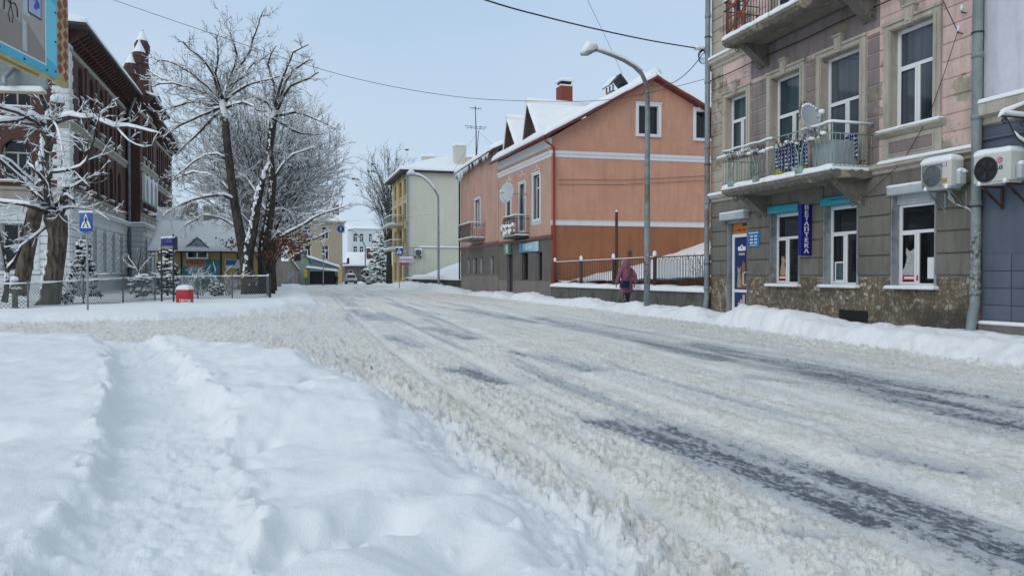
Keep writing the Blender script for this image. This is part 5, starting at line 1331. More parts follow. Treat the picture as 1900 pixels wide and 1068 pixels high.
for (z, s0, s1) in ((7.2, 84.8, 90.3), (4.4, 84.8, 90.3)):
    mb = MB(); mb.bbox(TC, s0, s1, 0, 1.6, z-.15, z, .05); b_ = link('balcony_slab', mb, 'cream', CB)
    mb = MB()
    for zz in (z+.35, z+.65, z+.95):
        for a, b in (((s0, 0), (s0, 1.55)), ((s1, 0), (s1, 1.55)), ((s0, 1.55), (s1, 1.55))): mb.tube([TC(a[0], a[1], zz), TC(b[0], b[1], zz)], .04, 5)
    for i in range(8): s = s0+(s1-s0)*i/7; mb.tube([TC(s, 1.55, z), TC(s, 1.55, z+.95)], .03, 4)
    rl = link('balcony_railing', mb, 'galv', CB)
    mb = MB(); mb.snowbox(TC, s0, s1, .9, 1.65, z, .25, 3); mb.tube([TC(s0, 0, z+1.0), TC(s0, 1.55, z+1.0), TC(s1, 1.55, z+1.0)], .07, 6); link('snow', mb, 'snow', b_)
mb = MB(); mb.tube([(13.35, 81.85, 12.7), (13.35, 81.85, .5)], .12, 8); link('downpipe', mb, 'galv', CB)
T_save = T
T = TD
def aircon_far(s0, s1, z0, z1, lab, Tf):
    t = thing('air_conditioner', lab, 'air conditioner', Tf(s0, 0, z0)); mb = MB(); mb.bbox(Tf, s0, s1, .1, .55, z0, z1, .03); link('casing', mb, 'shutter', t)
    mb = MB(); mb.disc(Tf, (s0+s1)/2, .551, (z0+z1)/2, .33, .01); g = link('fan_grille', mb, 'dark', t); mb = MB(); mb.ring(Tf, (s0+s1)/2, .561, (z0+z1)/2, .15, .2, .01); link('guard', mb, 'galv', g)
    mb = MB(); mb.snowbox(Tf, s0, s1, .08, .57, z1, .15); link('snow', mb, 'snow', t); mb = MB(); mb.box(Tf, s0+.1, s0+.15, 0, .5, z0-.3, z0); mb.box(Tf, s1-.15, s1-.1, 0, .5, z0-.3, z0); link('bracket', mb, 'dark', t)
aircon_far(14.1, 14.95, 3.5, 4.2, 'small white air conditioner on the blank side wall of the cream apartment house', TD)
T = T_save
t = thing('pharmacy_sign', 'white projecting lightbox sign with dark letters on the cream apartment house', 'sign', (12.6, 81.8, 2.7))
TG = Fr((0, 81.7), (1, 0), (0, -1))
mb = MB(); mb.bbox(TG, 12.35, 13.9, 0, .2, 2.75, 3.3, .02); link('panel', mb, simple('pinkish_white_panel', (.62, .55, .58), .5, .05, 3, 0), t)
text('lettering', 'АПТЕКА', TG, 13.1, .205, 3.02, .36, 'navy', t)
mb = MB(); mb.bbox(TG, 12.6, 13.5, .0, .15, 2.45, 2.72, .02); link('red_panel', mb, simple('magenta_panel', (.40, .05, .10), .5, .2, 5, 0), t)
mb = MB(); mb.snowbox(TG, 12.35, 13.9, 0, .2, 3.3, .08); link('snow', mb, 'snow', t)
# TV antenna behind the wing
AN = thing('tv_antenna', 'tall thin television antenna mast rising above the snowy roofs', 'antenna', (15.55, 60, 10.5))
mb = MB(); mb.tube([(15.6, 60, 9.5), (15.58, 60, 13.2), (15.50, 60, 15.4)], [.05, .045, .03], 6); mb.tube([(15.6, 60, 11), (15.8, 60, 13.4)], .03, 5); link('mast', mb, 'dark', AN)
mb = MB()
for z, w_ in ((15.2, .55), (13.7, 1.1), (13.55, .9)):
    mb.tube([(15.55-w_*.8, 60-.3, z-.03), (15.55+w_*.8, 60+.3, z+.05)], .018, 4)
    for k in range(5): x = 15.55-w_*.8+w_*1.6*k/4; mb.tube([(x, 59.7, z), (x, 60.3, z+.06)], .014, 4); mb.tube([(x, 60, z-.12), (x, 60, z+.12)], .012, 4)
link('aerial', mb, 'dark', AN)
mb = MB(); mb.tube([(15.5, 60, 13.0), (13.2, 60, 9.2)], .008, 3); mb.tube([(15.8, 60, 13.3), (18.4, 58, 10.3)], .008, 3); link('guy_wire', mb, 'wire', AN)
# ================================================================== brick school building (left)
M['brick'] = brickmat('dark_red_brick', (.10, .038, .030), (.072, .030, .025), (.10, .075, .065), .26, .08)
M['whiterust'] = plaster('grey_white_render', (.66, .68, .68), (.34, .34, .33), .35, None, 0, mottle=.06)
M['beige'] = plaster('beige_stone_band', (.34, .31, .26), (.16, .14, .12), .45, None, 0, mottle=.1)
M['oldwin'] = simple('beige_window_frame', (.36, .35, .32), .6, .1, 5, 0)
BB = thing('brick_school', 'long dark red brick building with white ground storey, bracketed eaves and brick pinnacles', 'building', (-11.7, 60, .3))
TL = Fr((-11.7, 0), (0, 1), (1, 0)); TF = Fr((0, 48.7), (1, 0), (0, -1)); TP = Fr((-10.7, 0), (0, 1), (1, 0)); TPS = Fr((0, 65.2), (1, 0), (0, -1))
def brick_face(Tf, s0, s1, cols, w_, corner=False, arch=True):
    g = [(c-w_*.55, c+w_*.55, 1.55, 4.25) for c in cols]; f1 = [(c-w_*.5, c+w_*.5, 6.7, 9.05) for c in cols]; f2 = [(c-w_*.5, c+w_*.5, 10.9, 14.0) for c in cols]
    mb = MB(); wall(mb, Tf, s0, s1, -.2, 5.35, g, m=0, mr=0, depth=.4); wall(mb, Tf, s0, s1, 5.35, 6.2, (), m=1); wall(mb, Tf, s0, s1, 6.2, 15.6, f1+f2, m=2, mr=2, depth=.35)
    mb.poly([Tf(s0+.4, -.5, 0), Tf(s1-.4, -.5, 0), Tf(s1-.4, -.5, 15), Tf(s0+.4, -.5, 15)], 3)
    # arched heads
    for o in f1+(f2 if arch else []):
        r = (o[1]-o[0])/2; c = (o[0]+o[1])/2
        for sg in (-1, 1):
            pts = [(c+sg*r, o[3]-r)]+[(c+sg*r*math.cos(t), o[3]-r+r*math.sin(t)) for t in np.linspace(.15, math.pi/2, 6)]+[(c+sg*r, o[3])]
            mb.prism(Tf, pts, -.3, -.003, 2)
    link('wall', mb, ['whiterust', 'beige', 'brick', 'black'], BB)
    for o in g: window(Tf, *o, BB, -.25, 'M', .09, frame='oldwin', sash=False)
    for o in f1+f2: window(Tf, *o, BB, -.24, 'T', .09, frame='oldwin', sash=False)
    mb = MB(); courses(mb, [o+(.12,) for o in g], .9, 5.0, .44, .05, .09, 0, s0, s1, Tf)
    link('rustication', mb, 'whiterust', BB)
    mb = MB()
    for o in g:
        mb.cut()
        for k in range(6): mb.bbox(Tf, o[0]-.34, o[0]-.02, .0, .15, o[2]+.03+k*.46, o[2]+.42+k*.46, .06); mb.bbox(Tf, o[1]+.02, o[1]+.34, .0, .15, o[2]+.03+k*.46, o[2]+.42+k*.46, .06)
        mb.box(Tf, o[0]-.36, o[1]+.36, .0, .2, o[2]-.18, o[2])
    link('window_surround', mb, 'whiterust', BB)
    mb = MB()
    mb.profile(Tf, [(.002, 4.75), (.12, 4.85), (.14, 5.05), (.38, 5.2), (.42, 5.35), (.002, 5.45)], s0-.05, s1+.05, 0)
    link('cornice', mb, 'whiterust', BB)
    mb = MB()
    mb.profile(Tf, [(.002, 6.12), (.10, 6.18), (.12, 6.30), (.002, 6.36)], s0, s1); mb.cut(); mb.profile(Tf, [(.002, 9.72), (.08, 9.78), (.10, 9.95), (.20, 10.1), (.22, 10.2), (.002, 10.26)], s0, s1)
    mb.cut(); mb.profile(Tf, [(.002, 14.25), (.08, 14.3), (.10, 14.5), (.002, 14.56)], s0, s1)
    link('band', mb, 'beige', BB)
    mb = MB()
    for o in f2: mb.cut(); mb.box(Tf, o[0]-.1, o[1]+.1, .002, .12, o[2]-.12, o[2]); mb.box(Tf, o[0]+.05, o[1]-.05, .002, .06, o[2]-.45, o[2]-.2)
    for o in f1: mb.cut(); mb.box(Tf, o[0]-.1, o[1]+.1, .002, .12, o[2]-.12, o[2]); mb.box(Tf, o[0]-.3, o[1]+.3, .002, .05, 5.55, 6.05)
    link('window_sill', mb, 'beige', BB)
    mb = MB()
    for a, b_ in zip(cols[:-1], cols[1:]): m_ = (a+b_)/2; mb.cut(); mb.box(Tf, m_-.28, m_+.28, .002, .09, 6.37, 9.7); mb.cut(); mb.box(Tf, m_-.28, m_+.28, .002, .09, 10.27, 14.24)
    link('pilaster', mb, 'brick', BB)
    mb = MB(); mb.snowbox(Tf, s0, s1, .02, .44, 5.4, .13, int(s0)); mb.cut(); mb.snowbox(Tf, s0, s1, .02, .2, 10.24, .04, 4)
    for o in f2+f1: mb.cut(); mb.snowbox(Tf, o[0]-.1, o[1]+.1, .0, .13, o[2], .06)
    link('snow', mb, 'snow', BB)
    # corbel brackets under the eaves
    mb = MB(); k = int((s1-s0)/.62)
    for i in range(k+1):
        s = s0+.1+(s1-s0-.2)*i/k; mb.cut()
        mb.profile(Tf, [(.0, 14.6), (.12, 14.75), (.35, 14.9), (.6, 15.1), (.95, 15.35), (.95, 15.5), (.0, 15.5)], s-.07, s+.07)
        if i < k:
            for j in range(7):
                t0, t1 = math.pi*j/7, math.pi*(j+1)/7; rr = (s1-s0-.2)/k/2-.08; cs = s+(s1-s0-.2)/k/2
                mb.tube([Tf(cs+rr*math.cos(t0), .5, 14.8+rr*.8*math.sin(t0)), Tf(cs+rr*math.cos(t1), .5, 14.8+rr*.8*math.sin(t1))], .035, 4, cap=False)
    link('eaves_bracket', mb, 'brick', BB)
brick_face(TL, 48.7, 65.2, [51.35, 54.15, 56.95, 59.75, 62.55], 1.05)
brick_face(TF, -30, -11.7, [-28.4, -25.6, -22.8, -20, -17.2, -14.35], 1.45)
brick_face(TP, 65.2, 73.0, [67.0, 69.1, 71.2], .95)
brick_face(TL, 73.0, 91.0, [75.2, 78, 80.8, 83.6, 86.4, 89.2], 1.05)
mb = MB(); wall(mb, TPS, -11.7, -10.7, -.2, 5.35, (), m=0); wall(mb, TPS, -11.7, -10.7, 5.35, 16.2, (), m=1)
mb.poly([(-30, 91, -.2), (-11.7, 91, -.2), (-11.7, 91, 15.6), (-30, 91, 15.6)], 1); mb.poly([(-11.7, 73, 5), (-10.7, 73, 5), (-10.7, 73, 15.6), (-11.7, 73, 15.6)], 1)
link('wall', mb, ['whiterust', 'brick'], BB)
mb = MB(); mb.profile(TPS, [(.002, 4.75), (.12, 4.85), (.14, 5.05), (.38, 5.2), (.42, 5.35), (.002, 5.45)], -11.7, -10.25); courses(mb, [], .9, 4.8, .44, .05, .06, 0, -11.6, -10.72, TPS)
link('cornice', mb, 'whiterust', BB)
mb = MB(); mb.snowbox(TPS, -11.6, -10.3, 0, .42, 5.42, .12); link('snow', mb, 'snow', BB)
# quoins on the street corner
mb = MB()
for k in range(22): z = 5.5+k*.42; w_ = .85 if k % 2 else .62; mb.bbox(TF, -11.7-w_, -11.66, .0, .07, z, z+.4, .015); mb.bbox(TL, 48.63, 48.7+w_*.9, .0, .06, z, z+.4, .015)
link('quoin', mb, 'whiterust', BB)
# stone loggia with three pointed arches on the projecting bay
mb = MB()
pts0 = [(66.1, 7.9), (66.1, 9.55), (72.1, 9.55), (72.1, 7.9)]
for i, c in enumerate((67.0, 69.1, 71.2)):
    for sg in (-1, 1):
        mb.prism(TP, [(c+sg*1.05, 9.6)]+[(c+sg*x, z) for x, z in ((0, 9.3), (.25, 9.15), (.45, 8.8), (.55, 8.2), (.55, 7.4), (.75, 7.2), (1.05, 7.4))], .01, .25)
link('stone_arcade', mb, 'whiterust', BB)
# eaves, roof
M['eaves'] = simple('dark_eaves_board', (.05, .045, .042), .8, .2, 5, .1)
mb = MB(); mb.box(IDF, -31.2, -10.55, 47.55, 65.3, 15.5, 15.68); mb.box(IDF, -31.2, -9.6, 65.3, 73.9, 15.5, 15.68); mb.box(IDF, -31.2, -10.55, 73.9, 92, 15.5, 15.68)
rf = link('roof', mb, 'eaves', BB)
mb = MB()
def hipsnow(x0, x1, y0, y1, z0, zr, sd):
    a, b, c, d = (x1, y0, z0), (x1, y1, z0), (x0, y1, z0), (x0, y0, z0); m1 = ((x0+x1)/2, y0+(x1-x0)/2*.6, zr); m2 = ((x0+x1)/2, y1-(x1-x0)/2*.6, zr)
    mb.snow(a, b, m2, m1, .35, 26, 10, seed=sd, over=.1, nz=.15); mb.snow(d, a, m1, m1, .35, 16, 8, seed=sd+1, over=.1); mb.snow(c, b, m2, m2, .35, 12, 8, seed=sd+2); mb.snow(d, c, m2, m1, .35, 12, 8)
hipsnow(-31, -10.5, 47.5, 92, 15.66, 19.3, 3)
mb.snow((-9.55, 65.2, 15.66), (-9.55, 74, 15.66), (-17, 69.6, 18.5), (-17, 69.6, 18.5), .3, 8, 6)
link('snow', mb, 'snow', rf)
# gable and pinnacles of the projecting bay
mb = MB(); mb.prism(TP, [(65.2, 15.6), (73.0, 15.6), (72.6, 17.2), (71.0, 17.6), (69.8, 19.0), (68.4, 19.4), (67, 19.0), (65.9, 17.6), (65.2, 17.2)], -.5, .05); gb = link('gable', mb, 'brick', BB)
mb = MB(); mb.prism(TP, [(67.5, 14.6), (70.7, 14.6), (70.4, 16.5), (69.1, 18.2), (67.8, 16.5)], .06, .14); link('gable_panel', mb, 'beige', gb)
def pinnacle(x, y, zb, zt, w_, lab=None):
    mb = MB(); s = w_/2; hh = (zt-zb)
    zc = zt-w_*1.35
    mb.hprism([(x+s*math.cos(a_), y+s*math.sin(a_)) for a_ in np.arange(8)*math.pi/4+.39], zb, zc-.55)
    mb.hprism([(x+s*1.25*math.cos(a_), y+s*1.25*math.sin(a_)) for a_ in np.arange(8)*math.pi/4+.39], zc-.55, zc)
    for i in range(8):
        a0, a1 = i*math.pi/4+.39, (i+1)*math.pi/4+.39; mb.poly([(x+s*1.3*math.cos(a0), y+s*1.3*math.sin(a0), zc), (x+s*1.3*math.cos(a1), y+s*1.3*math.sin(a1), zc), (x, y, zt)])
    p = link('pinnacle', mb, 'brick', BB)
    mb = MB(); k = 10; P = []; F = []
    for j, (q, dz) in enumerate(((.95, .02), (.92, .10), (.65, .12), (.35, .12), (.08, .12))):
        for i in range(k):
            a_ = 2*math.pi*i/k; z = zc+(zt-zc)*(1-q/1.3)+dz; P.append((x+s*q*math.cos(a_), y+s*q*math.sin(a_), z))
    for j in range(4):
        for i in range(k): F.append((j*k+i, j*k+(i+1) % k, (j+1)*k+(i+1) % k, (j+1)*k+i))
    F.append(tuple(range(4*k, 5*k))); mb.add(P, F, 0, True); mb.tube([(x, y, zt-.1), (x, y, zt+.14)], [.14, .03], 6); link('snow', mb, 'snow', p)
pinnacle(-11.3, 65.4, 15.6, 19.0, .95); pinnacle(-10.75, 65.6, 15.4, 20.0, .95); pinnacle(-10.75, 66.9, 15.6, 21.3, .95); pinnacle(-10.75, 72.9, 15.4, 18.2, .95)
mb = MB(); mb.tube([(-10.9, 64.6, 15.3), (-11.4, 64.9, 14.1), (-11.45, 64.95, 12), (-11.45, 64.95, .6)], .11, 8); link('downpipe', mb, 'steel', BB)
mb = MB(); st = [( .22*(1 if i % 2 == 0 else .42)*math.sin(i*math.pi/5), .22*(1 if i % 2 == 0 else .42)*math.cos(i*math.pi/5)) for i in range(10)]
mb.prism(TF, [(-14.55+a, 2.9+b) for a, b in st], -.25, -.24); link('window_star', mb, 'white', BB)

# ================================================================== billboard
BL = thing('billboard', 'billboard with a turquoise bordered poster and red and yellow diamond trim, top left', 'billboard', tuple(c2w(-11.5, 13.5)))
pa, pb = c2w(-8.45+.0667*3, 9.2), c2w(-8.57, 14.0)
dirb = (pb-pa).normalized(); LB = (pb-pa).length
TB = Fr(pa, dirb, (-dirb.y, dirb.x)); TB.n = Vector((dirb.y, -dirb.x, 0))    # faces the road
zb, zt = 4.96, 7.9
if TB.n.x < 0: TB.n = -TB.n
M['turq'] = simple('turquoise_print', (.02, .42, .62), .4, .06, 1, 0); M['turq2'] = simple('pale_turquoise_print', (.12, .55, .72), .4, .04, 1, 0)
mb = MB(); mb.box(TB, 0, LB, -.1, -.01, zb, zt); link('backing', mb, 'galv', BL)
ps = MB(); ps.box(TB, 0, LB, -.009, 0, zb, zt); ps_ = link('poster', ps, 'turq', BL)
mb = MB(); mb.prism(TB, [(LB-.38, zb+.30), (LB-.02, zb+.22), (LB-.02, zt-1.6), (LB-.38, zt-1.5)], .001, .003); link('pale_panel', mb, 'turq2', ps_)
M['room'] = simple('beige_room_print', (.36, .33, .30), .5, .15, .8, 0)
X_ = lambda o: LB-.40-(o-.66)*.5
Z_ = lambda h: zb+.17+(h-.26)*.62
mb = MB(); mb.box(TB, 0, X_(.66), .002, .006, Z_(.26), zt); link('picture', mb, 'room', ps_)
mb = MB(); mb.box(TB, 0, X_(.60), .001, .0045, Z_(.22), Z_(.265)); mb.box(TB, X_(.66)-.005, X_(.62), .001, .0075, Z_(.26), zt); link('picture_border', mb, 'white', ps_)
mb = MB(); mb.prism(TB, [(0, Z_(.30)), (X_(1.9), Z_(.30)), (X_(2.15), Z_(1.05)), (0, Z_(1.5))], .007, .009); mb.prism(TB, [(X_(1.75), Z_(.30)), (X_(.7), Z_(.30)), (X_(.7), Z_(.62)), (X_(1.75), Z_(1.15))], .007, .009); link('floor_print', mb, simple('taupe_print', (.26, .225, .19), .5, .08, 1, 0), ps_)
mb = MB(); mb.box(TB, X_(3.1), X_(2.3), .007, .009, Z_(1.75), zt); mb.box(TB, X_(2.05), X_(1.65), .007, .009, Z_(1.35), zt); mb.prism(TB, [(X_(2.1), Z_(.32)), (X_(1.85), Z_(.32)), (X_(1.9), Z_(1.15)), (X_(2.1), Z_(1.2))], .010, .012); link('curtain_print', mb, simple('pale_blue_grey_print', (.44, .50, .54), .5, .1, 3, 0), ps_)
mb = MB(); mb.box(TB, X_(1.76), X_(.92), .0095, .012, Z_(1.45), Z_(2.3)); fr_ = link('framed_print', mb, 'dark', ps_)
mb = MB(); mb.box(TB, X_(1.71), X_(.97), .012, .014, Z_(1.50), Z_(2.25)); link('print_ground', mb, simple('lilac_print', (.36, .40, .58), .5, .05, 2, 0), ps_)
mb = MB()
for (x, z, r) in ((1.42, 2.0, .07), (1.25, 2.06, .075), (1.18, 1.84, .07), (1.3, 1.74, .05)): mb.disc(TB, X_(x), .0142+.001*r*10, Z_(z), r, .001)
link('blue_print', mb, simple('strong_blue_print', (.02, .06, .40), .5, .3, 20, 0), ps_)
mb = MB()   # a plant stand and a lamp
c_x = 2.75
mb.tube([TB(X_(c_x), .014, Z_(2.1)), TB(X_(c_x), .014, Z_(1.4))], .008, 4)
for sg in (-1, 1):
    mb.tube([TB(X_(c_x), .014, Z_(1.4)), TB(X_(c_x-sg*.22), .014, Z_(1.5)), TB(X_(c_x-sg*.36), .014, Z_(1.38)), TB(X_(c_x-sg*.38), .014, Z_(1.15))], .009, 4); mb.tube([TB(X_(c_x), .014, Z_(1.38)), TB(X_(c_x-sg*.14), .014, Z_(1.1)), TB(X_(c_x-sg*.06), .014, Z_(.9))], .006, 4)
link('lamp_print', mb, 'dark', ps_)
mb = MB(); mb.disc(TB, X_(2.85), .012, Z_(2.2), .13, .002); mb.disc(TB, X_(2.7), .0145, Z_(2.55), .08, .002); link('vase_print', mb, simple('grey_green_print', (.16, .24, .25), .5, .1, 3, 0), ps_)
mb = MB()
for k in range(6): mb.disc(TB, LB-.06, .004, zb+.12+k*.55, .02, .01, 8)
for k in range(6): mb.disc(TB, LB-.35-k*.7, .004, zb+.07, .02, .01, 8)
link('rivet', mb, 'dark', BL)
M['yel'] = simple('old_yellow_paint', (.40, .34, .15), .6, .2, 5, .1, dirt=(.16, .10, .05)); M['redp'] = simple('faded_red_paint', (.26, .04, .03), .6, .15, 5, .1)
mb = MB(); mb.box(TB, LB, LB+.40, -.1, .0, zb-.08, zt); tr = link('trim_board', mb, 'yel', BL)
mb = MB()
for k in range(15):
    z = zb+.22+k*.2
    for c in (0, 1):
        cx = LB+.10+c*.20; zz = z-.0+(.0 if c == 0 else -.1)
        mb.prism(TB, [(cx-.095, zz), (cx, zz-.1), (cx+.095, zz), (cx, zz+.1)], .002, .004)
link('diamond', mb, 'redp', tr)
mb = MB(); mb.box(TB, -.2, LB+.05, -.05, .015, zb-.06, zb-.01); mb.box(TB, -.2, LB-.5, -.13, -.06, zb-.10, zb-.04); link('frame', mb, 'yel', BL)
# return panel behind with a snowy ledge, and the column outside the frame
q0, q1 = c2w(-13.4, 14.3), c2w(-9.35, 14.9)
dq = (q1-q0).normalized(); TQ = Fr(q0, dq, (dq.y, -dq.x)); LQ = (q1-q0).length
mb = MB(); mb.box(TQ, 0, LQ, -.1, 0, 5.02, 8.0); link('rear_panel', mb, 'steel', BL)
mb = MB(); mb.box(TQ, 0, LQ, -.02, .16, 4.89, 4.93); lg = link('ledge', mb, 'yel', BL); mb = MB(); mb.snowbox(TQ, 0, LQ, -.0, .17, 4.93, .10, 2); link('snow', mb, 'snow', lg)
mb = MB(); mb.tube([TQ(.6, .3, 0), TQ(.6, .3, 8)], .18, 12); link('column', mb, 'steel', BL)
mb = MB()
for a in (LQ-.55, LQ-1.6): mb.cut(); mb.tube([TQ(a, .42, 4.98), TQ(a-.12, .2, 5.15), TQ(a, .05, 5.4)], .05, 6)
link('strut', mb, 'galv', BL)

# ================================================================== shop with advertising panels behind the trees
SH = thing('shop', 'small yellow shop with snowy roof, triangular dormer and advertising panels', 'shop', (-6, 62, .3))
TH_ = Fr((0, 62), (1, 0), (0, -1))
mb = MB(); mb.box(TH_, -9, -1, -7, 0, -.1, 3.2)
link('wall', mb, 'yellow', SH)
for x in (-7.4, -4.55, -3.3, -1.2): mb = MB(); mb.box(TH_, x, x+.12, .002, .09, .2, 3.1); link('post', mb, 'eaves', SH)
mb = MB(); roofslab(mb, [(-9.6, 61.3, 3.15), (-.6, 61.3, 3.15), (-.6, 66, 5.6), (-9.6, 66, 5.6)], .12); rf = link('roof', mb, 'eaves', SH)
mb = MB(); mb.snow((-9.6, 61.3, 3.17), (-.6, 61.3, 3.17), (-.6, 66, 5.6), (-9.6, 66, 5.6), .3, 24, 10, seed=3, over=.03); link('snow', mb, 'snow', rf)
mb = MB(); mb.prism(TH_, [(-7.1, 3.2), (-5.2, 3.2), (-6.15, 4.15)], -.2, .5); mb.box(TH_, -6.95, -5.35, .2, .55, 2.55, 3.2); dm = link('dormer', mb, 'galv', SH)
mb = MB(); mb.tube([TH_(-7.35, .55, 3.05), TH_(-6.15, .55, 4.25), TH_(-4.95, .55, 3.05)], .07, 5); link('dormer_board', mb, 'dark', dm)
window(TH_, -6.9, -5.4, 2.6, 3.15, dm, .62, 'M', .08, sash=False)
mb = MB(); mb.snow(TH_(-7.4, .6, 3.1), TH_(-7.4, -2, 3.2), TH_(-6.15, -2, 4.3), TH_(-6.15, .6, 4.25), .16); mb.snow(TH_(-4.9, .6, 3.1), TH_(-4.9, -2, 3.2), TH_(-6.15, -2, 4.3), TH_(-6.15, .6, 4.25), .16); link('snow', mb, 'snow', dm)
mb = MB(); mb.box(TH_, -7.25, -4.6, .02, .08, .5, 2.5); pn = link('advert_panel', mb, simple('teal_poster', (.02, .20, .24), .5, .15, 2, 0), SH)
mb = MB(); mb.prism(TH_, [(-7.1, 1.75), (-6.5, 2.1), (-6.1, 2.1), (-5.6, 1.7), (-6.2, 1.3), (-6.6, 1.3)], .081, .09); link('pale_shape', mb, simple('pale_teal_print', (.30, .46, .46), .5, .3, 3, 0), pn)
mb = MB(); mb.box(TH_, -7.2, -5.6, .09, .16, 1.98, 2.58); pn = link('orange_panel', mb, simple('orange_ad', (.50, .20, .09), .5, .05, 2, 0), SH)
text('lettering', 'VIDEX', TH_, -6.35, .165, 2.3, .42, simple('ad_letter_brown', (.14, .03, .01), .5, 0, 1, 0), pn, bold=.01, sx=1.15)
mb = MB(); mb.box(TH_, -4.2, -2.1, .02, .12, 1.85, 2.55); pn = link('white_panel', mb, 'whitetrim', SH)
mb = MB(); mb.prism(TH_, [(-4.15, 2.1), (-3.5, 2.1), (-3.3, 2.5), (-4.15, 2.5)], .121, .125); link('blue_flash', mb, 'bluesign', pn)
mb = MB()
for k, (x, w_) in enumerate(((-3.0, .5), (-2.9, .3), (-2.95, .6))): mb.box(TH_, x, x+w_, .121, .125, 2.38-k*.17, 2.43-k*.17)
link('lettering', mb, 'galv', pn)
mb = MB(); mb.box(TH_, -8.7, -7.6, .02, .08, .5, 2.1); link('advert_panel', mb, simple('magenta_poster', (.20, .12, .15), .5, .5, 2, 0), SH)
# higher snowy roofs behind, with chimneys
HB = thing('house', 'snow covered roof with two pale chimneys behind the shop with adverts', 'house', (-9, 78, .3))
mb = MB(); mb.box(IDF, -16, 0, 76, 86, 0, 5); link('wall', mb, 'beige', HB)
mb = MB(); mb.snow((-16.5, 75.5, 5), (.5, 75.5, 5), (.5, 81, 7.9), (-16.5, 81, 7.9), .35, 16, 8); link('snow', mb, 'snow', HB)
mb = MB()
for (x, z) in ((-9.1, 8.3), (-7.2, 8.0)):
    mb = MB(); mb.box(IDF, x, x+1.3, 78, 79, 6, z); c_ = link('chimney', mb, 'beige', HB); mb = MB(); mb.snow((x-.1, 77.9, z), (x+1.4, 77.9, z), (x+1.4, 79.1, z), (x-.1, 79.1, z), .3); link('snow', mb, 'snow', c_)
# ================================================================== distant houses down the street
M['tan'] = plaster('tan_render', (.40, .34, .245), (.25, .21, .16), .3, None, 0, mottle=.08); M['tan2'] = plaster('tan_shade_stone', (.30, .235, .18), (.17, .13, .11), .3, None, 0)
def far_house(name, lab, T_, s0, s1, z0, z1, dep, mat, cols, floors, cat='house', wmat='white', sides=True):
    t = thing(name, lab, cat, tuple(T_(s0, 0, z0)))
    ops = [(c-w_/2, c+w_/2, a, b) for c, w_ in cols for a, b in floors]
    mb = MB(); wall(mb, T_, s0, s1, z0, z1, ops, m=0, depth=.25)
    for (a, b) in ((s0, s1),):
        mb.poly([T_(a, 0, z0), T_(a, -dep, z0), T_(a, -dep, z1), T_(a, 0, z1)]); mb.poly([T_(b, 0, z0), T_(b, -dep, z0), T_(b, -dep, z1), T_(b, 0, z1)]); mb.poly([T_(a, -dep, z0), T_(b, -dep, z0), T_(b, -dep, z1), T_(a, -dep, z1)])
    mb.poly([T_(s0+.3, -.6, z0), T_(s1-.3, -.6, z0), T_(s1-.3, -.6, z1-.3), T_(s0+.3, -.6, z1-.3)], 1)
    link('wall', mb, [mat, 'black'], t)
    for o in ops: window(T_, *o, t, -.15, 'T', .12, frame=wmat, sash=False)
    return t
TT = Fr((0, 125), (1, 0), (0, -1))
t = far_house('tan_house', 'tall tan corner house with brown chimney under the round blue sign', TT, 1.2, 9.64, -.2, 10.1, 16, 'tan', [(4.1, 1.1), (6.9, 1.1)], [(3.9, 6.3), (7.3, 9.4)])
TR = Fr((9.66, 0), (0, 1), (1, 0))
mb = MB(); wall(mb, TR, 125, 143, -.2, 9.6, [(y, y+1.2, a, b) for y in (127.5, 131, 134.5, 138) for a, b in ((4.2, 6.3), (7.2, 9.0))], m=0); link('wall', mb, 'tan2', t)
for y in (127.5, 131, 134.5, 138):
    for a, b in ((4.2, 6.3), (7.2, 9.0)): window(TR, y, y+1.2, a, b, t, -.15, 'T', .15, sash=False)
mb = MB(); mb.box(TT, 1.2, 9.8, .0, .2, 3.15, 3.4); mb.box(TT, 1.2, 9.8, 0, .3, 9.9, 10.2); mb.box(TR, 125, 143, 0, .3, 9.5, 9.8); link('band', mb, 'tan', t)
mb = MB(); mb.snow((.8, 124.4, 10.2), (10.2, 124.4, 10.2), (8.0, 133, 13), (3, 133, 13), .35, 12, 8, seed=3); mb.snow((10.3, 124.4, 10.2), (10.3, 143, 9.8), (6.5, 143, 13), (6.5, 131, 13), .35, 10, 8); rf = link('snow', mb, 'snow', t)
mb = MB(); mb.box(IDF, 8.3, 9.3, 127.5, 128.6, 10.3, 13.2); c_ = link('chimney', mb, brickmat('brown_brick', (.14, .07, .05), (.11, .055, .04), (.1, .08, .07)), t); mb = MB(); mb.snow((8.2, 127.4, 13.2), (9.4, 127.4, 13.2), (9.4, 128.7, 13.2), (8.2, 128.7, 13.2), .25); link('snow', mb, 'snow', c_)
mb = MB(); mb.box(TR, 126, 129.5, 0, 1.2, 3.3, 3.45); mb.box(TR, 126, 129.5, 1.1, 1.2, 3.45, 4.3); link('balcony', mb, 'rustmetal', t); 
mb = MB(); mb.box(TT, 6.9, 9.6, .02, .06, .3, 2.9); link('shop_front', mb, 'yellow', t)
TA = Fr((0, 215), (1, 0), (0, -1))
far_house('apartment_block', 'pale blue white apartment block far down the street', TA, 19, 32, -.5, 14.8, 12, simple('pale_blue_render', (.50, .545, .56), .8, .05, .5, 0), [(20.2, 1.2), (22.0, 1.2), (24.5, 1.0), (26.7, 1.0), (29, 1.6), (31, 1.3)], [(.8, 2.6), (4, 6.2), (7.5, 9.8), (11, 13.4)], 'apartment block')
mb = MB(); mb.snow((18.5, 214.5, 14.8), (32.5, 214.5, 14.8), (32.5, 228, 16.5), (18.5, 228, 16.5), .5); o = link('snow', mb, 'snow', bpy.data.objects['apartment_block'])
TO = Fr((0, 150), (1, 0), (0, -1))
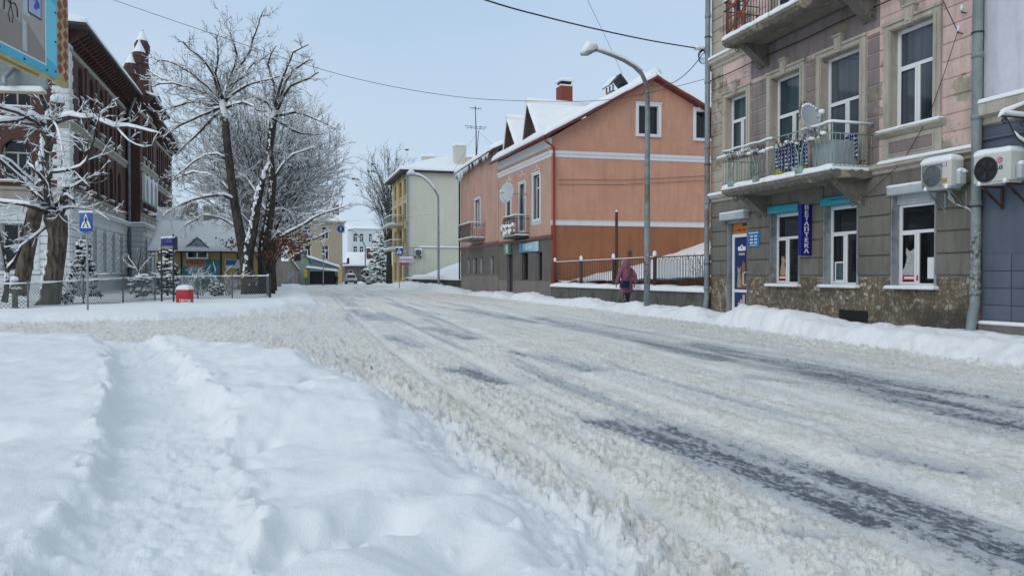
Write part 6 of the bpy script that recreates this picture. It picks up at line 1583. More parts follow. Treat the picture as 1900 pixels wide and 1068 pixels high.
t = far_house('low_house', 'low grey house with a wide snowy roof and small brick chimney beyond the parked van', TO, 12, 25, -.2, 3.3, 10, 'greybase', [(13.2, .9), (16, 1.6), (18.5, 1.4)], [(.6, 2.4)])
mb = MB(); mb.snow((11.5, 149.4, 3.3), (25.5, 149.4, 3.3), (24, 156, 6.0), (13, 156, 6.0), .35, 14, 8); link('snow', mb, 'snow', t)
mb = MB(); mb.box(IDF, 16.6, 17.8, 152, 153, 4, 6.9); c_ = link('chimney', mb, brickmat('brown_brick_b', (.13, .05, .04), (.11, .045, .035), (.1, .08, .07)), t); mb = MB(); mb.snow((16.5, 151.9, 6.9), (17.9, 151.9, 6.9), (17.9, 153.1, 6.9), (16.5, 153.1, 6.9), .25); link('snow', mb, 'snow', c_)
TGN = Fr((0, 105), (1, 0), (0, -1))
t = thing('green_house', 'narrow pale green gabled building beside the bare trees', 'house', (2.5, 105, .2))
M['palegreen'] = simple('pale_green_paint', (.30, .38, .34), .7, .1, 2, .1)
mb = MB(); mb.prism(TGN, [(1.4, 0), (3.7, 0), (3.7, 3.3), (2.9, 4.6), (2.1, 4.6), (1.4, 3.3)], -5, 0)
link('wall', mb, 'palegreen', t)
for x in (1.7, 2.4, 3.1): mb = MB(); mb.box(TGN, x, x+.15, .002, .05, .1, 3.2); link('pilaster', mb, 'palegreen', t)
window(TGN, 1.75, 2.55, 3.35, 4.1, t, .05, 'M', .08, frame='dark', sash=False)
mb = MB(); roofslab(mb, [TGN(3.95, .3, 3.0), TGN(3.95, -5, 3.0), TGN(2.9, -5, 4.7), TGN(2.9, .3, 4.7)], .1); roofslab(mb, [TGN(1.0, .3, 3.5), TGN(1.0, -5, 3.5), TGN(2.9, -5, 4.7), TGN(2.9, .3, 4.7)], .1); link('roof', mb, 'dark', t)
mb = MB(); mb.snow(TGN(1.0, .3, 3.5), TGN(2.9, .3, 4.7), TGN(2.9, -5, 4.7), TGN(1.0, -5, 3.5), .25); link('snow', mb, 'snow', t)
t = thing('kiosk', 'small grey gabled kiosk with an orange poster beside the walking couple', 'kiosk', (0, 100, .2))
TK = Fr((0, 100), (1, 0), (0, -1))
mb = MB(); mb.prism(TK, [(-1.2, 0), (2.0, 0), (2.0, 2.3), (1.4, 3.2), (-.4, 3.2), (-1.2, 2.3)], -4, 0); link('wall', mb, 'beige', t)
mb = MB(); roofslab(mb, [TK(2.3, .4, 1.95), TK(2.3, -4, 1.95), TK(1.3, -4, 3.35), TK(1.3, .4, 3.35)], .1); roofslab(mb, [TK(-1.5, .4, 2.0), TK(-1.5, -4, 2.0), TK(-.3, -4, 3.35), TK(-.3, .4, 3.35)], .1); link('roof', mb, 'dark', t)
mb = MB(); mb.snow(TK(2.3, .4, 1.97), TK(1.3, .4, 3.36), TK(1.3, -4, 3.36), TK(2.3, -4, 1.97), .2); mb.snow(TK(-1.5, .4, 2.0), TK(-.3, .4, 3.36), TK(-.3, -4, 3.36), TK(-1.5, -4, 2.0), .2); link('snow', mb, 'snow', t)
mb = MB(); mb.box(TK, -.9, .1, .01, .05, .7, 1.9); link('poster', mb, simple('orange_poster', (.42, .20, .07), .5, .4, 4, 0), t); mb = MB(); mb.box(TK, .6, 1.6, .01, .05, .1, 2.0); link('door', mb, 'galv', t)
t = thing('bus_shelter', 'open market shelter with a snowy pent roof and dark figures below the tan house', 'shelter', (5.5, 104, .1))
mb = MB(); roofslab(mb, [(3.2, 103, 2.4), (7.4, 103, 1.9), (7.4, 106, 1.9), (3.2, 106, 2.4)], .08); link('roof', mb, 'galv', t)
mb = MB(); mb.snow((3.2, 103, 2.4), (7.4, 103, 1.9), (7.4, 106, 1.9), (3.2, 106, 2.4), .25); link('snow', mb, 'snow', t)
for x, z in ((3.4, 2.35), (5.3, 2.1), (7.2, 1.9)): mb = MB(); mb.tube([(x, 103.1, 0), (x, 103.1, z)], .05, 6); link('post', mb, 'dark', t)
mb = MB(); mb.box(IDF, 3.4, 7.2, 105.8, 105.9, .1, 1.9); link('back_panel', mb, 'dark', t)
t = thing('blue_shed', 'low blue grey shed with a sloping snowy roof left of the tan house', 'shed', (4.5, 112, .2))
TSH = Fr((0, 112), (1, 0), (0, -1)); mb = MB(); mb.prism(TSH, [(3.4, 0), (8, 0), (8, 2.6), (3.4, 4.1)], -5, 0); link('wall', mb, simple('blue_grey_paint', (.16, .22, .27), .7, .1, 2, 0), t)
mb = MB(); mb.snow(TSH(3.2, .4, 4.15), TSH(8.4, .4, 2.5), TSH(8.4, -5, 2.5), TSH(3.2, -5, 4.15), .3); link('snow', mb, 'snow', t)
t = thing('notice_board', 'small yellow sign board between the green building and the shelter', 'sign', (3.0, 98, .3)); mb = MB(); mb.bbox(IDF, 2.75, 3.2, 97.9, 98, 1.1, 2.1, .02); link('panel', mb, simple('yellow_board', (.55, .36, .04), .5, .1, 3, 0), t); mb = MB(); mb.tube([(2.97, 98, 0), (2.97, 98, 1.1)], .04, 6); link('post', mb, 'dark', t)
# ================================================================== trees
def rdir(rr): 
    v = Vector((rr.gauss(0, 1), rr.gauss(0, 1), rr.gauss(0, 1))); return v.normalized()
class Tree:
    def __init__(s, seed, snowk=1.0): s.tr = MB(); s.cr = MB(); s.sn = MB(); s.rr = random.Random(seed); s.k = snowk
    def snow(s, pts, rad, gap=.12):
        run = []
        def flush():
            if len(run) > 1:
                P = [a for a, _ in run]; Rr = [b for _, b in run]; Rr[0] *= .4; Rr[-1] *= .3; s.sn.tube(P, Rr, 5, cap=False)
            run.clear()
        for i, p in enumerate(pts):
            t = (pts[min(i+1, len(pts)-1)]-pts[max(0, i-1)]); t = t.normalized() if t.length > 0 else Vector((0, 0, 1))
            hz = math.sqrt(max(0, 1-t.z*t.z))
            if hz < .3 or (s.rr.random() < gap): flush(); continue
            h = s.k*(.018+rad[i]*.55)*hz*s.rr.uniform(.6, 1.35); h = min(h, .13)
            run.append((p+Vector((0, 0, rad[i]*.55+h*.45)), rad[i]*.72+h*.55))
        flush()
    def limb(s, pts, rad, where=None, n=None, sn=True):
        # smooth the given polyline a little
        P = [Vector(p) for p in pts]; Q = []; Rr = []
        for i in range(len(P)-1):
            k = max(2, int((P[i+1]-P[i]).length/.45)) if rad[i] > .03 else 2
            a = P[max(i-1, 0)]; b = P[i]; c = P[i+1]; d = P[min(i+2, len(P)-1)]
            for j in range(k):
                t = j/k; Q.append(.5*((2*b)+(c-a)*t+(2*a-5*b+4*c-d)*t*t+(3*b-a-3*c+d)*t**3)); Rr.append(rad[i]*(1-t)+rad[i+1]*t)
        Q.append(P[-1]); Rr.append(rad[-1])
        if rad[0] > .03:
            Q = [q+rdir(s.rr)*(Rr[i]*.3+.035)*(0 if i == 0 else 1) for i, q in enumerate(Q)]
        mb = where or s.cr
        mb.tube(Q, Rr, n or (10 if rad[0] > .15 else 6 if rad[0] > .05 else 4), cap=rad[0] > .05)
        if sn: s.snow(Q, Rr, .06)
        return Q, Rr
    def twig(s, p, d, L_, r, lvl, up=.25, wob=.35, kids=4, sn=True, spread=.8):
        rr = s.rr; n = 4 if L_ > .8 else 3; q = Vector(p); pts = [q.copy()]; dd = Vector(d).normalized(); ds = [dd]
        for i in range(n):
            dd = (dd+rdir(rr)*wob*.5+Vector((0, 0, up))*.35).normalized(); q = q+dd*L_/n; pts.append(q.copy()); ds.append(dd)
        rad = [r*(1-.7*i/n) for i in range(n+1)]
        s.cr.tube(pts, rad, 3, cap=False)
        if sn and r > .009: s.snow(pts, rad, .22)
        if lvl > 0:
            for k in range(kids):
                i = rr.randint(1, n); t = rr.random(); b = pts[i-1].lerp(pts[i], t); side = rdir(rr); side = (side-ds[i]*side.dot(ds[i]))
                nd = (ds[i]+side.normalized()*spread).normalized() if side.length > .1 else ds[i]
                s.twig(b, nd, L_*rr.uniform(.4, .65), max(r*.62, .010), lvl-1, up, wob, max(2, kids-1), sn, spread)
    def sprout(s, Q, Rr, every, L_, r, lvl, start=.15, up=.3, **k):
        acc = 0; n = len(Q); tot = sum((Q[i+1]-Q[i]).length for i in range(n-1)); run = 0
        for i in range(n-1):
            seg = (Q[i+1]-Q[i]); run += seg.length; acc += seg.length
            while acc > every:
                acc -= every*s.rr.uniform(.7, 1.3)
                if run/tot < start: continue
                side = rdir(s.rr); t = seg.normalized(); side = (side-t*side.dot(t)).normalized()
                s.twig(Q[i], (side*.9+t*.7+Vector((0, 0, .15))).normalized(), L_*s.rr.uniform(.6, 1.2)*(1-.3*run/tot), r, lvl, up, **k)
    def done(s, name, lab, base, group=None, bark='bark', twigm='twig', leaves=None, cat='tree'):
        t = thing(name, lab, cat, base, group)
        link('trunk', s.tr, bark, t); c = link('crown', s.cr, twigm, t)
        if s.sn.v: link('snow', s.sn, 'snow', c)
        if leaves: link('leaves', leaves, 'leafcopper', c)
        return t
def pl(pts, d0=None): return [D(x, y, d) for x, y, d in pts]
def plaster_snow(t, P, r, n):
    rr = t.rr
    for _ in range(n):
        i = rr.randint(0, len(P)-2); p = P[i].lerp(P[i+1], rr.random())+rdir(rr)*r*.6; k = r*rr.uniform(.2, .5); t.sn.sphere(p, k, (rr.uniform(.8, 1.3), .7, rr.uniform(1.2, 2.6)), seg=6)
# --- pollarded tree leaning right, behind the chain link fence (front)
t = Tree(1, 1.3)
t.tr.tube(pl([(88, 572, 27), (92, 560, 27), (98, 520, 27), (105, 470, 27), (108, 435, 27), (103, 405, 27), (98, 392, 27)]), [.46, .36, .32, .31, .32, .40, .30], 14)
plaster_snow(t, pl([(78, 545, 26.8), (82, 520, 26.8), (87, 490, 26.8), (90, 465, 26.8)]), .13, 45)
for pts, rad in (
    (((105, 405, 27), (118, 378, 26.5), (122, 350, 26), (142, 345, 26), (165, 322, 26)), (.15, .11, .08, .05, .03)),
    (((95, 400, 27), (85, 380, 27), (50, 345, 27), (20, 315, 26.5), (-20, 285, 26)), (.15, .11, .08, .06, .05)),
    (((96, 398, 27), (80, 372, 26.5), (72, 345, 26.5), (85, 335, 26)), (.12, .09, .07, .04)),
    (((100, 400, 27), (90, 375, 26), (84, 345, 25.5), (70, 320, 25), (52, 302, 25)), (.14, .11, .07, .05, .03)),
    (((98, 395, 27), (112, 372, 26.5), (128, 365, 26), (140, 378, 26)), (.13, .10, .07, .04)),
    (((102, 398, 27), (88, 330, 26), (110, 318, 25.5), (150, 309, 25), (165, 285, 24.5), (178, 235, 24.5), (186, 205, 24)), (.08, .06, .05, .045, .035, .02, .01)),
    (((92, 400, 27), (60, 385, 26), (30, 378, 26), (-10, 372, 26)), (.12, .09, .06, .05)),
    (((92, 410, 27), (70, 430, 26.5), (40, 455, 26), (28, 470, 26)), (.07, .05, .03, .02)),
    (((104, 400, 27), (128, 385, 26), (170, 390, 25.5), (205, 410, 25.5)), (.06, .04, .02, .01))):
    q, r = t.limb(pl(pts), list(rad)); t.sprout(q, r, .42, 1.2, .016, 2, .2, .2, kids=3)
t.done('pollarded_tree', 'thick pollarded tree just behind the chain link fence, right of its taller leaning neighbour', tuple(D(92, 560, 27)), 'pollarded trees by the school')
# --- taller leaning pollard with snow capped stump top
t = Tree(2, 1.3)
t.tr.tube(pl([(34, 545, 30), (40, 525, 30), (48, 480, 30), (60, 420, 30), (70, 375, 30), (76, 340, 30), (82, 290, 30), (90, 240, 30), (100, 205, 30), (108, 188, 30), (110, 180, 30)]), [.36, .30, .28, .27, .27, .24, .24, .27, .27, .26, .12], 14)
plaster_snow(t, pl([(68, 340, 29.8), (76, 290, 29.8), (82, 235, 29.8), (94, 208, 29.8)]), .17, 90); plaster_snow(t, pl([(40, 480, 29.8), (50, 420, 29.8), (62, 375, 29.8)]), .08, 40); t.sn.sphere(D(107, 184, 29.9), .27, (1, 1, .75))
for pts, rad in (
    (((95, 225, 30), (130, 217, 29), (175, 222, 28), (215, 235, 27.5), (262, 240, 27), (300, 250, 27)), (.13, .11, .10, .08, .05, .02)),
    (((90, 235, 30), (60, 216, 29), (30, 222, 28), (-25, 228, 27)), (.12, .10, .08, .06)),
    (((88, 240, 30), (62, 225, 29), (30, 208, 28), (-20, 190, 27)), (.11, .08, .06, .05)),
    (((85, 245, 30), (60, 232, 29), (20, 225, 28), (-20, 215, 28)), (.09, .07, .05, .04)),
    (((86, 220, 30), (80, 190, 29.5), (74, 165, 29), (70, 140, 29)), (.09, .07, .05, .04)),
    (((98, 225, 30), (105, 235, 27), (112, 260, 26), (120, 320, 25.5), (108, 350, 25)), (.03, .03, .025, .02, .01)),
    (((175, 222, 28), (190, 205, 28), (205, 196, 28)), (.04, .02, .01)), (((215, 235, 27.5), (240, 262, 27), (270, 272, 27), (288, 270, 27)), (.04, .025, .02, .01)),
    (((70, 350, 30), (40, 320, 29), (0, 290, 28)), (.10, .07, .05))):
    q, r = t.limb(pl(pts), list(rad)); t.sprout(q, r, .45, 1.05, .015, 2, .15, .15, kids=3)
t.done('pollarded_tree', 'tall leaning pollarded tree with a snow capped stump top in front of the school corner', tuple(D(38, 530, 30)), 'pollarded trees by the school')
t = Tree(3, 1.5)
t.tr.tube(pl([(8, 560, 27), (12, 540, 27), (13, 505, 27)]), [.12, .09, .09], 8)
for pts, rad in ((((13, 507, 27), (6, 480, 27), (0, 440, 27), (-8, 400, 27)), (.07, .06, .05, .03)), (((13, 507, 27), (28, 482, 27), (36, 460, 27), (44, 430, 27), (52, 380, 27)), (.07, .06, .05, .03, .015))):
    q, r = t.limb(pl(pts), list(rad)); t.sprout(q, r, .45, .8, .01, 2, .2, .3, kids=3)
t.done('young_tree', 'thin forked young tree at the left edge in front of the white school wall', tuple(D(10, 550, 27)))
t = Tree(4)
t.tr.tube(pl([(262, 545, 34), (260, 520, 34), (258, 506, 34)]), [.07, .05, .05], 8)
for pts in (((258, 508, 34), (246, 490, 34), (236, 470, 34)), ((258, 508, 34), (270, 488, 34), (292, 466, 34)), ((258, 508, 34), (257, 488, 34), (262, 462, 34)), ((252, 498, 34), (236, 492, 34), (226, 478, 34))):
    q, r = t.limb(pl(pts), [.035, .025, .012]); t.sprout(q, r, .3, .5, .009, 1, .2, .3, kids=3)
t.done('young_tree', 'small vase shaped young tree in front of the white school wall between two conifers', tuple(D(260, 535, 34)))

# --- the two tall old trees
t = Tree(11, 1.3)
dA = 43
t.tr.tube([D(x, y, dA) for x, y in ((466, 548), (463, 530), (457, 490), (450, 455), (443, 420), (434, 370), (425, 300), (419, 240), (413, 186))], [.62, .46, .36, .31, .27, .24, .23, .22, .20], 14)
t.tr.tube([D(x, y, dA) for x, y in ((458, 500), (462, 470), (470, 430), (478, 380), (488, 330), (500, 300))], [.34, .27, .24, .2, .16, .1], 10)
plaster_snow(t, [D(x, y, dA-.3) for x, y in ((452, 520), (456, 490), (456, 460), (462, 430), (468, 400), (476, 365), (486, 330), (496, 305))], .15, 110); plaster_snow(t, [D(x, y, dA-.15) for x, y in ((438, 420), (430, 370), (421, 300), (414, 240), (410, 200))], .07, 60)
t.snow([D(x, y, dA-.25) for x, y in ((462, 500), (462, 465), (462, 430), (466, 390), (478, 340), (492, 300))], [.22, .26, .26, .24, .2, .15], 0)
A_l = [((413, 190), (385, 160), (345, 128), (310, 112), (285, 118)), ((413, 190), (400, 150), (385, 120), (350, 90), (338, 78)), ((415, 188), (430, 140), (440, 100), (425, 60), (420, 35)), ((416, 188), (440, 130), (462, 95), (475, 55), (492, 15)),
       ((412, 192), (370, 168), (320, 155), (282, 160)), ((412, 196), (360, 190), (318, 200), (292, 210)), ((414, 198), (370, 215), (330, 235), (300, 260)), ((418, 200), (450, 190), (480, 205), (492, 206)), ((416, 190), (445, 165), (485, 150), (520, 142)),
       ((414, 188), (440, 150), (455, 140), (470, 120), (500, 100)), ((414, 205), (390, 225), (350, 265), (325, 290)), ((413, 196), (350, 160), (300, 145), (275, 130)), ((415, 186), (400, 140), (405, 95), (400, 60)),
       ((425, 300), (400, 285), (360, 300), (325, 330)), ((434, 372), (418, 362), (380, 365), (340, 378), (312, 392), (302, 402)), ((432, 360), (400, 330), (360, 320), (318, 335)), ((446, 430), (420, 410), (380, 400), (340, 420))]
for i, p in enumerate(A_l):
    z = t.rr.uniform(-2.5, 2.5); n = len(p)
    q, r = t.limb([D(x, y, dA+z*k/(n-1)) for k, (x, y) in enumerate(p)], [.085*(1-.8*k/(n-1))+.012 for k in range(n)])
    t.sprout(q, r, .21, 1.25, .020, 2, .10, .15, kids=4)
t.done('old_tree', 'tall old tree with snow plastered forked trunk and spreading crown, left of the pair', tuple(D(466, 538, dA)), 'tall old trees at the street corner', bark='bark2')
t = Tree(12, 1.3); dB = 44
t.tr.tube([D(x, y, dB) for x, y in ((494, 546), (492, 520), (490, 480), (492, 440), (500, 400), (506, 340), (500, 280), (506, 230), (512, 205))], [.55, .42, .38, .33, .28, .23, .21, .21, .2], 14)
t.tr.tube([D(x, y, dB) for x, y in ((497, 520), (503, 480), (505, 450), (520, 425))], [.3, .26, .2, .14], 10)
plaster_snow(t, [D(x, y, dB-.3) for x, y in ((486, 480), (488, 440), (496, 400), (503, 340), (497, 280), (503, 230))], .10, 70)
B_l = [((512, 210), (516, 170), (525, 140), (545, 98), (572, 82)), ((512, 210), (508, 160), (498, 120), (512, 85)), ((510, 215), (545, 208), (580, 220), (632, 242)), ((512, 220), (540, 240), (575, 250), (600, 248)), ((512, 208), (540, 160), (575, 145), (590, 135)), ((510, 212), (495, 190), (470, 180), (440, 185)),
       ((512, 210), (530, 150), (560, 120), (580, 110)), ((500, 405), (512, 390), (535, 392), (560, 412)), ((505, 450), (540, 430), (590, 400), (640, 382)), ((515, 430), (550, 450), (590, 440), (610, 430)), ((505, 340), (530, 300), (560, 280), (590, 275)), ((500, 400), (475, 360), (455, 330), (440, 320)), ((495, 440), (470, 420), (450, 400), (430, 390))]
for i, p in enumerate(B_l):
    z = t.rr.uniform(-2.5, 2.5); n = len(p)
    q, r = t.limb([D(x, y, dB+z*k/(n-1)) for k, (x, y) in enumerate(p)], [.09*(1-.8*k/(n-1))+.012 for k in range(n)])
    t.sprout(q, r, .21, 1.15, .020, 2, .10, .15, kids=4)
M['leafcopper'] = simple('copper_leaf', (.11, .045, .028), .8, .4, 12, 0)
lv = MB(); rr = random.Random(4)
for cx, cy_, n in ((520, 445, 220), (545, 460, 150), (560, 440, 110), (500, 470, 120), (535, 470, 80), (430, 452, 60)):
    for _ in range(n):
        c = D(cx+rr.gauss(0, 13), cy_+rr.gauss(0, 7), dB-.8+rr.uniform(-1, 1)); a = rdir(rr)*.07; b = rdir(rr)*.05
        lv.poly([c-a-b, c+a-b, c+a+b, c-a+b])
t.done('old_tree', 'dark trunked old tree with copper leaves low on its branches, right of the pair', tuple(D(492, 538, dB)), 'tall old trees at the street corner', bark='bark2', leaves=lv)
# --- broad fan shaped tree behind them
def fan_tree(seed, base, zc, rx, rz, nl, snowk, sub_every, sl, lr, trunk_h, trunk_r, z_low=.25, tw=.012, lvl=2, kids=3, zmin=-.75):
    t = Tree(seed, snowk); rr = t.rr; b = Vector(base)
    t.tr.tube([b+Vector((0, 0, -.1)), b+Vector((0, 0, trunk_h*.4)), b+Vector((.1, 0, trunk_h*.8)), b+Vector((0, .1, trunk_h))], [trunk_r*1.3, trunk_r, trunk_r*.85, trunk_r*.6], 12)
    ga = math.pi*(3-math.sqrt(5))
    for i in range(nl):
        zz = zmin+(1-zmin)*(i+.5)/nl; rad = math.sqrt(max(0, 1-zz*zz)); a = i*ga+rr.uniform(-.2, .2); s = rr.uniform(.82, 1.06)
        tip = Vector((b.x+rx*rad*math.cos(a)*s, b.y+rx*rad*math.sin(a)*s, zc+rz*zz*s))
        st = b+Vector((0, 0, trunk_h*(z_low+(1-z_low)*rr.random())))
        mid = st.lerp(tip, .35)+Vector((0, 0, .12*(tip-st).length*(.4+rad)))
        m2 = st.lerp(tip, .7)+Vector((0, 0, .10*(tip-st).length*(rad)))
        q, r = t.limb([st, mid, m2, tip], [lr, lr*.6, lr*.35, lr*.12], n=5)
        t.sprout(q, r, sub_every, sl, tw, lvl, .22, .35, kids=kids, spread=.55, wob=.25)
    return t
t = fan_tree(21, (c2w(-.328*52, 52).x, c2w(-.328*52, 52).y, .1), 9.2, 6.0, 5.8, 118, 1.6, .27, 1.7, .07, 5.2, .42, tw=.018, zmin=-.6)
t.done('beech_tree', 'broad fan shaped tree with dense snowy twigs behind the two old trees', tuple(c2w(-.328*52, 52, .1)), bark='bark2')
bx = c2w((722-950)/FOC*100, 100)
t = fan_tree(22, (bx.x, bx.y, .1), 13.3, 5.0, 6.2, 34, .35, .5, 2.2, .10, 11.5, .35, .35, .030, 1, 5, -.6)
t.done('bare_tree', 'bare rounded tree with crows in it behind the cream apartment house', (bx.x, bx.y, .1), bark='bark2')

# --- conifers
M['conifer'] = simple('dark_green_needles', (.022, .035, .022), .8, .4, 9, .3)
def conifer(name, lab, base, h, r, n, seed, shape='cone', snow=.55, lump=.07):
    t = thing(name, lab, 'conifer', base); rr = random.Random(seed); b = Vector(base)
    mb = MB(); mb.tube([b, b+Vector((0, 0, h*.9))], [.05*h/2, .01], 6); link('trunk', mb, 'bark2', t)
    g = MB(); s = MB()
    for i in range(n):
        u = rr.random()**1.2; z = .04*h+u*h*.95
        R_ = r*((1-u)**.75+.05 if shape == 'cone' else math.sqrt(max(0, 1-(2*u-1)**2))+.1)*(1+.25*math.sin(u*23+seed)); a = rr.uniform(0, 6.283); q = R_*(.45+.6*rr.random()**.5)
        c = b+Vector((q*math.cos(a), q*math.sin(a), z)); L_ = lump*rr.uniform(.7, 1.5)
        for _ in range(4):
            e = (Vector((math.cos(a), math.sin(a), rr.uniform(-.5, .6)))+rdir(rr)*.8).normalized()*L_*2.2; w_ = rdir(rr)*L_*.55
            g.poly([c-w_*.5, c+e*.5-w_, c+e, c+e*.5+w_, c+w_*.5])
        if rr.random() < snow: s.sphere(c+Vector((math.cos(a)*L_*.8, math.sin(a)*L_*.8, L_*.35)), L_*rr.uniform(.7, 1.25), (1.25, 1.25, .55), seg=6)
    f = link('crown', g, 'conifer', t); link('snow', s, 'snow', f)
    return t
conifer('conifer', 'snowy slim conifer behind the fence beside the blue crossing sign pole', tuple(D(155, 552, 29)), 2.25, .42, 420, 1)
conifer('conifer', 'snowy slim conifer behind the bus stop sign and red sand bin', tuple(D(311, 548, 34)), 2.6, .42, 420, 2)
conifer('conifer', 'short snowy evergreen bush under the small vase shaped tree', tuple(D(262, 550, 33)), .95, .34, 160, 3, 'ball')
conifer('conifer', 'low snow laden evergreen in the fenced garden below the old trees', tuple(D(402, 548, 38)), .75, .3, 120, 5, 'ball')
conifer('conifer', 'small half buried evergreen shrub beside the base of the thick pollarded tree', tuple(D(120, 560, 28)), .35, .22, 50, 6, 'ball')
conifer('spruce', 'dark snowy spruce left of the cream apartment house balconies', tuple(c2w((702-950)/FOC*112, 112, .1)), 7.6, 1.5, 700, 7, 'cone', .85, .2)
conifer('spruce', 'low spreading snow laden evergreen at the roadside beyond the parked van', tuple(c2w((694-950)/FOC*104, 104, .1)), 2.4, 1.4, 260, 8, 'ball', .75, .17)
for k, (px, d, lab) in enumerate(((338, 36, 'snow dusted twiggy shrub behind the red sand bin'), (372, 37, 'snow dusted twiggy shrub in the fenced garden right of the red sand bin'), (418, 38, 'snow dusted twiggy shrub between low evergreen and the old trees'), (140, 28, 'snow dusted twigs beside the fence left of the slim conifer'))):
    t = Tree(60+k, 1.2); b = D(px, 548, d)
    for i in range(16):
        a = t.rr.uniform(0, 6.28); t.twig(b+Vector((.15*math.cos(a), .15*math.sin(a), 0)), Vector((math.cos(a)*.7, math.sin(a)*.7, 1)), t.rr.uniform(.8, 1.5), .012, 1, .1, kids=5)
    o = link('shrub', t.cr, 'twig', None); tag(o, lab, 'shrub'); 
    if t.sn.v: link('snow', t.sn, 'snow', o)

# ================================================================== chain link fence
M['chain'] = simple('fence_wire_grey', (.13, .145, .15), .6, .15, 6, 0)
def chain_fence(name, lab, P, sp=.12, posts=None):
    t = thing(name, lab, 'fence', tuple(P[0]))
    for k in range(len(P)-1):
        a, b = Vector(P[k]), Vector(P[k+1]); za, zb_ = P[k][2], P[k+1][2]; z0 = .12
        L_ = (b.xy-a.xy).length; d = (b-a); d.z = 0; d.normalize(); mb = MB()
        pt = lambda s, z: Vector((a.x, a.y, 0))+d*s+Vector((0, 0, z)); H_ = (za+zb_)/2-.04-z0
        n = int((L_+H_)/sp)
        for i in range(n+1):
            for sg in (0, 1):
                s0, s1 = i*sp-H_, i*sp; zz0, zz1 = z0, z0+H_
                lo = max(s0, 0); hi = min(s1, L_)
                if hi-lo < .02: continue
                if sg == 0: p0, p1 = pt(lo, zz0+(lo-s0)), pt(hi, zz0+(hi-s0))
                else: p0, p1 = pt(lo, zz1-(lo-s0)), pt(hi, zz1-(hi-s0))
                mb.tube([p0, p1], .0095, 3, cap=False)
        mesh = link('wire_mesh', mb, 'chain', t)
        mb = MB(); mb.tube([pt(0, za), pt(L_, zb_)], .018, 6); r_ = link('rail', mb, 'chain', t)
        mb = MB(); pts = [pt(L_*i/14, za+(zb_-za)*i/14+.02) for i in range(15)]; mb.tube(pts, [.03*(.5+random.Random(k*50+i).random()) for i in range(15)], 6); link('snow', mb, 'snow', r_)
        mb = MB(); mb.tube([pt(0, 0), pt(0, za+.03)], .03, 8); mb.sphere(pt(0, za+.05), .045, seg=6); link('post', mb, 'chain', t)
    return t
FP = [(-13.2, 26.3, .95), (-10.9, 26.9, .95), (-8.0, 28.1, 1.0), (-6.85, 30.2, 1.08), (-6.0, 32.6, 1.15), (-5.2, 35.0, 1.2), (-3.6, 36.1, 1.22), (-2.2, 37.0, 1.24), (-.6, 38.1, 1.25)]
chain_fence('chain_link_fence', 'snow topped grey chain link fence round the school garden from left edge to old trees', FP)
chain_fence('chain_link_fence', 'dark section of chain link fence turning away along the street beyond the old trees', [(-.55, 38.3, 1.3), (-.75, 43, 1.3), (-.8, 48, 1.3)])
mb = MB(); mb.bbox(IDF, -.58, -.48, 38.15, 38.25, 0, 1.38, .01); o = link('fence_post', mb, 'dark', None); tag(o, 'tall dark steel post at the corner of the chain link fence', 'post')
mb = MB(); p = D(28, 575, 24.5); mb.bbox(IDF, p.x-.07, p.x+.07, p.y-.07, p.y+.07, 0, 1.12, .02); o = link('concrete_post', mb, 'greyrender', None); tag(o, 'old concrete fence post with snow on top near the left edge', 'post')
mb = MB(); mb.sphere((p.x, p.y, 1.15), .12, (1, 1, .8), seg=8); mb.sphere((p.x+.05, p.y, .85), .1, (1.8, 1, .5), seg=8); link('snow', mb, 'snow', o)

# ================================================================== signs, lamps, bin
def person_mark(mb, Tf, cx, zb, s, n):
    e = .004
    mb.disc(Tf, cx+.01*s, n, zb+.80*s, .065*s, e, 12)
    for P in (((-.06, .48), (.06, .50), (.07, .73), (-.05, .73)), ((-.06, .48), (0, .48), (-.16, .12), (-.24, .12)), ((0, .48), (.06, .48), (.20, .14), (.12, .12)), ((-.05, .73), (-.05, .66), (-.20, .50), (-.22, .54)), ((.07, .73), (.07, .66), (.20, .55), (.21, .60)), ((-.26, .08), (-.12, .08), (-.12, .12), (-.26, .12)), ((.10, .08), (.26, .08), (.24, .12), (.10, .12))):
        mb.prism(Tf, [(cx+x*s, zb+y*s) for x, y in P], n, n+e)
def cross_sign(lab, pos, z0, z1, w_, yaw, pole=.03):
    t = thing('crossing_sign', lab, 'road sign', (pos[0], pos[1], 0))
    Tf = Fr(pos, (math.cos(yaw), math.sin(yaw)), (math.sin(yaw), -math.cos(yaw)))
    mb = MB(); mb.tube([Tf(0, 0, 0), Tf(0, 0, z1-.05)], pole, 8); link('pole', mb, 'galv', t)
    mb = MB(); mb.bbox(Tf, -w_/2, w_/2, pole, pole+.03, z0, z1, .008); pn = link('panel', mb, 'signblue', t)
    n = pole+.031; h = z1-z0; zb = z0+h*.18
    mb = MB(); mb.prism(Tf, [(-w_*.40, zb), (w_*.40, zb), (0, z1-h*.07)], n, n+.003); for_t = link('triangle', mb, 'white', pn)
    mb = MB(); person_mark(mb, Tf, 0, zb-.01, h*.72*.95, n+.004); link('walker_symbol', mb, 'black', pn)
    mb = MB(); mb.snowbox(Tf, -w_/2, w_/2, pole-.01, pole+.05, z1, .04 if w_ < .5 else .12); link('snow', mb, 'snow', pn)
    return t
M['signblue'] = simple('road_sign_blue', (.005, .07, .32), .35, .05, 2, 0)
cross_sign('blue pedestrian crossing sign on a grey pole in front of the school garden fence', (-5.72, 25.73), 2.62, 3.22, .40, -YAW)
p = c2w((741-950)/FOC*72, 72); cross_sign('far blue pedestrian crossing sign by the cream apartment house', (p.x, p.y), 3.3, 4.0, .72, -YAW, .04)
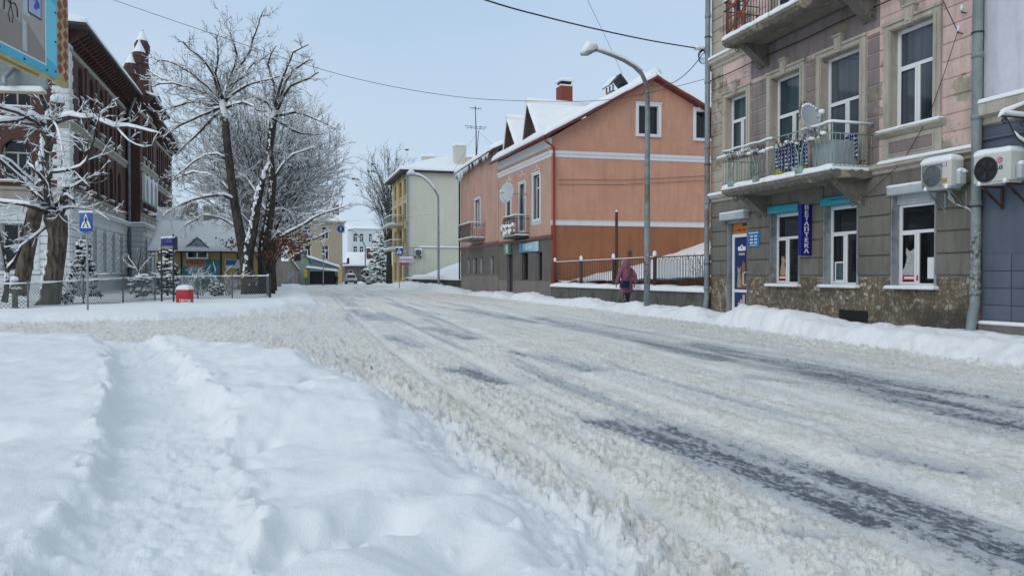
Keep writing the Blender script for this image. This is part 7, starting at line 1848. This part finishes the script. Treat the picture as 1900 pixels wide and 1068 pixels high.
# bus stop
t = thing('bus_stop_sign', 'dark blue bus stop name board on two dark posts beside the red sand bin', 'sign', (-4.2, 32.4, 0))
pb_ = c2w((322-950)/FOC*30, 30); pa_ = c2w((300-950)/FOC*30.4, 30.4)
for q, z in ((pb_, 2.95), (pa_, 2.5)): mb = MB(); mb.tube([(q.x, q.y, 0), (q.x, q.y, z)], .035, 8); link('post', mb, 'dark', t)
db = (pb_-pa_).normalized(); TBS = Fr(pb_, db, (db.y, -db.x))
mb = MB(); mb.bbox(TBS, -.76, .04, -.04, .04, 2.48, 2.82, .01); pn = link('panel', mb, 'navy', t)
mb = MB(); mb.box(TBS, -.74, .02, -.03, .03, 2.37, 2.475); s2 = link('lower_panel', mb, 'beige', t)
mb = MB()
for z, xs in ((2.76, ((-.70, .12), (-.48, .08), (-.35, .26))), (2.66, ((-.70, .03), (-.4, .1), (-.25, .2)))):
    for x, w_ in xs: mb.box(TBS, x, x+w_, .041, .044, z-.015, z+.015)
link('lettering', mb, 'galv', pn)
mb = MB(); mb.box(Fr(pb_, (db.y*-1, db.x), db), -.01, .18, .0, .03, 2.3, 2.85); link('side_panel', mb, 'dark', t)
mb = MB(); mb.snowbox(TBS, -.76, .04, -.05, .05, 2.82, .05); link('snow', mb, 'snow', pn)
# sand bin
t = thing('sand_bin', 'bright red sand bin heaped with snow beside the bus stop post', 'bin', (-3.75, 31.2, 0))
q = c2w((338-950)/FOC*28.8, 28.8); TSB = Fr(q, (math.cos(-YAW), math.sin(-YAW)), (math.sin(-YAW), -math.cos(-YAW)))
mb = MB(); mb.bbox(TSB, -.25, .25, -.45, 0, .0, .74, .02); mb.box(TSB, -.26, .26, -.46, .012, .42, .45); bn = link('box', mb, simple('bright_red_paint', (.42, .012, .02), .45, .06, 3, .05), t)
text('lettering', 'ПІСОК', TSB, .11, .004, .27, .17, 'white', bn, bold=.004, sx=.8)
mb = MB(); mb.snowbox(TSB, -.26, .26, -.46, .02, .74, .16, 4, over=.01); link('snow', mb, 'snow', bn)
# lamps
def lamp(lab, pts, rad, head, hd, snowk=1, hw=.16):
    t = thing('street_lamp', lab, 'street lamp', (pts[0][0], pts[0][1], 0), 'street lamps along the road')
    mb = MB(); n = len(pts); P = [Vector(p) for p in pts]
    mb.tube(P, rad, 10); link('pole', mb, 'steel' if snowk == 1 else 'galv', t)
    mb = MB(); h = Vector(head); e = Vector(hd)
    bm_ = [(h, .05), (h.lerp(e, .25), hw*.6), (h.lerp(e, .6), hw), (e, hw*.5)]
    mb.tube([a for a, _ in bm_], [b for _, b in bm_], 10); hd_ = link('lamp_head', mb, 'galv', t)
    mb = MB(); i0 = n-7 if n > 7 else 1
    for k in range(len(P)-1):
        pass
    arm = [p for p in P if p.z > P[-1].z-1.6 and (P[-1]-p).xy.length < (P[-1]-P[0]).xy.length*.93]+[h]
    if len(arm) > 2: mb.tube([p+Vector((0, 0, .07*snowk)) for p in arm], [.06*snowk]*len(arm), 8)
    mb.tube([h+Vector((0, 0, .08*snowk)), h.lerp(e, .5)+Vector((0, 0, .17*snowk)), e+Vector((0, 0, .05))], [.08*snowk, .17*snowk, .04], 10); link('snow', mb, 'snow', hd_)
    return t
def arcpts(x0, y, zb, zt, x1, zh, n=12):
    P = [(x0, y, zb), (x0, y, (zb+zt)/2), (x0, y, zt)]
    for i in range(1, n+1):
        u = i/n; a = u*math.pi/2
        P.append((x0+(x1-x0)*(1-math.cos(a))**1.0*(.85)+(x1-x0)*.15*u, y, zt+(zh-zt)*math.sin(a)**.9))
    return P
P = [(10.75, 20.5, 0.1), (10.75, 20.5, 3), (10.75, 20.5, 6.4), (10.74, 20.5, 6.9), (10.68, 20.5, 7.18), (10.55, 20.5, 7.42), (10.3, 20.5, 7.62), (9.95, 20.5, 7.78), (9.55, 20.5, 7.9), (9.2, 20.5, 7.98), (9.02, 20.5, 8.02)]
lt = lamp('tall curved grey street lamp heaped with snow in front of the orange house', P, [.095, .09, .075, .07, .066, .062, .058, .054, .05, .047, .045], (9.05, 20.5, 8.02), (8.55, 20.5, 7.84), 1.0, .10)
mb = MB(); mb.tube([(10.75, 20.5, 1.0), (10.75, 20.5, 3.1)], .094, 12); link('torn_poster_band', mb, 'pastepipe', lt)
k57 = 57/60
P = [(11.76, 57, 0.1), (11.76, 57, 4), (11.75, 57, 7.4)]+[(11.75-(11.75-9.7)*u, 57, 7.4+1.65*math.sin(min(1, u*1.15)*math.pi/2)**.8) for u in (.04, .1, .2, .35, .55, .75, .9)]
lamp('second curved street lamp in front of the cream apartment house wall', P, [.10, .09, .08]+[.07]*7, P[-1], (P[-1][0]-.65, 57, P[-1][2]+.02), 1.5, .14)
q = c2w((678-950)/FOC*118, 118); P = [(q.x, q.y, 0), (q.x, q.y, 6)]+[(q.x-2.4*u, q.y, 6+2.6*math.sin(u*math.pi/2)) for u in (.05, .15, .35, .6, .85)]
lamp('distant curved street lamp in front of the pale blue apartment block', P, .11, P[-1], (P[-1][0]-.7, q.y, P[-1][2]), 1.2, .16)
q = c2w((600-950)/FOC*92, 92); P = [(q.x, q.y, 0), (q.x, q.y, 2), (q.x, q.y, 3.7)]
lamp('short straight lamp post with a snowy head before the tan house', P, .06, (q.x, q.y, 3.7), (q.x, q.y+.1, 4.0), 1.2, .2)
# blue arrow sign hung on a cable across the road
t = thing('arrow_sign', 'round blue sign with a white upward arrow hanging over the road', 'road sign', (4.5, 60, 5))
TAR = Fr((0, 60), (1, 0), (0, -1))
mb = MB(); mb.box(TAR, 4.20, 4.82, .0, .02, 4.66, 5.28); link('plate', mb, 'white', t); mb = MB(); mb.disc(TAR, 4.51, .021, 4.97, .285, .006, 28); pn = link('disc', mb, 'signblue', t)
mb = MB(); mb.prism(TAR, [(4.48, 4.78), (4.54, 4.78), (4.54, 5.0), (4.60, 5.0), (4.51, 5.17), (4.42, 5.0), (4.48, 5.0)], .028, .032); link('arrow', mb, 'white', pn)
mb = MB(); mb.tube([(4.3, 60.01, 5.28), (4.3, 60.01, 5.62)], .006, 4); mb.tube([(4.7, 60.01, 5.28), (4.7, 60.01, 5.62)], .006, 4); mb.tube([(11.9, 60.01, 6.3), (8, 60.01, 5.8), (4.5, 60.01, 5.6), (1, 60.01, 5.75), (-1.6, 60.01, 6.1)], .006, 4); link('cable', mb, 'wire', t)

# ================================================================== overhead wires
def wire(lab, pts, r=.008):
    P = [D(x, y, d) for x, y, d in pts]; Q = []
    for i in range(len(P)-1):
        a = P[max(i-1, 0)]; b = P[i]; c = P[i+1]; d = P[min(i+2, len(P)-1)]
        for j in range(6): t_ = j/6; Q.append(.5*((2*b)+(c-a)*t_+(2*a-5*b+4*c-d)*t_*t_+(3*b-a-3*c+d)*t_**3))
    Q.append(P[-1]); mb = MB(); mb.tube(Q, r, 5); o = link('overhead_wire', mb, 'wire', None); tag(o, lab, 'wire')
wire('long thin sagging wire from the top left across the sky to the old house corner', [(-150, -130, 26), (0, -75, 25), (210, 0, 24), (400, 65, 23.5), (560, 118, 23), (700, 155, 23), (860, 181, 22.5), (1010, 188, 22), (1120, 186, 22), (1215, 170, 22), (1312, 146, 22)], .008)
wire('thick dark cable from the top of the photo to the old house corner coil', [(640, -90, 14), (900, 0, 16), (1010, 31, 17.5), (1110, 55, 19), (1210, 76, 20.5), (1308, 92, 22)], .019)
wire('thin wire rising steeply from the gabled chimney', [(1155, 138, 36), (1122, 66, 32), (1090, 0, 28), (1060, -70, 25)], .008)
wire('drooping cable from the corner coil to the orange gable', [(1306, 98, 21.9), (1280, 130, 24), (1252, 152, 28), (1225, 160, 32), (1203, 160, 34.5), (1190, 178, 35.2)], .014)
t = thing('cable_coil', 'loops of black cable hanging at the top of the old house corner', 'cable coil', tuple(D(1304, 100, 21.8)))
mb = MB(); rr = random.Random(2)
for k in range(4):
    c = D(1303, 101, 21.8); r_ = .13+.02*k; ph = rr.uniform(0, 1); mb.tube([c+Vector((r_*.9*math.cos(a)+.02*k, .04*math.sin(a*2+ph), r_*math.sin(a)-.03*k)) for a in np.linspace(0, 6.283, 18)], .01, 4)
link('loop', mb, 'wire', t); mb = MB(); c = D(1301, 91, 21.8); mb.snow((c.x-.2, c.y-.08, c.z), (c.x+.2, c.y-.08, c.z), (c.x+.2, c.y+.1, c.z), (c.x-.2, c.y+.1, c.z), .1); link('snow', mb, 'snow', t)

# ================================================================== people
def skinned(joints, edges, name):
    me = bpy.data.meshes.new(name); me.from_pydata([j[:3] for j in joints], edges, []); o = bpy.data.objects.new(name, me); COL.objects.link(o)
    o.modifiers.new('s', 'SKIN'); sm = o.modifiers.new('d', 'SUBSURF'); sm.levels = 2; sm.render_levels = 2
    for i, j in enumerate(joints): me.skin_vertices[0].data[i].radius = (j[3], j[4] if len(j) > 4 else j[3])
    me.skin_vertices[0].data[0].use_root = True
    dg = bpy.context.evaluated_depsgraph_get(); r = bpy.data.meshes.new_from_object(o.evaluated_get(dg))
    mb = MB(); mb.add([v.co.copy() for v in r.vertices], [tuple(p.vertices) for p in r.polygons], 0, True)
    bpy.data.objects.remove(o); return mb
def place(mb, pos, yaw, k=1.0):
    c, s = math.cos(yaw), math.sin(yaw); mb.v = [(pos[0]+k*(x*c-y*s), pos[1]+k*(x*s+y*c), pos[2]+k*z) for x, y, z in mb.v]; return mb
def person(lab, pos, yaw, k, coat, trousers, hat, bag=None, stride=.16, group=None, hood=True):
    # local frame: walks towards +y, 1.7 m tall
    J = [(0, 0, .92, .13, .10), (0, .01, 1.12, .15, .11), (0, .03, 1.34, .16, .10), (0, .04, 1.46, .06), (0, .06, 1.56, .085, .09), (0, .065, 1.64, .07, .08)]; E = [(0, 1), (1, 2), (2, 3), (3, 4), (4, 5)]
    def chain(st, pts):
        p = st
        for q in pts: J.append(q); E.append((p, len(J)-1)); p = len(J)-1
        return p
    for sg in (-1, 1):
        f = stride*sg
        chain(0, [(sg*.10, 0, .86, .10), (sg*.11, f*.5+.03, .48, .07), (sg*.11, f, .12, .05), (sg*.115, f+.02, .05, .05, .04), (sg*.12, f+.17, .03, .04, .03)])
        w_ = chain(2, [(sg*.19, .03, 1.36, .065), (sg*.27, -f*.5, 1.10, .05), (sg*.27, -f*1.0+.06, .88, .032), (sg*.27, -f+.09, .82, .036, .02)])
        b = J[w_]
        for m_ in range(4): chain(w_, [(b[0]+.012*(m_-1.5)*0+sg*.0, b[1]+.018*(m_-1.5), b[2]-.06, .009), (b[0]-sg*.015, b[1]+.018*(m_-1.5), b[2]-.10+.008*abs(m_-1.5), .008)])
        chain(w_, [(b[0]-sg*.03, b[1]+.035, b[2]-.03, .010), (b[0]-sg*.04, b[1]+.045, b[2]-.06, .009)])
    body = skinned(J, E, 'p')
    # face
    body.sphere((0, .065, 1.60), .088, (.88, 1.0, 1.2), seg=14); body.tube([(0, .14, 1.62), (0, .172, 1.585), (0, .145, 1.575)], [.01, .016, .01], 6)
    for sg in (-1, 1): body.sphere((sg*.032, .142, 1.615), .012, seg=6); body.sphere((sg*.083, .06, 1.60), .02, (.5, 1, 1.4), seg=6)
    body.tube([(-.025, .145, 1.55), (.025, .145, 1.55)], .006, 4)
    t = thing('person', lab, 'person', pos, group)
    M.setdefault('skin', simple('skin', (.38, .24, .18), .6, .05, 5, 0))
    link('body', place(body, pos, yaw, k), 'skin', t)
    # coat: stacked ellipses with folds
    rings = [(.56, .235, .185, 0), (.62, .245, .19, 0), (.80, .225, .175, 0), (.98, .205, .16, .01), (1.15, .205, .15, .02), (1.30, .215, .14, .03), (1.38, .19, .12, .035), (1.44, .11, .09, .04), (1.48, .075, .08, .045)]
    c = MB(); K = 28; V = []
    for j, (z, a, b, y) in enumerate(rings):
        for i in range(K):
            th = 2*math.pi*i/K; f = 1+.03*math.sin(th*5+j)+.02*math.sin(th*9-j*2); V.append((a*math.cos(th)*f, y+b*math.sin(th)*f, z))
    c.add(V, [(j*K+i, j*K+(i+1) % K, (j+1)*K+(i+1) % K, (j+1)*K+i) for j in range(len(rings)-1) for i in range(K)]+[tuple(range(K))], 0, True)
    for sg in (-1, 1):
        f = stride*sg; c.tube([(sg*.13, .03, 1.40), (sg*.20, .03, 1.34), (sg*.27, -f*.25+.0, 1.20), (sg*.30, -f*.5, 1.08), (sg*.29, -f*.8+.02, .95), (sg*.275, -f+.06, .86)], [.07, .088, .085, .078, .068, .062], 12)
    link('coat', place(c, pos, yaw, k), coat, t)
    l = MB()
    for sg in (-1, 1):
        f = stride*sg; l.tube([(sg*.10, 0, .85), (sg*.115, f*.3+.02, .62), (sg*.115, f*.5+.03, .48), (sg*.115, f*.85, .22), (sg*.115, f, .10)], [.115, .10, .09, .075, .07], 12)
    link('trousers', place(l, pos, yaw, k), trousers, t)
    for sg in (-1, 1):
        s = MB(); f = stride*sg; s.tube([(sg*.115, f, .16), (sg*.115, f, .05), (sg*.12, f+.06, .045), (sg*.125, f+.2, .035)], [.065, .07, .06, .04], 10); link('boot', place(s, pos, yaw, k), 'dark', t)
    h = MB()
    if hood:
        K = 18; V = []; rg = [(1.44, .115, .10, .02), (1.50, .112, .112, .03), (1.58, .112, .125, .04), (1.66, .098, .115, .045), (1.71, .065, .075, .045), (1.725, .02, .02, .045)]
        for z, a, b, y in rg:
            for i in range(K+1): th = math.radians(125)+math.radians(290)*i/K; V.append((a*math.cos(th), y+b*math.sin(th)*(1 if math.sin(th) < 0 else .75), z))
        h.add(V, [(j*(K+1)+i, j*(K+1)+i+1, (j+1)*(K+1)+i+1, (j+1)*(K+1)+i) for j in range(len(rg)-1) for i in range(K)], 0, True)
    else: h.sphere((0, .05, 1.66), .10, (1, 1.05, .75), seg=12)
    link('hat', place(h, pos, yaw, k), hat, t)
    if bag:
        fr = MB(); 
        for i in range(22): a = math.radians(-20+220*i/21); fr.sphere((.105*math.cos(a), .125, 1.56+.12*math.sin(a)), .028, seg=6)
        link('fur_trim', place(fr, pos, yaw, k), bag[1], t)
        b = MB(); b.bbox(Fr((0, 0), (1, 0), (0, 1)), -.46, -.10, -.32, -.16, .72, .98, .05)
        b.v = [(x+(z-.84)*.18, y, z+(x+.2)*.15*0) for x, y, z in b.v]
        bo = thing('shoulder_bag', 'dark navy shoulder bag on the back of the person in the pink coat', 'bag', pos)
        link('pouch', place(b, pos, yaw, k), bag[0], bo)
        s = MB(); s.tube([(-.18, -.235, .96), (-.06, -.205, 1.10), (.06, -.165, 1.26), (.13, -.115, 1.38), (.16, -.03, 1.43), (.12, .09, 1.38)], .012, 6); s.tube([(-.33, -.24, .96), (-.26, -.08, 1.05), (-.24, .05, 1.1)], .012, 6)
        link('strap', place(s, pos, yaw, k), bag[0], bo)
    return t
M['pinkcoat'] = simple('dusty_pink_coat', (.22, .075, .12), .8, .15, 7, .3)
M['navybag'] = simple('navy_bag', (.006, .008, .035), .6, .2, 6, .1)
M['fur'] = simple('grey_white_fur', (.35, .34, .34), .9, .4, 30, .5)
m, nt, b = newmat('black_dotted_cloth'); v = coords(nt); vo = N(nt, 'ShaderNodeTexVoronoi'); vo.inputs['Scale'].default_value = 13; L(nt, v, vo.inputs['Vector'])
L(nt, mix(nt, mapr(nt, vo.outputs['Distance'], .22, .28), (.4, .38, .38), (.008, .006, .012)), b.inputs['Base Color']); M['dots'] = m
pp = c2w((1163-950)/FOC*25.6, 25.6, .12)
person('person in a dusty pink hooded coat walking along the snowy pavement by the retaining wall', tuple(pp), math.radians(12), 1.0, 'pinkcoat', 'dots', 'pinkcoat', ('navybag', 'fur'))
M['darkcoat'] = simple('black_coat', (.012, .012, .016), .8, .2, 6, .1); M['greycoat'] = simple('grey_coat', (.04, .04, .05), .8, .2, 6, .1)
for px, d, k, yaw, lab, ct in ((532, 100, .95, .2, 'left one of the two figures in black walking by the kiosk', 'darkcoat'), (537, 101.5, 1.0, -.1, 'right one of the two figures in black walking by the kiosk', 'darkcoat'),
                           (551, 103, .62, .5, 'small dark figure crouching right of the walking pair', 'greycoat'), (607, 103.7, .95, 2, 'dark figure at the left of the market shelter', 'darkcoat'), (613, 104.0, .92, 2.6, 'dark figure in the middle of the market shelter', 'greycoat'), (624, 103, .8, 2.9, 'dark figure standing at the right end of the market shelter', 'darkcoat')):
    q = c2w((px-950)/FOC*d, d, .08); person(lab, tuple(q), yaw, k, ct, 'darkcoat', 'darkcoat' if px != 613 else 'greycoat', hood=False)

# ================================================================== van
q = c2w((653-950)/FOC*112, 112); VN = thing('parked_van', 'small white van with snow on its roof standing at the end of the street', 'van', (q.x, q.y, 0))
TV = Fr((q.x, q.y), (1, 0), (0, -1)); TVS = Fr((q.x, q.y), (0, 1), (-1, 0))
M['carwhite'] = simple('white_car_paint', (.50, .54, .55), .3, .03, 2, 0)
mb = MB()
sec = [(0.0, .35, .70, .76), (.25, .30, .80, .78), (.9, .28, .92, .80), (1.3, .28, 1.0, .80), (2.0, .28, 1.0, .80), (3.9, .28, 1.0, .80), (4.0, .32, .95, .78)]
V = []
for y, z0, z1, hw in sec: V += [TV(-hw, -y, z0), TV(hw, -y, z0), TV(hw, -y, z1), TV(-hw, -y, z1)]
mb.add(V, [(i*4+e, i*4+(e+1) % 4, (i+1)*4+(e+1) % 4, (i+1)*4+e) for i in range(len(sec)-1) for e in range(4)]+[(3, 2, 1, 0), tuple(range(24, 28))])
V = []
for y, z, hw in ((.95, .93, .76), (1.65, 1.5, .64), (3.7, 1.52, .64), (4.0, .96, .74)): V += [TV(-hw, -y, z), TV(hw, -y, z)]
base_ = [TV(-.76, -.95, .9), TV(.76, -.95, .9), TV(.76, -4, .9), TV(-.76, -4, .9)]
mb.add([TV(-.77, -.95, .92), TV(.77, -.95, .92), TV(.64, -1.65, 1.5), TV(-.64, -1.65, 1.5), TV(-.64, -3.7, 1.52), TV(.64, -3.7, 1.52), TV(.76, -4.0, .95), TV(-.76, -4.0, .95)], [(3, 2, 5, 4), (0, 3, 4, 7), (1, 6, 5, 2), (4, 5, 6, 7), (0, 1, 2, 3)])
link('body', mb, 'carwhite', VN)
mb = MB(); mb.poly([TV(-.66, -.99, .99), TV(.66, -.99, .99), TV(.56, -1.58, 1.46), TV(-.56, -1.58, 1.46)]); link('windscreen', mb, 'glass', VN)
mb = MB(); mb.box(TV, -.80, .80, -.02, .06, .34, .50); link('bumper', mb, 'dark', VN); mb = MB(); mb.box(TV, -.32, .32, .0, .02, .55, .66); link('grille', mb, 'dark', VN)
for x in (-.62, .62): mb = MB(); mb.bbox(TV, x-.13, x+.13, -.02, .025, .55, .70, .01); link('headlight', mb, 'galv', VN)
for x in (-.72, .72):
    for y in (.75, 3.2):
        mb = MB(); mb.tube([TV(x-.09, -y, .3), TV(x+.09, -y, .3)], .30, 18); w_ = link('wheel', mb, 'black', VN); mb = MB(); mb.tube([TV(x-.095, -y, .3), TV(x+.095, -y, .3)], .17, 12); link('rim', mb, 'galv', w_)
mb = MB(); mb.snow(TV(-.6, -1.7, 1.51), TV(.6, -1.7, 1.51), TV(.6, -3.6, 1.52), TV(-.6, -3.6, 1.52), .12); link('snow', mb, 'snow', VN)

# ================================================================== crows
def crow(lab, p, yaw, fly=False, k=1.6):
    mb = MB(); c = Vector(p); f = Vector((math.cos(yaw), math.sin(yaw), .1)).normalized(); s = Vector((-f.y, f.x, 0)).normalized()
    mb.tube([c-f*.20*k, c-f*.08*k, c+f*.03*k, c+f*.12*k+Vector((0, 0, .03)), c+f*.17*k+Vector((0, 0, .05)), c+f*.23*k+Vector((0, 0, .04))], [.015, .05*k, .06*k, .035*k, .03*k, .004], 8)
    mb.poly([c-f*.1*k+s*.03, c-f*.32*k+s*.06*k, c-f*.32*k-s*.06*k, c-f*.1*k-s*.03])
    if fly:
        for g in (-1, 1): mb.poly([c+f*.05*k, c+f*.02*k+s*g*.25*k+Vector((0, 0, .12*k)), c-f*.06*k+s*g*.45*k+Vector((0, 0, .02)), c-f*.10*k+s*g*.2*k, c-f*.06*k])
    else:
        for g in (-1, 1): mb.poly([c+f*.05*k+s*g*.05*k, c-f*.05*k+s*g*.065*k-Vector((0, 0, .03)), c-f*.24*k+s*g*.02*k, c-f*.05*k+s*g*.03*k+Vector((0, 0, .04))])
        mb.tube([c, c-Vector((0, 0, .13))], .008, 3)
    o = link('crow', mb, 'darkcoat', None, loc=c); tag(o, lab, 'bird', 'crows in the bare tree' if not fly else None)
crow('black crow in flight left of the bare tree', D(656, 332, 96), 2.6, True)
for x, y in ((691, 305), (684, 318), (693, 318), (755, 278), (736, 296), (664, 333), (662, 344), (701, 307)): crow('black crow perched in the bare rounded tree behind the cream apartment house', D(x, y, 96), R.uniform(0, 6.2))
